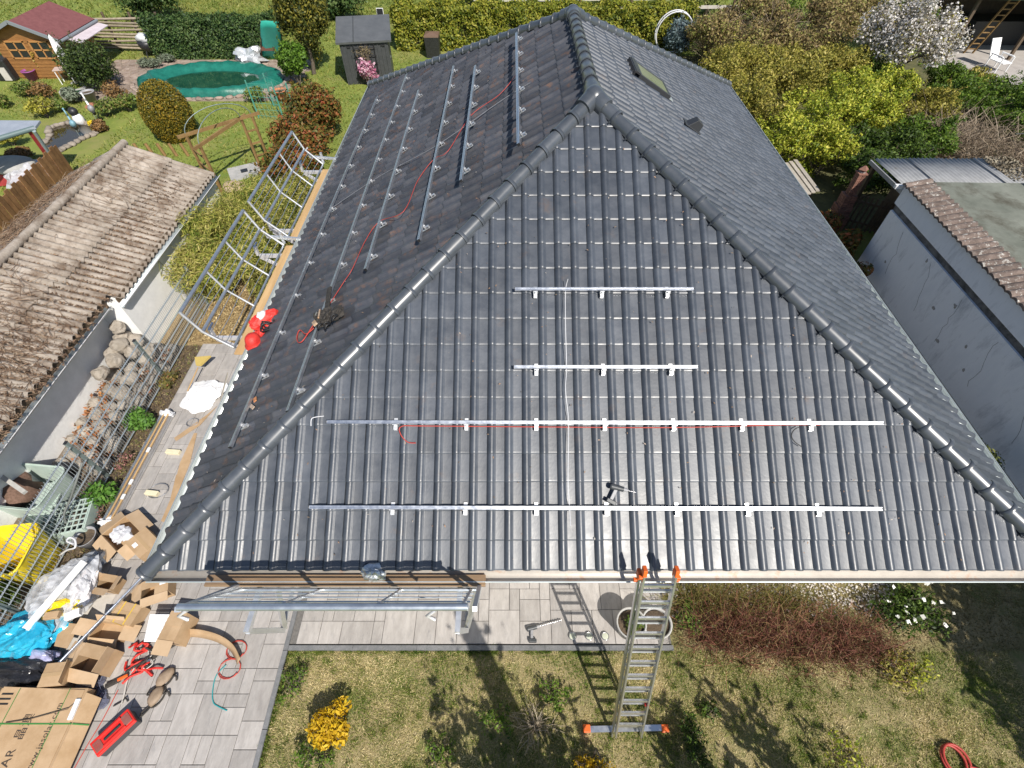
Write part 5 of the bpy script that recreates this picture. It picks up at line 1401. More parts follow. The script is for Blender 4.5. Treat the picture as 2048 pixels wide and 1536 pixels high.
# edging stones of the pool
for k in range(26):
    a = math.radians(195 + k * 7.2); p = (PX + 3.35 * math.cos(a), PY + 2.0 * math.sin(a), .05)
    tag(MB().blob(p, (.17, .11, .07), 300 + k, .2, 8, 6, R=rot_z(a + 1.57)).build('edging_stone', m_flag), 'pale edging stone along the near rim of the pool', 'stone', 'edging stones of the pool')
# covered grill, foil heap, planters, pots by the pool
c = G(305, 112); t = thing('grill', 'dark grill under a clear cover behind the pool', 'grill', c)
MB().lathe([(.22, .25), (.36, .42), (.38, .62), (.2, .66)], c, 14).build('fire_bowl', m_black, t)
MB().blob(c + Vector((0, 0, .74)), (.42, .34, .2), 9, .2, 14, 8).build('rain_cover', mat('white_film', (0.55, 0.57, 0.58), (0.7, 0.72, 0.73), 6, .3), t)
for a in (.3, 2.4, 4.5): MB().cyl(c + Vector((.2 * math.cos(a), .2 * math.sin(a), .3)), c + Vector((.34 * math.cos(a), .34 * math.sin(a), 0)), .02, n=6).build('leg', m_black, t)
c = G(512, 125)
tag(MB().blob((c.x - .2, c.y - .2, .32), (.6, .42, .36), 15, .35, 18, 11, 2.4, flat=-.42, smooth=False).build('foil_heap', mat('silver_foil', (0.5, 0.52, 0.55), (0.68, 0.7, 0.72), 4, .3, metal=.4)), 'silver sheeted heap at the right end of the pool', 'heap')
c = G(545, 122); t = thing('window_planter', 'long brown planter box on the sheeted heap', 'planter', c)
MB().box(c + Vector((0, 0, .55)), (.62, .22, .2)).build('box', mat('planter_brown', (0.14, 0.06, 0.04), None, rough=.6), t); MB().box(c + Vector((0, 0, .64)), (.56, .17, .05)).build('soil', m_soil, t)
c = G(540, 75); t = thing('teal_tarpaulin', 'teal tarpaulin hung upright behind the pool', 'tarpaulin', G(550, 120))
p = [G(523, 118, 0), G(565, 118, 0)]
vs = []
for k in range(7):
    for j in range(5):
        b_ = p[0].lerp(p[1], j / 4); sc = 1 - .25 * k / 6 if j < 2 else 1
        top = G(521 + 40 * j / 4, 42, 1.8)
        q = b_.lerp(top, k / 6); vs.append(q + Vector((0, .05 * math.sin(j * 2 + k), 0)))
MB().add(vs, [(k * 5 + j, k * 5 + j + 1, (k + 1) * 5 + j + 1, (k + 1) * 5 + j) for k in range(6) for j in range(4)], True).build('sheet', mat('teal_tarp', (0.03, 0.36, 0.28), (0.05, 0.45, 0.36), 3, .4), t, solid=.02)
MB().cyl(p[0], G(521, 42, 1.8), .03, n=6).build('pole', m_wood_d, t); MB().cyl(p[1], G(561, 42, 1.8), .03, n=6).build('pole', m_wood_d, t)
m_terra = mat('terracotta_pot', (0.38, 0.13, 0.06), (0.48, 0.19, 0.09), 8, .85)
def pot(label, c, r, h, m, group=None):
    t = thing('flower_pot', label, 'flower pot', c, 0, group)
    c = Vector(c)
    MB().lathe([(.001, 0), (r * .7, 0), (r, h), (r * 1.08, h), (r * 1.08, h * 1.08), (r * .9, h * 1.08), (r * .85, h * .9)], c, 14).build('shell', m, t)
    MB().lathe([(.001, h * .92), (r * .87, h * .9)], c, 14).build('soil', m_soil, t)
    return t
for lab, u, v, m_ in (('terracotta pot behind the pool left of the blue pot', 378, 110, m_terra), ('dark blue pot behind the pool', 395, 113, mat('blue_pot', (0.03, 0.045, 0.08), None, rough=.4)), ('terracotta pot at the foot of the green trellis', 565, 200, m_terra), ('grey pot standing on bricks at the pond bed', 185, 203, m_drill_g), ('purple tub at the cabin wall', 68, 160, mat('purple_plastic', (0.28, 0.07, 0.26), None, rough=.5))):
    pot(lab, G(u, v), .26, .36, m_)
for k, (u, v) in enumerate(((293, 135), (318, 136), (340, 125))):
    plant('lavender_plant', ('left', 'middle', 'right')[k] + ' grey-green lavender cushion behind the pool', 'plant', G(u, v), (.4, .3, .2), 900, .08, leaf_mat('lavender', [(0.12, 0.15, 0.10), (0.24, 0.28, 0.2)], .2), 80 + k)
# wattle fence
t = thing('wattle_fence', 'brown horizontal slat fence left of the ivy hedge', 'fence', (-19, 28, 0))
for k in range(9):
    pts = [Vector((-20.6 + 3.9 * q / 5, 28.2 - .15 * q / 5, .14 + k * .15 + .025 * math.sin(k * 2 + q))) for q in range(6)]
    MB().tube(pts, .055, 5).build('slat', mat('old_wood', (0.22, 0.18, 0.13), (0.33, 0.28, 0.21), 8, .9, rnd=.2), t)
for q in range(4): MB().cyl((-20.5 + q * 1.25, 28.3, 0), (-20.5 + q * 1.25, 28.3, 1.55), .06, n=7).build('post', m_wood_d, t)

# garden cabin: gable towards the camera, right roof half in view
t = thing('garden_cabin', 'small brown timber cabin with dark red roof', 'cabin', (-20.6, 25.8, 0))
m_cab = mat('cabin_wood', (0.20, 0.09, 0.028), (0.34, 0.16, 0.05), 5, .6, stretch=(1, 1, 8))
CY0, CY1, RGX, RGZ, EVZ = 24.65, 26.95, -20.6, 2.22, 1.6
cabw = MB()
for y, flip in ((CY0, False), (CY1, True)):
    q = [(-22.0, y, 0), (-19.3, y, 0), (-19.3, y, EVZ), (RGX, y, RGZ - .08), (-22.0, y, EVZ)]
    cabw.add(q, [tuple(reversed(range(5))) if flip else tuple(range(5))])
cabw.quad((-19.3, CY0, 0), (-19.3, CY1, 0), (-19.3, CY1, EVZ), (-19.3, CY0, EVZ)).quad((-22, CY1, 0), (-22, CY0, 0), (-22, CY0, EVZ), (-22, CY1, EVZ))
cabw.build('wall', m_cab, t)
for k in range(11): MB().box((-20.65, CY0 - .012, .12 + k * .13), (2.7, .02, .115)).build('wall_board', m_cab, t)
m_felt = mat('felt_red', (0.15, 0.05, 0.05), (0.20, 0.072, 0.07), 6, .85, bump=.3)
rf = MB().slab([(RGX, CY0 - .3, RGZ), (-19.0, CY0 - .3, 1.56), (-19.0, CY1 + .3, 1.56), (RGX, CY1 + .3, RGZ)], .06).slab([(-22.3, CY0 - .3, 1.56), (RGX, CY0 - .3, RGZ + .002), (RGX, CY1 + .3, RGZ + .002), (-22.3, CY1 + .3, 1.56)], .06).build('roof', m_felt, t)
m_fas = mat('grey_fascia', (0.2, 0.22, 0.24), None, rough=.5)
MB().beam((RGX, CY0 - .33, RGZ - .02), (-18.97, CY0 - .33, 1.53), .05, .12).beam((-22.3, CY0 - .33, 1.53), (RGX, CY0 - .33, RGZ - .02), .05, .12).build('bargeboard', m_fas, rf)
MB().tube([(-18.93, CY0 - .33, 1.5), (-18.93, CY1 + .3, 1.5)], .06, 8).build('gutter', m_fas, rf)
for a in (-21.15, -20.1):
    wd = MB()
    for dx, dz, sx, sz in ((-.40, 0, .06, .66), (.40, 0, .06, .66), (0, .31, .86, .06), (0, -.31, .86, .06), (0, 0, .05, .6), (0, 0, .78, .05)):
        wd.box((a + dx, CY0 - .03, 1.12 + dz), (sx, .05, sz))
    w2 = wd.build('window', mat('window_wood', (0.40, 0.20, 0.07), None, rough=.5), t)
    MB().box((a, CY0 - .02, 1.12), (.78, .02, .6)).build('pane', mat('dark_glass', (0.02, 0.022, 0.025), None, rough=.08), w2)
aw = MB().slab([G(124, 76, 1.48), G(162, 86, 1.36), G(216, 50, 1.36), G(176, 40, 1.5)], .03)
tag(aw.build('awning', mat('awning_cloth', (0.50, 0.43, 0.45), (0.60, 0.53, 0.56), 4, .8)), 'pale pink awning spread from the cabin eave', 'awning')
c = G(158, 168); top = G(96, 68, 1.85)
t = thing('parasol', 'closed white parasol standing at the cabin corner', 'parasol', c)
mb = MB(); n = 10; vs = []
dirv = top - c
for k, (s_, r) in enumerate(((.18, .03), (.22, .13), (.45, .16), (.75, .13), (.93, .06), (1.0, .01))):
    for j in range(n):
        a = 6.2832 * j / n; rr_ = r * (1 + .25 * (j % 2)); vs.append(c + dirv * s_ + Vector((rr_ * math.cos(a), rr_ * math.sin(a), 0)))
mb.add(vs, [(k * n + j, k * n + (j + 1) % n, (k + 1) * n + (j + 1) % n, (k + 1) * n + j) for k in range(5) for j in range(n)]).build('canopy', m_paper, t)
MB().cyl(c, c + dirv * .25, .025, n=8).build('pole', m_alu, t)
MB().lathe([(.3, 0), (.28, .08), (.05, .1)], c, 12).build('foot', m_conc, t)
ang = 0.0
c = G(25, 158); t = thing('rain_bin', 'black covered bin at the cabin front', 'bin', c)
MB().box(c + Vector((0, 0, .42)), (.75, .6, .84), ang).build('body', m_black, t, bevel=.05); MB().box(c + Vector((.1, -.3, .3)), (.3, .06, .5), ang).build('front_panel', m_sheet, t)
plant('rose_bush', 'yellow-leaved climbing rose at the cabin wall', 'shrub', G(100, 150), (.5, .45, .75), 700, .10, leaf_mat('yellow_leaf', [(0.2, 0.14, 0.03), (0.5, 0.38, 0.06), (0.6, 0.5, 0.2)], .3), 90)
c = G(140, 165); t = thing('side_table', 'small white folding table below the parasol', 'table', c)
MB().box(c + Vector((0, 0, .55)), (.6, .45, .03), .3).build('table_top', mat('pinkish_top', (0.5, 0.4, 0.36), None, rough=.6), t)
for q in ((-.25, -.18), (.25, -.18), (.25, .18), (-.25, .18)): MB().cyl(c + rot_z(.3) @ Vector((q[0], q[1], 0)), c + rot_z(.3) @ Vector((q[0], q[1], .54)), .02, n=6).build('leg', m_paper, t)

# pond, herons, bed plants
wp = [G(u, v, .03) for u, v in ((84, 292), (100, 275), (98, 258), (118, 250), (150, 245), (178, 248), (197, 258), (190, 268), (165, 278), (140, 292), (118, 302), (95, 303))]
struct('pond_water', MB().add(wp, [tuple(range(len(wp)))]), mat('pond_water', (0.03, 0.022, 0.012), (0.05, 0.04, 0.02), 1.2, 0.04, spec=.6))
for k in range(30):
    a = k / 30 * len(wp); i = int(a); p = wp[i].lerp(wp[(i + 1) % len(wp)], a - i)
    tag(MB().blob((p.x, p.y, .05), (.14, .12, .08), 400 + k, .22, 8, 6, R=rot_z(k)).build('pond_stone', mat('pond_stone', (0.19, 0.16, 0.13), (0.30, 0.26, 0.22), 7, .9, rnd=.15)), 'rounded stone on the rim of the pond', 'stone', 'stones around the pond')
def heron(label, u, v, h, m1, m2):
    c = G(u, v, .04); t = thing('heron_statue', label, 'statue', c); s_ = h / 1.0
    R = rot_z(2.3)
    P_ = lambda x, z, y=0: c + R @ Vector((x * s_, y * s_, z * s_))
    MB().blob(P_(0, .52), (.24 * s_, .11 * s_, .13 * s_), 4, .05, 12, 8, R=R @ Matrix.Rotation(.45, 3, 'Y')).build('body', m1, t)
    MB().tube(smooth_path([P_(.16, .6), P_(.26, .72), P_(.18, .84), P_(.22, .96)]), .04 * s_, 7, .025 * s_).blob(P_(.25, .98), (.07 * s_, .035 * s_, .035 * s_), 2, .02, 8, 6, R=R).build('neck', m2, t)
    MB().cyl(P_(.29, .98), P_(.46, .95), .018 * s_, .003, 6).build('beak', m_orange, t)
    for y in (-.04, .04): MB().cyl(P_(0, .44, y), P_(.0, 0, y), .013 * s_, n=5).build('leg', m_post, t)
    MB().blob(P_(-.22, .42), (.14 * s_, .07 * s_, .04 * s_), 3, .05, 8, 6, R=R @ Matrix.Rotation(.7, 3, 'Y')).build('tail', m_black, t)
heron('larger grey heron statue behind the pond', 200, 246, 1.0, m_drill_g, m_paper)
heron('smaller blue heron statue standing at the pond edge', 164, 275, .95, mat('heron_blue', (0.2, 0.36, 0.44), None, rough=.5), mat('heron_blue', (0, 0, 0)))
c = G(165, 250); t = thing('owl_statue', 'black and white stone figure between the two herons', 'statue', c)
MB().blob(c + Vector((0, 0, .22)), (.2, .17, .24), 3, .08, 10, 7).build('body', m_paper, t); MB().blob(c + Vector((-.02, -.02, .5)), (.17, .15, .15), 5, .05, 10, 7).build('head', m_black, t)
m_bedg = leaf_mat('bed_leaf', [(0.05, 0.09, 0.015), (0.12, 0.2, 0.03), (0.22, 0.27, 0.06), (0.3, 0.26, 0.09)], .3)
m_bedy = leaf_mat('bed_yellow', [(0.2, 0.2, 0.03), (0.4, 0.38, 0.05), (0.5, 0.45, 0.1)], .3)
m_bedr = leaf_mat('bed_reddish', [(0.12, 0.08, 0.03), (0.25, 0.13, 0.05), (0.3, 0.2, 0.08)], .2)
for k, (u, v, r, m_, lab) in enumerate(((95, 235, .55, m_bedy, 'yellow-green perennial at the near side of the pond stones'), (125, 222, .4, m_bedg, 'low green perennial above the pond'), (150, 205, .5, leaf_mat('lavender', [(0, 0, 0)]), 'grey-green cushion plant above the pond'), (215, 232, .5, m_bedg, 'leafy green perennial right of the grey heron'), (235, 205, .6, m_bedr, 'reddish-brown shrub behind the herons'), (262, 222, .5, m_bedg, 'small green shrub at the lawn edge behind the herons'), (205, 262, .35, m_bedr, 'brown grass tuft at the right end of the pond'), (188, 252, .16, leaf_mat('yellow_flower', [(0.7, 0.5, 0.02), (0.85, 0.7, 0.05)]), 'yellow flower cluster at the pond'), (30, 290, .5, m_bedy, 'yellow flowering plant under the grey canopy'), (12, 215, .4, m_bedg, 'low plant on the lawn at the cabin'), (60, 195, .5, m_bedg, 'green cushion plant below the cabin'), (95, 200, .55, m_bedr, 'mixed dry perennials below the parasol'), (160, 190, .35, m_bedg, 'small shrub beside the stone trough'), (515, 205, .45, m_bedg, 'climbing plant on the green wire trellis'), (50, 320, .4, m_bedr, 'dry perennials beside the red cart'))):
    plant('bed_plant', lab, 'plant', G(u, v), (r, r * .9, r * .65), 1100, .10, m_, 500 + k, lobes=7)
t = thing('stone_trough', 'pale stone trough with water beside the parasol', 'trough', G(150, 185))
MB().box(G(150, 184, .14), (1.0, .5, .28), .35).build('basin', m_conc, t, bevel=.03); MB().box(G(150, 184, .285), (.8, .32, .01), .35).build('water', m_wat, t)
t = thing('brick_step', 'little red brick step with pot at the pond bed', 'steps', G(193, 212))
for i in range(4):
    for j in range(2): MB().box(G(193, 212, .04 + .07 * j) + Vector((-.3 + .2 * i, .1 * j, 0)), (.19, .3, .065), .1).build('brick', mat('red_brick', (0.32, 0.12, 0.07), (0.42, 0.18, 0.11), 9, .9, rnd=.15), t)

# grey canopy roof, red post, cart and plank fence at the left edge
t = thing('carport_canopy', 'grey-blue flat canopy with dark gutter at the left edge', 'canopy', G(60, 340))
MB().slab([G(-120, 300, 1.8), G(70, 254, 1.75), G(80, 241, 1.75), G(-120, 240, 1.8)], .06).build('roof', mat('canopy_grey', (0.26, 0.29, 0.34), (0.33, 0.36, 0.41), 3, .5), t)
MB().tube([G(-120, 312, 1.72), G(70, 256, 1.70)], .075, 8).build('gutter', mat('dark_gutter', (0.12, 0.17, 0.17), None, rough=.4), t)
MB().beam(G(58, 262, 1.66), G(118, 345, 0.02), .10, .10).build('red_post', mat('red_paint', (0.32, 0.03, 0.04), (0.42, 0.06, 0.06), 4, .5), t)
MB().tube([G(68, 262, 1.66), G(126, 345, .02)], .05, 8).build('downpipe', mat('pipe_grey', (0.24, 0.3, 0.32), None, rough=.4), t)
t = thing('board_fence', 'brown vertical board fence behind the corrugated shed', 'fence', (-14.5, 13.5, 0))
for k in range(26):
    f_ = k / 25; p = Vector((-14.55, 15.9, 0)).lerp(Vector((-14.1, 11.3, 0)), f_)
    MB().box(p + Vector((.01 * (k % 3), 0, .55 + .03 * (k % 2))), (.03, .165, 1.1 + .06 * (k % 2)), .09).build('board', mat('fence_brown', (0.16, 0.075, 0.03), (0.27, 0.14, 0.06), 5, .7, rnd=.2), t)
for z in (.25, .85): MB().beam((-14.6, 15.9, z), (-14.15, 11.3, z), .05, .07).build('rail', m_wood_d, t)
t = thing('garden_cart', 'dark red garden cart with grey lid behind the board fence', 'cart', G(15, 345))
c = G(18, 330, .5); MB().blob(c, (.8, .5, .2), 8, .06, 16, 8, flat=-.1).build('lid', m_conc, t); MB().box(c + Vector((0, 0, -.3)), (1.4, .8, .35), .2).build('tray', mat('red_paint', (0, 0, 0)), t)
for sx in (-.5, .5): MB().cyl(c + Vector((sx, -.5, -.38)), c + Vector((sx, -.44, -.38)), .14, n=12).build('wheel', m_black, t)
c = G(50, 340, .35); tag(MB().blob((c.x, c.y, .25), (.6, .75, .26), 12, .3, 16, 10, 2.4, smooth=False).build('film_heap', clear_mat('milky_film', (0.6, 0.6, 0.64), .8)), 'clear plastic sheeting heaped by the board fence', 'film')

# wooden arch, stake edging, trellis frames
m_archw = mat('arch_wood', (0.17, 0.10, 0.035), (0.27, 0.165, 0.06), 6, .8)
t = thing('garden_arch', 'wooden rose arch with wire hoop on the lawn', 'arch', (-9.0, 15.9, 0))
pA, pB, pC, pD = G(447, 390), G(420, 368), G(520, 332), G(540, 326)
zt = 1.55
for p in (pA, pB, pC, pD): MB().beam(p, p + Vector((0, 0, zt)), .07, .07).build('post', m_archw, t)
for p, q in ((pA, pC), (pB, pD)): MB().beam(p.lerp(q, -.12) + Vector((0, 0, zt + .04)), p.lerp(q, 1.12) + Vector((0, 0, zt + .04)), .06, .09).build('beam', m_archw, t)
for p, q in ((pA, pB), (pC, pD)):
    for z in (.35, .75, 1.15): MB().beam(p + Vector((0, 0, z)), q + Vector((0, 0, z)), .04, .05).build('rung', m_archw, t)
for p, q in ((pA, pC), (pB, pD)):
    MB().tube([p.lerp(q, .5 - .5 * math.cos(a)) + Vector((0, 0, zt + .05 + .55 * math.sin(a))) for a in np.linspace(0, 3.14, 14)], .014, 5).build('wire_hoop', m_post, t)
for k in range(6):
    p = G(262 + k * 23, 312)
    t = tag(MB().cyl(p, p + Vector((-.1, .05, .42)), .06, .055, 7).build('edging_stake', m_archw), ('first', 'second', 'third', 'fourth', 'fifth', 'sixth')[k] + ' wooden stake of the row counted from the corrugated roof ridge', 'stake', 'row of wooden stakes on the lawn')
t = thing('wire_trellis', 'green metal trellis frames beside the pool', 'trellis', G(545, 225))
m_grn = mat('green_metal', (0.06, 0.24, 0.19), (0.09, 0.3, 0.24), 6, .5)
fr4 = [G(518, 236), G(548, 212), G(568, 240), G(592, 232)]
for p, q, hgt in ((fr4[0], fr4[2], 1.25), (fr4[1], fr4[3], 1.1)):
    for z in np.linspace(.1, hgt, 6): MB().cyl(p + Vector((0, 0, z)), q + Vector((0, 0, z)), .008, n=4).build('wire', m_grn, t)
    for f_ in (0, 1): MB().cyl(p.lerp(q, f_), p.lerp(q, f_) + Vector((0, 0, hgt + .1)), .03, n=6).build('post', m_grn, t)
    for f_ in np.linspace(.15, .85, 5): MB().cyl(p.lerp(q, f_), p.lerp(q, f_) + Vector((0, 0, hgt)), .007, n=4).build('wire', m_grn, t)
# trees and rail fence on the far edge, meadow beyond
plant('far_shrub', 'grey-green shrub on the far lawn behind the cabin', 'shrub', (-19.6, 33.2, 0), (1.6, 1.2, 1.1), 5000, .16, m_ivy, 95)
plant('far_shrub', 'yellow shrub at the far left corner behind the cabin', 'shrub', (-24.3, 26.0, 0), (1.2, 1.2, .9), 3500, .16, m_bedy, 96)
t = thing('rail_fence', 'weathered rail fence behind the thuja hedge', 'fence', (4, 33, 0))
for z in (.75, 1.15): MB().beam((-2, 32.0, z), (12, 32.5, z), .06, .14).build('rail', m_sheet, t)
for k in range(6): MB().box((-1.8 + k * 2.7, 32.15, .65), (.12, .12, 1.3)).build('post', m_wood_d, t)
for k, (x, y, r) in enumerate(((-9.5, 33.5, 1.1), (-2.5, 35.5, 1.2), (2.5, 36.5, 1.2), (6.5, 35.5, 1.3), (10.8, 33.8, 1.6))):
    plant('meadow_shrub', ('dark', 'loose', 'round', 'pale', 'broad')[k] + ' green shrub in the meadow beyond the hedge', 'shrub', (x, y, 0), (r, r, r * .75), 3500, .17, (m_ivy, m_thuja, m_bedg, m_thuja, m_bedg)[k], 600 + k)

# ================================================================== right side: rendered building, sheds, thicket
m_render = mat('grey_render', (0.76, 0.79, 0.83), (0.86, 0.88, 0.91), 1.6, .9, bump=.3, stain=(0.45, 0.48, 0.52), stain_scale=1.6, stain_lo=.52, stain_hi=.74, stretch=(2.2, 2.2, .7))
m_felt = mat('roof_felt', (0.115, 0.125, 0.10), (0.20, 0.21, 0.175), 1.4, .9, bump=.4, stain=(0.075, 0.07, 0.05), stain_scale=1.3, stain_lo=.48, stain_hi=.66)
t = thing('outbuilding', 'pale rendered outbuilding with flat felt roof beside the house', 'building', (11, 7, 0))
wx, wy = 9.55, 11.38
MB().prism([(wx, -1.5), (14.6, -1.5), (14.6, wy), (wx, wy)], 0, 1.62).build('wall', m_render, t)
MB().prism([(wx + .05, -1.5), (14.6, -1.5), (14.6, wy), (wx + .05, wy)], 1.62, 1.80).build('stained_course', mat('stained_course', (0.045, 0.045, 0.045), (0.20, 0.20, 0.20), 5, .95, bump=.6), t)
MB().prism([(wx - .012, -1.5), (14.6, -1.5), (14.6, wy + .01), (wx - .012, wy + .01)], 1.80, 2.24).build('upper_wall', m_render, t)
rf = MB().slab([(wx + .40, -1.5, 2.36), (14.6, -1.5, 2.30), (14.6, wy, 2.30), (wx + .40, wy, 2.36)], .1).build('roof', m_felt, t)
for k in range(4): MB().box((11.4, 1.2 + k * 2.6, 2.345), (2.6, .02, .01)).build('felt_seam', mat('felt_dark', (0.07, 0.07, 0.06), None, rough=.9), rf)
m_edge = mat('lichen_tile', (0.10, 0.075, 0.062), (0.21, 0.16, 0.135), 9, .95, bump=.6, rnd=.25, stain=(0.48, 0.46, 0.42), stain_scale=11, stain_lo=.55, stain_hi=.64)
for k in range(40):
    y = 4.2 + k * .18
    e_ = MB(); n = 7; vs = []
    for x, z in ((wx - .10, 2.30), (wx + .46, 2.42)):
        for i in range(n): vs.append((x + rr.uniform(-.006, .006), y + i / (n - 1) * .19, z + .05 * math.sin(math.pi * i / (n - 1)) + .008 * (k % 2)))
    for i in range(n): vs.append((wx - .10, y + i / (n - 1) * .19, 2.27 + .03 * math.sin(math.pi * i / (n - 1))))
    e_.add(vs, [(i, n + i, n + i + 1, i + 1) for i in range(n - 1)] + [(2 * n + i, i, i + 1, 2 * n + i + 1) for i in range(n - 1)], False)
    e_.build('edge_tile', m_edge, rf)
# cracks and patches in the render
rh = random.Random(8)
for k in range(5):
    p = Vector((wx - .002, 10.6 - k * 1.25, 1.5)); pts = [p]
    for _ in range(7): p = p + Vector((0, rh.uniform(-.10, .04), -rh.uniform(.08, .2))); pts.append(p)
    MB().tube(pts, .003, 4).build('crack', mat('felt_dark', (0, 0, 0)), t)
for k in range(7):
    y_, z_ = rh.uniform(6.5, 11), rh.uniform(.5, 1.5)
    MB().blob((wx, y_, z_), (.004, rh.uniform(.02, .07), rh.uniform(.02, .06)), k, .4, 9, 6).build('flaked_patch', mat('flaked', (0.28, 0.27, 0.26), (0.4, 0.39, 0.37), 20, .95), t)
# taller neighbouring block that stands out of the picture and shades the far roof
t = thing('tall_annex', 'taller rendered annex behind the flat roof', 'building', (14.2, 8.8, 0))
MB().prism([(13.0, 7.6), (16.5, 7.6), (16.5, 10.4), (13.0, 10.4)], 0, 3.4).build('wall', m_render, t)
MB().slab([(12.8, 7.4, 3.5), (16.7, 7.4, 3.5), (16.7, 10.6, 3.5), (12.8, 10.6, 3.5)], .12).build('roof', m_felt, t)
# far corrugated lean-to
t = thing('lean_to', 'grey corrugated lean-to roof behind the outbuilding', 'shed', (11.2, 12.5, 0))
m_cg = mat('grey_corrugated', (0.25, 0.255, 0.26), (0.34, 0.345, 0.35), 4, .7, stain=(0.16, 0.14, 0.11), stain_scale=2, stain_lo=.58, stain_hi=.75)
for k in range(4):
    xa_ = 9.78 + k * .88; zz = 1.92 + .012 * (k % 2)
    vs = []; n = 41
    for (y, z) in ((11.5, zz + .14), (12.6, zz + .07), (13.42, zz)):
        for i in range(n): vs.append((xa_ + i / (n - 1) * .90 + (y - 11.5) * .05, y, z + .018 * math.cos(2 * math.pi * i / 5)))
    MB().add(vs, [(r * n + i, r * n + i + 1, (r + 1) * n + i + 1, (r + 1) * n + i) for r in range(2) for i in range(n - 1)], True).build('corrugated_sheet', m_cg, t, solid=.006)
MB().prism([(10.7, 11.7), (13.0, 11.7), (13.0, 13.2), (10.7, 13.2)], 0, 1.82).build('wall', m_wood_d, t)
for y_ in (11.6, 13.3): MB().box((9.95, y_, .9), (.1, .1, 1.8)).build('post', m_wood_d, t)
MB().beam((9.74, 11.5, 1.97), (9.84, 13.42, 1.84), .05, .10).build('verge_board', m_cg, t)
MB().beam((9.35, 11.46, 2.20), (12.6, 11.46, 2.22), .08, .09).build('gutter_board', mat('white_board', (0.72, 0.72, 0.72), None, rough=.5), t)
# debris on the lean-to
rvv = np.random.RandomState(31)
n = 1500; x = 12.7 + rvv.rand(n) * .8; y = 12.0 + rvv.rand(n) * 1.3
o = foliage('roof_litter', leaf_quads(rvv, np.stack([x, y, 1.99 + .06 * rvv.rand(n)], 1), np.tile([0, 0, 1.], (n, 1)), .08, .5, .5), leaf_mat('litter', [(0.1, 0.08, 0.05), (0.24, 0.2, 0.14), (0.3, 0.27, 0.2)], 0), None)
tag(o, 'dead leaves gathered on the lean-to roof', 'leaf litter', kind='stuff')

# brick barbecue chimney
m_brk = mat('clinker_brick', (0.16, 0.075, 0.055), (0.25, 0.125, 0.09), 9, .85, rnd=.2, bump=.3)
m_mor = mat('mortar', (0.33, 0.31, 0.29), None, rough=.95)
c = G(1662, 455); t = thing('brick_barbecue', 'brick garden barbecue with tapering chimney', 'barbecue', c)
def course(cx, cy, z, w, d, parent):
    nb = max(2, round(w / .2)); bw = w / nb
    for side in (-1, 1):
        for i in range(nb):
            MB().box((cx - w / 2 + (i + .5) * bw, cy + side * (d / 2 - .04), z + .032), (bw - .012, .08, .058)).build('brick', m_brk, parent)
    nd = max(1, round((d - .16) / .2))
    for side in (-1, 1):
        for i in range(nd):
            MB().box((cx + side * (w / 2 - .04), cy - d / 2 + .08 + (i + .5) * (d - .16) / nd, z + .032), (.08, (d - .16) / nd - .012, .058)).build('brick', m_brk, parent)
MB().box((c.x, c.y, .35), (.36, .34, .7)).box((c.x, c.y, .86), (.26, .24, .4)).box((c.x, c.y, 1.4), (.12, .12, .7)).build('mortar_core', m_mor, t)
z = 0
for k in range(25):
    w_ = .46 if k < 7 else (.40 if k < 11 else (.34 if k < 16 else .21)); d_ = w_ * .92
    course(c.x, c.y, z, w_, d_, t); z += .068
MB().box((c.x, c.y, 1.70), (.24, .24, .03)).build('chimney_cap', m_brk, t)
MB().lathe([(.13, 1.78), (.14, 1.80), (.02, 1.90)], c, 4, smooth=False).build('chimney_hat', m_brk, t)
# slatted fence, stack of boards, red shrubs
t = thing('slat_fence', 'dark slatted gate in the shade behind the chimney', 'fence', G(1715, 440))
for k in range(10):
    p = Vector((10.0 + k * .11, 13.15 - k * .07, 0)); MB().box(p + Vector((0, 0, .5)), (.055, .025, 1.0), -.55).build('slat', m_wood_d, t)
for z in (.2, .8): MB().beam((9.95, 13.2, z), (11.05, 12.5, z), .03, .06).build('rail', m_wood_d, t)
t = thing('board_stack', 'grey boards stacked on trestle at the far right eave', 'boards', (8.75, 14.4, 0))
for k in range(3): MB().beam(G(1572 + 9 * k, 326 - 3 * k, .78 + .03 * k), G(1618 + 9 * k, 388 - 3 * k, .78 + .03 * k), .12, .035).build('board', mat('weathered_board', (0.33, 0.29, 0.24), (0.44, 0.4, 0.34), 8, .9, rnd=.15), t)
for y in (14.0, 14.9): MB().box((8.8, y, .38), (.5, .06, .76)).build('trestle', m_wood_d, t)
plant('photinia_shrub', 'russet shrub at the right eave below the chimney', 'shrub', (9.1, 11.55, 0), (.42, .42, .42), 1500, .12, m_phot, 711, group='russet shrubs at the right eave')
plant('photinia_shrub', 'russet shrub beside the rendered wall corner', 'shrub', (9.0, 10.6, 0), (.38, .36, .32), 1200, .11, m_phot, 712, group='russet shrubs at the right eave')
plant('russet_sapling', 'small russet shrub next to the board stack', 'shrub', (8.95, 12.6, 0), (.4, .4, .42), 1200, .11, m_phot, 713)
plant('strip_bush', 'green bush growing at the rendered wall by the right eave', 'bush', (8.75, 5.05, 0), (.40, .55, .42), 2800, .07, leaf_mat('strip_green', [(0.05, 0.07, 0.02), (0.12, 0.16, 0.04), (0.24, 0.25, 0.08)], .3), 714, stems=10)

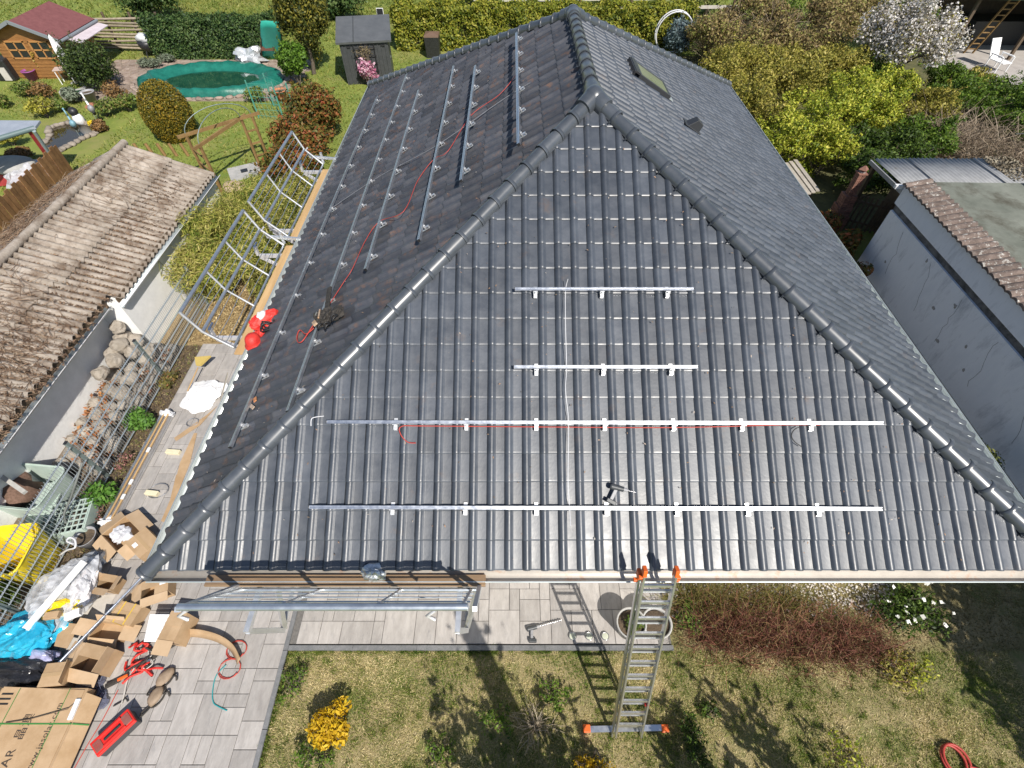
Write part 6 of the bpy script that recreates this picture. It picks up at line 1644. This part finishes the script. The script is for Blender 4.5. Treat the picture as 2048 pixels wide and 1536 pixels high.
# thicket
m_lime = leaf_mat('lime', [(0.10, 0.15, 0.012), (0.25, 0.31, 0.024), (0.42, 0.44, 0.045), (0.54, 0.51, 0.08)], .22, patch=.5)
m_olive = leaf_mat('olive', [(0.10, 0.11, 0.018), (0.25, 0.24, 0.036), (0.39, 0.34, 0.065), (0.50, 0.42, 0.12)], .3, patch=.4)
m_brown = leaf_mat('brown_spring', [(0.11, 0.075, 0.035), (0.23, 0.165, 0.07), (0.34, 0.26, 0.11), (0.25, 0.28, 0.06)], .2, patch=.5)
m_dkg = leaf_mat('deep_green', [(0.02, 0.04, 0.008), (0.05, 0.09, 0.012), (0.12, 0.19, 0.025)], .25)
m_mid = leaf_mat('mid_green', [(0.04, 0.08, 0.012), (0.10, 0.18, 0.02), (0.19, 0.28, 0.035)], .3)
m_tan = leaf_mat('tan_twig', [(0.14, 0.10, 0.07), (0.26, 0.20, 0.14), (0.36, 0.29, 0.21)], 0)
bush_list = [
    ('lime green bush nearest the right eave', (8.9, 16.6), (1.0, 1.0, 1.0), m_lime, 8500, .085),
    ('lime green bush behind the stacked boards', (10.2, 16.2), (.95, .9, .9), m_lime, 8000, .085),
    ('tall lime green bush left of the brick chimney', (10.4, 17.9), (1.15, 1.1, 1.1), m_lime, 9000, .085),
    ('lime bush in the middle of the thicket', (11.9, 19.1), (1.25, 1.2, 1.1), m_lime, 9500, .09),
    ('bright lime bush beside the white blossoming tree', (13.7, 20.3), (1.2, 1.1, 1.0), m_lime, 8500, .09),
    ('lime bush between the middle bush and the lean-to', (12.9, 18.2), (.95, .9, .85), m_lime, 7000, .085),
    ('olive bush directly behind the right roof corner', (8.6, 18.6), (1.05, 1.1, 1.0), m_olive, 8000, .09),
    ('feathery olive bush at the top of the right eave', (8.5, 20.4), (1.1, 1.1, 1.0), m_olive, 8000, .09),
    ('pale olive forsythia bush left in the thicket', (8.9, 22.6), (1.35, 1.3, 1.1), m_olive, 9000, .10),
    ('olive bush in the heart of the thicket', (10.4, 20.6), (1.3, 1.2, 1.1), m_olive, 9000, .09),
    ('pale olive forsythia bush in the centre of the thicket', (11.2, 22.6), (1.3, 1.2, 1.1), m_olive, 9000, .10),
    ('golden bush behind the olive forsythias', (13.0, 22.4), (1.2, 1.2, 1.0), m_olive, 8000, .10),
    ('mid green bush between forsythia and blossoming tree', (14.2, 22.0), (1.0, 1.0, .85), m_mid, 6500, .09),
    ('brown budding bush at the back of the thicket', (10.8, 25.0), (1.5, 1.3, 1.1), m_brown, 8000, .10),
    ('brown budding bush behind the golden bush', (13.0, 25.0), (1.5, 1.3, 1.1), m_brown, 8000, .10),
    ('tall brown budding bush beside the hedge end', (9.1, 26.4), (1.2, 1.1, 1.0), m_brown, 6500, .10),
    ('brown bush at the far back next to the blossoming tree', (14.8, 27.6), (1.6, 1.4, 1.2), m_brown, 7500, .11),
    ('brown bush on the skyline behind the hedge end', (11.6, 28.6), (1.7, 1.3, 1.2), m_brown, 7500, .11),
    ('green budding bush behind the brown bushes', (13.2, 30.6), (1.6, 1.3, 1.2), m_mid, 7000, .11),
    ('brown bush farthest back by the dark leafy tree', (16.8, 29.6), (1.6, 1.4, 1.2), m_brown, 7000, .11),
    ('dark green bush in front of the lean-to', (10.9, 14.6), (.9, .8, .75), m_dkg, 6500, .085),
    ('dark green bush behind the lean-to roof', (12.2, 15.6), (1.1, .9, .85), m_dkg, 7000, .085),
    ('dark green bush between lime bush and lean-to', (11.6, 16.6), (.9, .8, .75), m_dkg, 6000, .085),
    ('mid green bush left of the dead brushwood', (13.6, 16.9), (1.0, .9, .8), m_mid, 6500, .085),
    ('mid green bush under the blossoming tree', (17.0, 20.6), (1.3, 1.0, .75), m_mid, 6500, .09),
    ('olive bush in front of the blossoming tree', (15.4, 19.6), (1.2, 1.0, .75), m_olive, 6500, .09),
    ('green bush at the right edge below the deck chair', (19.4, 20.6), (1.4, 1.1, .85), m_mid, 7000, .09),
    ('second green bush at the right edge behind the brushwood', (18.4, 18.8), (1.3, 1.1, .75), m_mid, 7000, .09),
    ('green bush at the right edge beside the brushwood', (19.4, 17.0), (1.2, 1.1, .7), m_mid, 6000, .09),
    ('olive green bush at the terrace edge below the blossoming tree', (17.6, 22.3), (1.0, .85, .75), m_mid, 6000, .09),
    ('small olive bush left of the terrace slab', (18.9, 22.6), (.8, .7, .55), m_olive, 4500, .09),
    ('dark leafy tree behind the timber ladder', (18.6, 28.2), (1.3, 1.2, 1.3), m_mid, 6500, .11),
]
for k, (lab, (x, y), r, m_, n, lf) in enumerate(bush_list):
    plant('thicket_bush', lab, 'bush', (x, y, 0), r, n, lf, m_, 800 + k, lobes=26, stems=12, spread=.86, lobe=.27, shell=.38)
# leafless brushwood
def brush(label, c, r, n, seed, m_, ln=1.1, name='brushwood', th=.010):
    rgx = np.random.RandomState(seed); t = thing(name, label, 'brushwood', c)
    A_ = np.stack([c[0] + rgx.randn(n) * r[0] * .5, c[1] + rgx.randn(n) * r[1] * .5, np.abs(rgx.randn(n)) * r[2] * .35], 1)
    D_ = rgx.randn(n, 3) * np.array([1, 1, .45]); D_[:, 2] = np.abs(D_[:, 2]) + .25
    B_ = A_ + unit(D_) * (ln * (.4 + .8 * rgx.rand(n)))[:, None]
    foliage('twigs', sticks(rgx, A_, B_, th, th * .4, .12, 2), m_, t)
brush('heap of grey dead brushwood behind the lean-to', (15.6, 17.6, 0), (1.6, 1.3, .9), 1500, 901, m_tan)
brush('dry brushwood at the right edge of the lean-to', (17.2, 16.0, 0), (1.4, 1.2, .7), 900, 902, m_tan)
brush('brown leafless twigs rising behind the wire hoop', (10.2, 27.9, 0), (1.3, .9, 1.2), 900, 903, m_tan, 1.3)
brush('brown leafless twigs at the back of the thicket', (12.4, 27.6, 0), (1.5, 1.0, 1.4), 1000, 904, m_tan, 1.4)

# white blossoming tree
bt = Vector((15.4, 22.2, 0)); rgx = np.random.RandomState(77)
t = thing('blossom_tree', 'white blossoming fruit tree at the upper right', 'tree', bt)
cc = np.array([15.35, 22.5, 1.95]); L = lobes_for(rgx, cc, (1.75, 1.8, 1.8), 44, .82, .24)
P, Nn = lobe_points(rgx, L, 17000, .25, .55)
foliage('crown', leaf_quads(rgx, P, Nn + np.array([0, 0, .4]), .08, .85, .8), leaf_mat('blossom', [(0.16, 0.13, 0.08), (0.42, 0.38, 0.33), (0.66, 0.63, 0.60), (0.80, 0.77, 0.75)], .25), t)
P, Nn = lobe_points(rgx, L, 5000, .3, .8)
foliage('leaves', leaf_quads(rgx, P, Nn, .08, .5, .8), m_olive, t)
mb = MB(); mb.tube([bt, bt + Vector((.05, .1, .7)), bt + Vector((-.1, .1, 1.3))], .13, 8, .09)
for l in L[:18]:
    e_ = Vector(l[0]); s_ = bt + Vector((-.1, .1, 1.2)); mb.tube([s_, s_.lerp(e_, .5) + Vector((0, 0, .15)), e_], .05, 5, .015)
mb.build('trunk', mat('bark', (0, 0, 0)), t)

# blue spruce and hoop behind the hedge end
plant('blue_spruce', 'small blue-grey spruce behind the right roof corner', 'tree', G(1350, 118), (.7, .6, .75), 3200, .12, leaf_mat('blue_spruce', [(0.05, 0.08, 0.08), (0.12, 0.17, 0.18), (0.2, 0.26, 0.27)], .15), 720, lobes=9, zc=.75)
c = G(1340, 108); t = thing('hoop_wheel', 'white wire hoop wheel standing at the hedge end', 'hoop', c)
for dy in (0, .25): MB().tube([c + Vector((.85 * math.cos(a), dy, .85 + .85 * math.sin(a))) for a in np.linspace(0, 6.2832, 30)], .03, 6).build('ring', m_wht, t)
for a in np.linspace(0, 6.28, 9)[:-1]: MB().cyl(c + Vector((.85 * math.cos(a), 0, .85 + .85 * math.sin(a))), c + Vector((.85 * math.cos(a), .25, .85 + .85 * math.sin(a))), .015, n=5).build('spoke', m_wht, t)

# terrace with deck chair, ladder and dark open shed
struct('sitting_place', MB().quad((19.6, 24.6, .01), (27, 22.6, .01), (27, 30, .01), (20.6, 30, .01)), mat('pale_paving', (0.33, 0.3, 0.28), (0.43, 0.4, 0.37), 2, .9))
c = G(1988, 140); t = thing('deck_chair', 'white plastic reclining deck chair on the terrace', 'chair', c, .25)
mb = MB()
for k in range(7): mb.box((0, -.35 + k * .1, .38), (.5, .092, .03))
mb.build('seat', m_paper, t, local=True); mb = MB()
for k in range(8): mb.box((0, .38 + k * .05, .42 + k * .085), (.5, .09, .03), Matrix.Rotation(1.05, 3, 'X'))
mb.build('backrest', m_paper, t, local=True)
for x in (-.3, .3):
    MB().box((x, .05, .60), (.06, .6, .04)).build('armrest', m_paper, t, local=True)
    for y in (-.3, .3): MB().cyl((x, y, 0), (x, y, .6), .025, n=6).build('leg', m_paper, t, local=True)
t = thing('open_shed', 'dark open-fronted shed under a green roof', 'shed', (22.9, 29, 0))
MB().slab([(19.9, 26.6, 2.55), (27, 26.2, 2.55), (27, 31.5, 2.7), (19.9, 31.5, 2.7)], .12).build('roof', mat('green_roof', (0.06, 0.13, 0.075), (0.09, 0.17, 0.10), 3, .6), t)
MB().box((23.6, 31.2, 1.3), (6.6, .1, 2.5)).build('rear_wall', m_wood_d, t); MB().box((26.6, 28.8, 1.3), (.1, 4.6, 2.5)).build('side_wall', m_wood_d, t)
for x in (20.6, 23.6, 26.4): MB().box((x, 27.0, 1.25), (.12, .12, 2.5)).build('post', m_wood_d, t)
MB().box((24.2, 29.6, .5), (3.2, 1.2, 1.0)).build('workbench', m_black, t)
t = thing('timber_ladder', 'brown timber ladder leaning on the open shed', 'ladder', G(1936, 108))
a_, b_ = G(1936, 106, .02), Vector((22.1, 26.9, 2.5)); sx = Vector((.22, 0, 0))
for q in (-1, 1): MB().beam(a_ + sx * q, b_ + sx * q, .05, .08).build('rail', m_archw, t)
for k in range(9): MB().beam(a_.lerp(b_, .08 + k * .1) - sx, a_.lerp(b_, .08 + k * .1) + sx, .04, .04).build('rung', m_archw, t)
tag(MB().tube(smooth_path([G(1885, 130, .05), G(1893, 105, .4), G(1905, 92, .55), G(1925, 82, .55)]), .025, 6).build('bent_tube', m_wht), 'white bent tube stand beside the blossoming tree', 'tube')
cable('black overhead wire above the brushwood at the right edge', [Vector((15.2, 15.4, 1.7)), Vector((18.5, 15.3, 1.9))], .02, m_blk, 'overhead_wire', 'wire')

# ================================================================== front garden
m_pot = mat('planter_grey', (0.36, 0.35, 0.335), (0.46, 0.45, 0.43), 5, .7)
def planter(label, u, v, r, h):
    c = G(u, v, h); c.z = .045
    t = thing('round_planter', label, 'planter', c, 0, 'round planters behind the ladder')
    MB().lathe([(.001, 0), (r * .62, 0), (r * .9, h * .8), (r, h), (r * .90, h), (r * .86, h * .93)], c, 24).build('shell', m_pot, t)
    MB().lathe([(.001, h * .9), (r * .83, h * .88)], c, 20).build('soil', m_soil, t)
    return c
c = planter('round pale planter with green leaves left behind the ladder', 1262, 1247, .23, .42)
plant('planter_plant', 'leafy plant growing in the round planter', 'plant', c + Vector((0, 0, .38)), (.17, .17, .07), 700, .045, leaf_mat('ivy_dark', [(0, 0, 0)]), 921, stems=4, stem_r=.006)
c = planter('round pale planter with bare soil right behind the ladder', 1313, 1247, .23, .40)
for lab, u in (('left glass ground lamp at the patio edge', 1145), ('middle glass ground lamp at the patio edge', 1178), ('right glass ground lamp in the ladder shadow', 1210)):
    p = G(u, 1273, .047); t = thing('ground_lamp', lab, 'lamp', p, 0, 'glass lamps on the patio')
    MB().lathe([(.001, 0), (.055, 0), (.062, .03), (.058, .035), (.05, .03)], p, 18).build('housing', m_steel, t)
    MB().lathe([(.001, .034), (.03, .033), (.05, .028)], p, 16).build('lens', mat('lamp_glass', (0.5, 0.52, 0.42), None, rough=.15), t)
# white gravel strip along the house wall
rgv = np.random.RandomState(12)
mb = MB()
for k in range(1500):
    x = rgv.uniform(2.5, 6.3); y = rgv.uniform(2.20, 2.72); r = rgv.uniform(.012, .024)
    if y < 2.35 and rgv.rand() < .5: continue
    mb.blob((x, y, r * .5 + .006), (r, r * .8, r * .6), k % 40, .15, 6, 4, R=rot_z(k))
tag(mb.build('white_gravel', mat('gravel_white', (0.42, 0.38, 0.34), (0.62, 0.58, 0.53), 30, .8, rnd=.25)), 'white gravel strip below the front eave', 'gravel', kind='stuff')

# dogwood: many thin red and green stems
def stems(name, label, c, r, n, seed, m_, h, th=.005, lean=.55, cat='shrub', leaves=None):
    rgx = np.random.RandomState(seed); t = thing(name, label, cat, c)
    A_ = np.stack([c[0] + rgx.randn(n) * r[0] * .42, c[1] + rgx.randn(n) * r[1] * .42, np.full(n, .005)], 1)
    D_ = np.stack([rgx.randn(n) * lean, rgx.randn(n) * lean, .35 + rgx.rand(n)], 1)
    B_ = A_ + unit(D_) * (h * (.45 + .75 * rgx.rand(n)))[:, None]; B_[:, 2] = np.maximum(B_[:, 2], .03)
    sub = rgx.choice(n, int(n * 1.2)); f = rgx.uniform(.3, .9, len(sub))[:, None]
    A2 = A_[sub] + (B_[sub] - A_[sub]) * f; B2 = A2 + rgx.randn(len(sub), 3) * h * .16
    B2[:, 2] = np.maximum(B2[:, 2], .02)
    foliage('stem', np.concatenate([sticks(rgx, A_, B_, th, th * .4, .10, 2), sticks(rgx, A2, B2, th * .55, th * .3, .1, 2)]), m_, t)
    if leaves:
        k = leaves[0]; s2 = rgx.choice(n, k); f = rgx.uniform(.4, 1, k)[:, None]
        P = A_[s2] + (B_[s2] - A_[s2]) * f + rgx.randn(k, 3) * .02; P[:, 2] = np.maximum(P[:, 2], .01)
        foliage('leaves', leaf_quads(rgx, P, np.tile([0, 0, 1.], (k, 1)), leaves[1], .5, .7), leaves[2], t)
m_dog = leaf_mat('dogwood_red', [(0.09, 0.04, 0.03), (0.20, 0.075, 0.055), (0.28, 0.12, 0.08), (0.30, 0.25, 0.10)], 0)
m_dog_g = leaf_mat('dogwood_green', [(0.12, 0.13, 0.03), (0.24, 0.22, 0.06), (0.2, 0.1, 0.06)], 0)
m_bud = leaf_mat('bud_leaf', [(0.07, 0.06, 0.02), (0.13, 0.10, 0.035), (0.12, 0.055, 0.035)], .2)
stems('dogwood_shrub', 'red-stemmed dogwood in the bed right of the planters', (3.35, 2.0, 0), (.75, .42), 640, 931, m_dog, .56, .005, leaves=(900, .035, m_bud))
stems('dogwood_shrub', 'red-stemmed dogwood in the middle of the bed', (4.35, 1.85, 0), (.8, .42), 680, 932, m_dog, .54, .005, leaves=(900, .035, m_bud))
stems('dogwood_shrub', 'brown-red dogwood at the right end of the bed', (5.2, 1.8, 0), (.7, .4), 560, 933, m_dog, .48, .005, leaves=(800, .035, m_bud))
stems('dogwood_shrub', 'green-stemmed dogwood at the wall right of the planters', (3.1, 2.42, 0), (.8, .2), 340, 934, m_dog_g, .58, .005)
stems('dogwood_shrub', 'green-stemmed dogwood at the wall beside the gravel', (4.3, 2.40, 0), (.8, .2), 300, 935, m_dog_g, .55, .005)
plant('spring_perennial', 'bright green perennial beside the right planter', 'plant', G(1375, 1235), (.22, .3, .13), 800, .05, leaf_mat('perennial', [(0.07, 0.13, 0.02), (0.16, 0.28, 0.04), (0.24, 0.36, 0.07)], .3), 941)
plant('flowering_bush', 'dark green bush with white flowers at the corner of the house', 'bush', (6.25, 2.25, 0), (.55, .45, .22), 3000, .055, m_dkg, 942, lobes=10)
P = np.random.RandomState(5).rand(16, 3); P = P * [.9, .7, .1] + [5.85, 1.95, .36]
o = foliage('white_flowers', leaf_quads(np.random.RandomState(6), np.repeat(P, 3, 0) + np.random.RandomState(7).randn(48, 3) * .012, np.tile([0, 0, 1.], (48, 1)), .055, .9, .4), mat('petal_white', (0.78, 0.77, 0.7), None, rough=.6), None)
tag(o, 'white flower heads on the dark green corner bush', 'flowers', kind='stuff')
plant('low_bush', 'small olive bush at the right end of the dogwood bed', 'bush', (5.75, 1.45, 0), (.35, .3, .10), 1300, .045, m_olive, 943)
# golden-leaved mahonia
plant('golden_shrub', 'golden yellow leafy shrub on the lawn beside the paving', 'shrub', G(665, 1452, .1) * 1.0, (.36, .30, .17), 1500, .07, leaf_mat('golden_leaf', [(0.42, 0.24, 0.01), (0.62, 0.40, 0.015), (0.74, 0.52, 0.03)], .3), 944, lobes=22, aspect=.45, shell=.3, stems=8, lobe=.32, spread=.7)
plant('golden_shrub', 'golden shrub at the lower edge below the ladder', 'shrub', G(1185, 1530), (.25, .16, .16), 500, .05, leaf_mat('golden_leaf', [(0, 0, 0)]), 945, lobes=6)
stems('bare_shrub', 'pale bare twig shrub radiating over the lawn', tuple(G(1070, 1452)), (.05, .05), 46, 946, leaf_mat('pale_twig', [(0.28, 0.22, 0.15), (0.42, 0.36, 0.27)], 0), .42, .007, .9)
for k, (lab, u, v, r, n, m_) in enumerate((('dark green leafy shrub right of the ladder foot', 1385, 1480, .22, 1500, m_dkg), ('small dark shrub between the ladder and its neighbour', 1412, 1415, .11, 500, m_dkg), ('low green plant left of the bare twig shrub', 1000, 1440, .2, 900, m_mid), ('low green plant behind the bare twig shrub', 1110, 1395, .18, 800, m_mid), ('leafy green seedling at the lower edge', 880, 1510, .16, 600, m_mid), ('yellow-green plant at the lower right edge', 1690, 1530, .24, 900, m_lime), ('grass tuft around the golden shrub', 640, 1500, .22, 900, m_mid), ('grass tuft at the paving edge', 590, 1380, .2, 700, m_mid), ('small green seedling under the dogwood', 1830, 1345, .2, 700, m_lime))):
    plant('lawn_plant', lab, 'plant', G(u, v), (r * 1.25, r * 1.25, r * .7), int(n * .55), .045, m_, 950 + k, lobes=14, spread=.95, lobe=.28, stem_r=.006, stems=14, twigs=50)
# red hose at the lower right corner
c = G(1905, 1515, .05); t = thing('red_hose', 'red hose coiled on the lawn at the lower right', 'hose', c)
for k in range(2): MB().tube([c + Vector((.03 * k + (.15 + .01 * k) * math.cos(a), -.03 + (.17 + .01 * k) * math.sin(a), .02 * k)) for a in np.linspace(0, 6.2832, 26)], .018, 7).build('loop', mat('hose_red', (0.36, 0.04, 0.03), (0.45, 0.06, 0.045), 5, .5), t)
MB().tube(smooth_path([c + Vector((.16, -.1, .02)), c + Vector((.32, -.16, .05)), c + Vector((.42, -.30, .02))]), .018, 7).build('tail', mat('hose_red', (0, 0, 0)), t)

# grass blades on the front lawn and behind the house
def grass(name, label, x0, x1, y0, y1, n, h, w, cols, seed, mask=None, patch=.6, scale=1.3):
    rgx = np.random.RandomState(seed)
    x = rgx.uniform(x0, x1, n); y = rgx.uniform(y0, y1, n)
    if mask is not None:
        k = mask(x, y); x, y = x[k], y[k]
    n = len(x); a = rgx.uniform(0, 6.283, n); hh = h * (.4 + rgx.rand(n)); ww = w * (.6 + .8 * rgx.rand(n))
    le = rgx.randn(n, 2) * (hh * .7)[:, None]
    V = np.empty((n, 3, 3))
    V[:, 0] = np.stack([x - np.cos(a) * ww, y - np.sin(a) * ww, np.full(n, .003)], 1)
    V[:, 1] = np.stack([x + np.cos(a) * ww, y + np.sin(a) * ww, np.full(n, .003)], 1)
    V[:, 2] = np.stack([x + le[:, 0], y + le[:, 1], hh], 1)
    o = foliage(name, V.reshape(-1, 3), leaf_mat('grass_' + str(seed), cols, .25, patch=patch, patch_scale=scale), None, 3)
    tag(o, label, 'grass', kind='stuff')
grass('lawn_grass', 'patchy dry and green grass of the front lawn', -3.43, 7.6, .05, 1.69, 175000, .032, .005, [(0.10, 0.17, 0.02), (0.24, 0.27, 0.055), (0.52, 0.44, 0.20), (0.74, 0.62, 0.35)], 21, lambda x, y: np.random.RandomState(3).rand(len(x)) < (.62 + .38 * np.sin(x * 2.3 + np.sin(y * 5)) * np.sin(y * 3.1 + x)), 1.4, 1.1)
grass('lawn_grass', 'grass between the dogwood bed and the house corner', 2.5, 8.6, 1.69, 2.72, 16000, .035, .0055, [(0.09, 0.08, 0.03), (0.22, 0.18, 0.07), (0.38, 0.31, 0.16)], 22)
grass('garden_grass', 'mown grass of the garden behind', -22, -4.4, 12.5, 37, 60000, .07, .02, [(0.09, 0.14, 0.02), (0.17, 0.22, 0.03), (0.27, 0.28, 0.055), (0.36, 0.31, 0.11)], 23,
      lambda x, y: ~(((x - PX) / 3.6) ** 2 + ((y - PY) / 2.3) ** 2 < 1) & ~((x > -18.8) & (x < -9.6) & (y > 22.2) & (y < 27)) & ~((x < -8.3) & (y < 13.6)) & ~((x < -15) & (y > 17.5) & (y < 20.5)), scale=.5)
grass('meadow_grass', 'long grass of the meadow beyond the hedges', -34, 34, 29.5, 42, 40000, .12, .04, [(0.09, 0.13, 0.02), (0.17, 0.21, 0.035), (0.28, 0.27, 0.07)], 24, scale=.4)
grass('verge_grass', 'rough grass at the lower right of the thicket', 13, 24, 12.5, 22, 22000, .10, .02, [(0.06, 0.10, 0.015), (0.14, 0.2, 0.03), (0.25, 0.26, 0.06)], 25)

# tufts creeping over the kerb and weeds in the lawn
rt = np.random.RandomState(91)
cx_ = np.concatenate([rt.uniform(-3.4, 2.45, 90), np.full(30, -3.42), rt.uniform(-3.3, 7, 150)]); cy_ = np.concatenate([np.full(90, 1.695), rt.uniform(.1, 1.7, 30), rt.uniform(.1, 1.6, 150)])
k_ = 34; tx = np.repeat(cx_, k_) + rt.randn(len(cx_) * k_) * .03; ty = np.repeat(cy_, k_) + rt.randn(len(cx_) * k_) * .025
A_ = np.stack([tx, ty, np.full(len(tx), .004)], 1); B_ = A_ + rt.randn(len(tx), 3) * [.035, .035, .01] + [0, 0, .055]
sd = unit(np.cross(B_ - A_, rt.randn(len(tx), 3))) * .004
V = np.stack([A_ - sd, A_ + sd, B_], 1).reshape(-1, 3)
tag(foliage('grass_tufts', V, leaf_mat('tuft', [(0.06, 0.12, 0.015), (0.14, 0.22, 0.03), (0.26, 0.28, 0.06)], .25, patch=1.0), None, 3), 'grass tufts along the kerb and in the lawn', 'grass', kind='stuff')

# shrubs and trees standing behind the photographer whose shadows fall into the picture
def sapling(label, x, y, h, seed, n=84, leaf=.16, spread=.55):
    rgx = np.random.RandomState(seed); t = thing('leafy_sapling', label, 'sapling', (x, y, 0), 0, 'saplings in the front garden')
    mb = MB(); P = []
    for k in range(9):
        e_ = Vector((x + rgx.randn() * spread * .5, y + rgx.randn() * spread * .4, h * (.55 + .45 * rgx.rand())))
        m0 = Vector((x, y, .02)).lerp(e_, .5) + Vector((rgx.randn() * .05, rgx.randn() * .05, 0))
        mb.tube([Vector((x, y, 0)), m0, e_], .012, 5, .004)
        for q in np.linspace(.4, 1, n // 4):
            p = Vector((x, y, 0)).lerp(e_, q); P.append((p.x + rgx.randn() * .05, p.y + rgx.randn() * .05, p.z))
    mb.build('stem', mat('bark', (0, 0, 0)), t)
    P = np.array(P); foliage('leaves', leaf_quads(rgx, P, rgx.randn(len(P), 3), leaf, .45, .5), m_mid, t)
for k, (lab, x_, y_, h_) in enumerate((('left of the dark trunk shadow', -.15, -.45, 2.3), ('over the seedlings at the lower edge', .25, -.55, 2.2), ('behind the bare twig shrub', .95, -.5, 2.1), ('at the bare twig shrub', 1.3, -.45, 1.8), ('right of the ladder foot', 3.05, -.5, 2.0), ('over the dark shrub by the ladder', 2.75, -.4, 1.7), ('toward the dogwood bed', 4.0, -.45, 2.4), ('below the dogwood bed', 4.3, -.6, 2.1))):
    sapling('leafy sapling whose shadow falls ' + lab, x_, y_, h_, 960 + k)
t = thing('tree_trunk', 'slender forked tree behind the photographer', 'tree', (1.30, -1.5, 0))
MB().tube([(1.30, -1.5, 0), (1.30, -1.5, 1.6), (1.32, -1.5, 3.0), (1.30, -1.45, 4.6)], .24, 10, .13).tube([(1.30, -1.5, 1.2), (1.0, -1.55, 2.0), (.88, -1.55, 2.6), (.84, -1.55, 3.0)], .22, 9, .03).build('trunk', mat('bark', (0, 0, 0)), t)
rgx = np.random.RandomState(70); P = rgx.randn(60, 3) * [.22, .2, .4] + [1.30, -1.5, 3.9]
foliage('crown', leaf_quads(rgx, P, rgx.randn(60, 3), .12, .5), m_mid, t)
plant('corner_conifer', 'dense conifer right of the front lawn outside the view', 'tree', (9.25, -.35, 0), (1.5, 1.5, 1.9), 12000, .16, m_dkg, 971, lobes=16, zc=1.8, trunk=(.14, 1.0))
plant('corner_shrub', 'loose shrub right of the front lawn outside the view', 'shrub', (8.5, -1.2, 0), (.9, 1.0, 1.1), 1700, .13, m_mid, 972, lobes=12, stems=26)
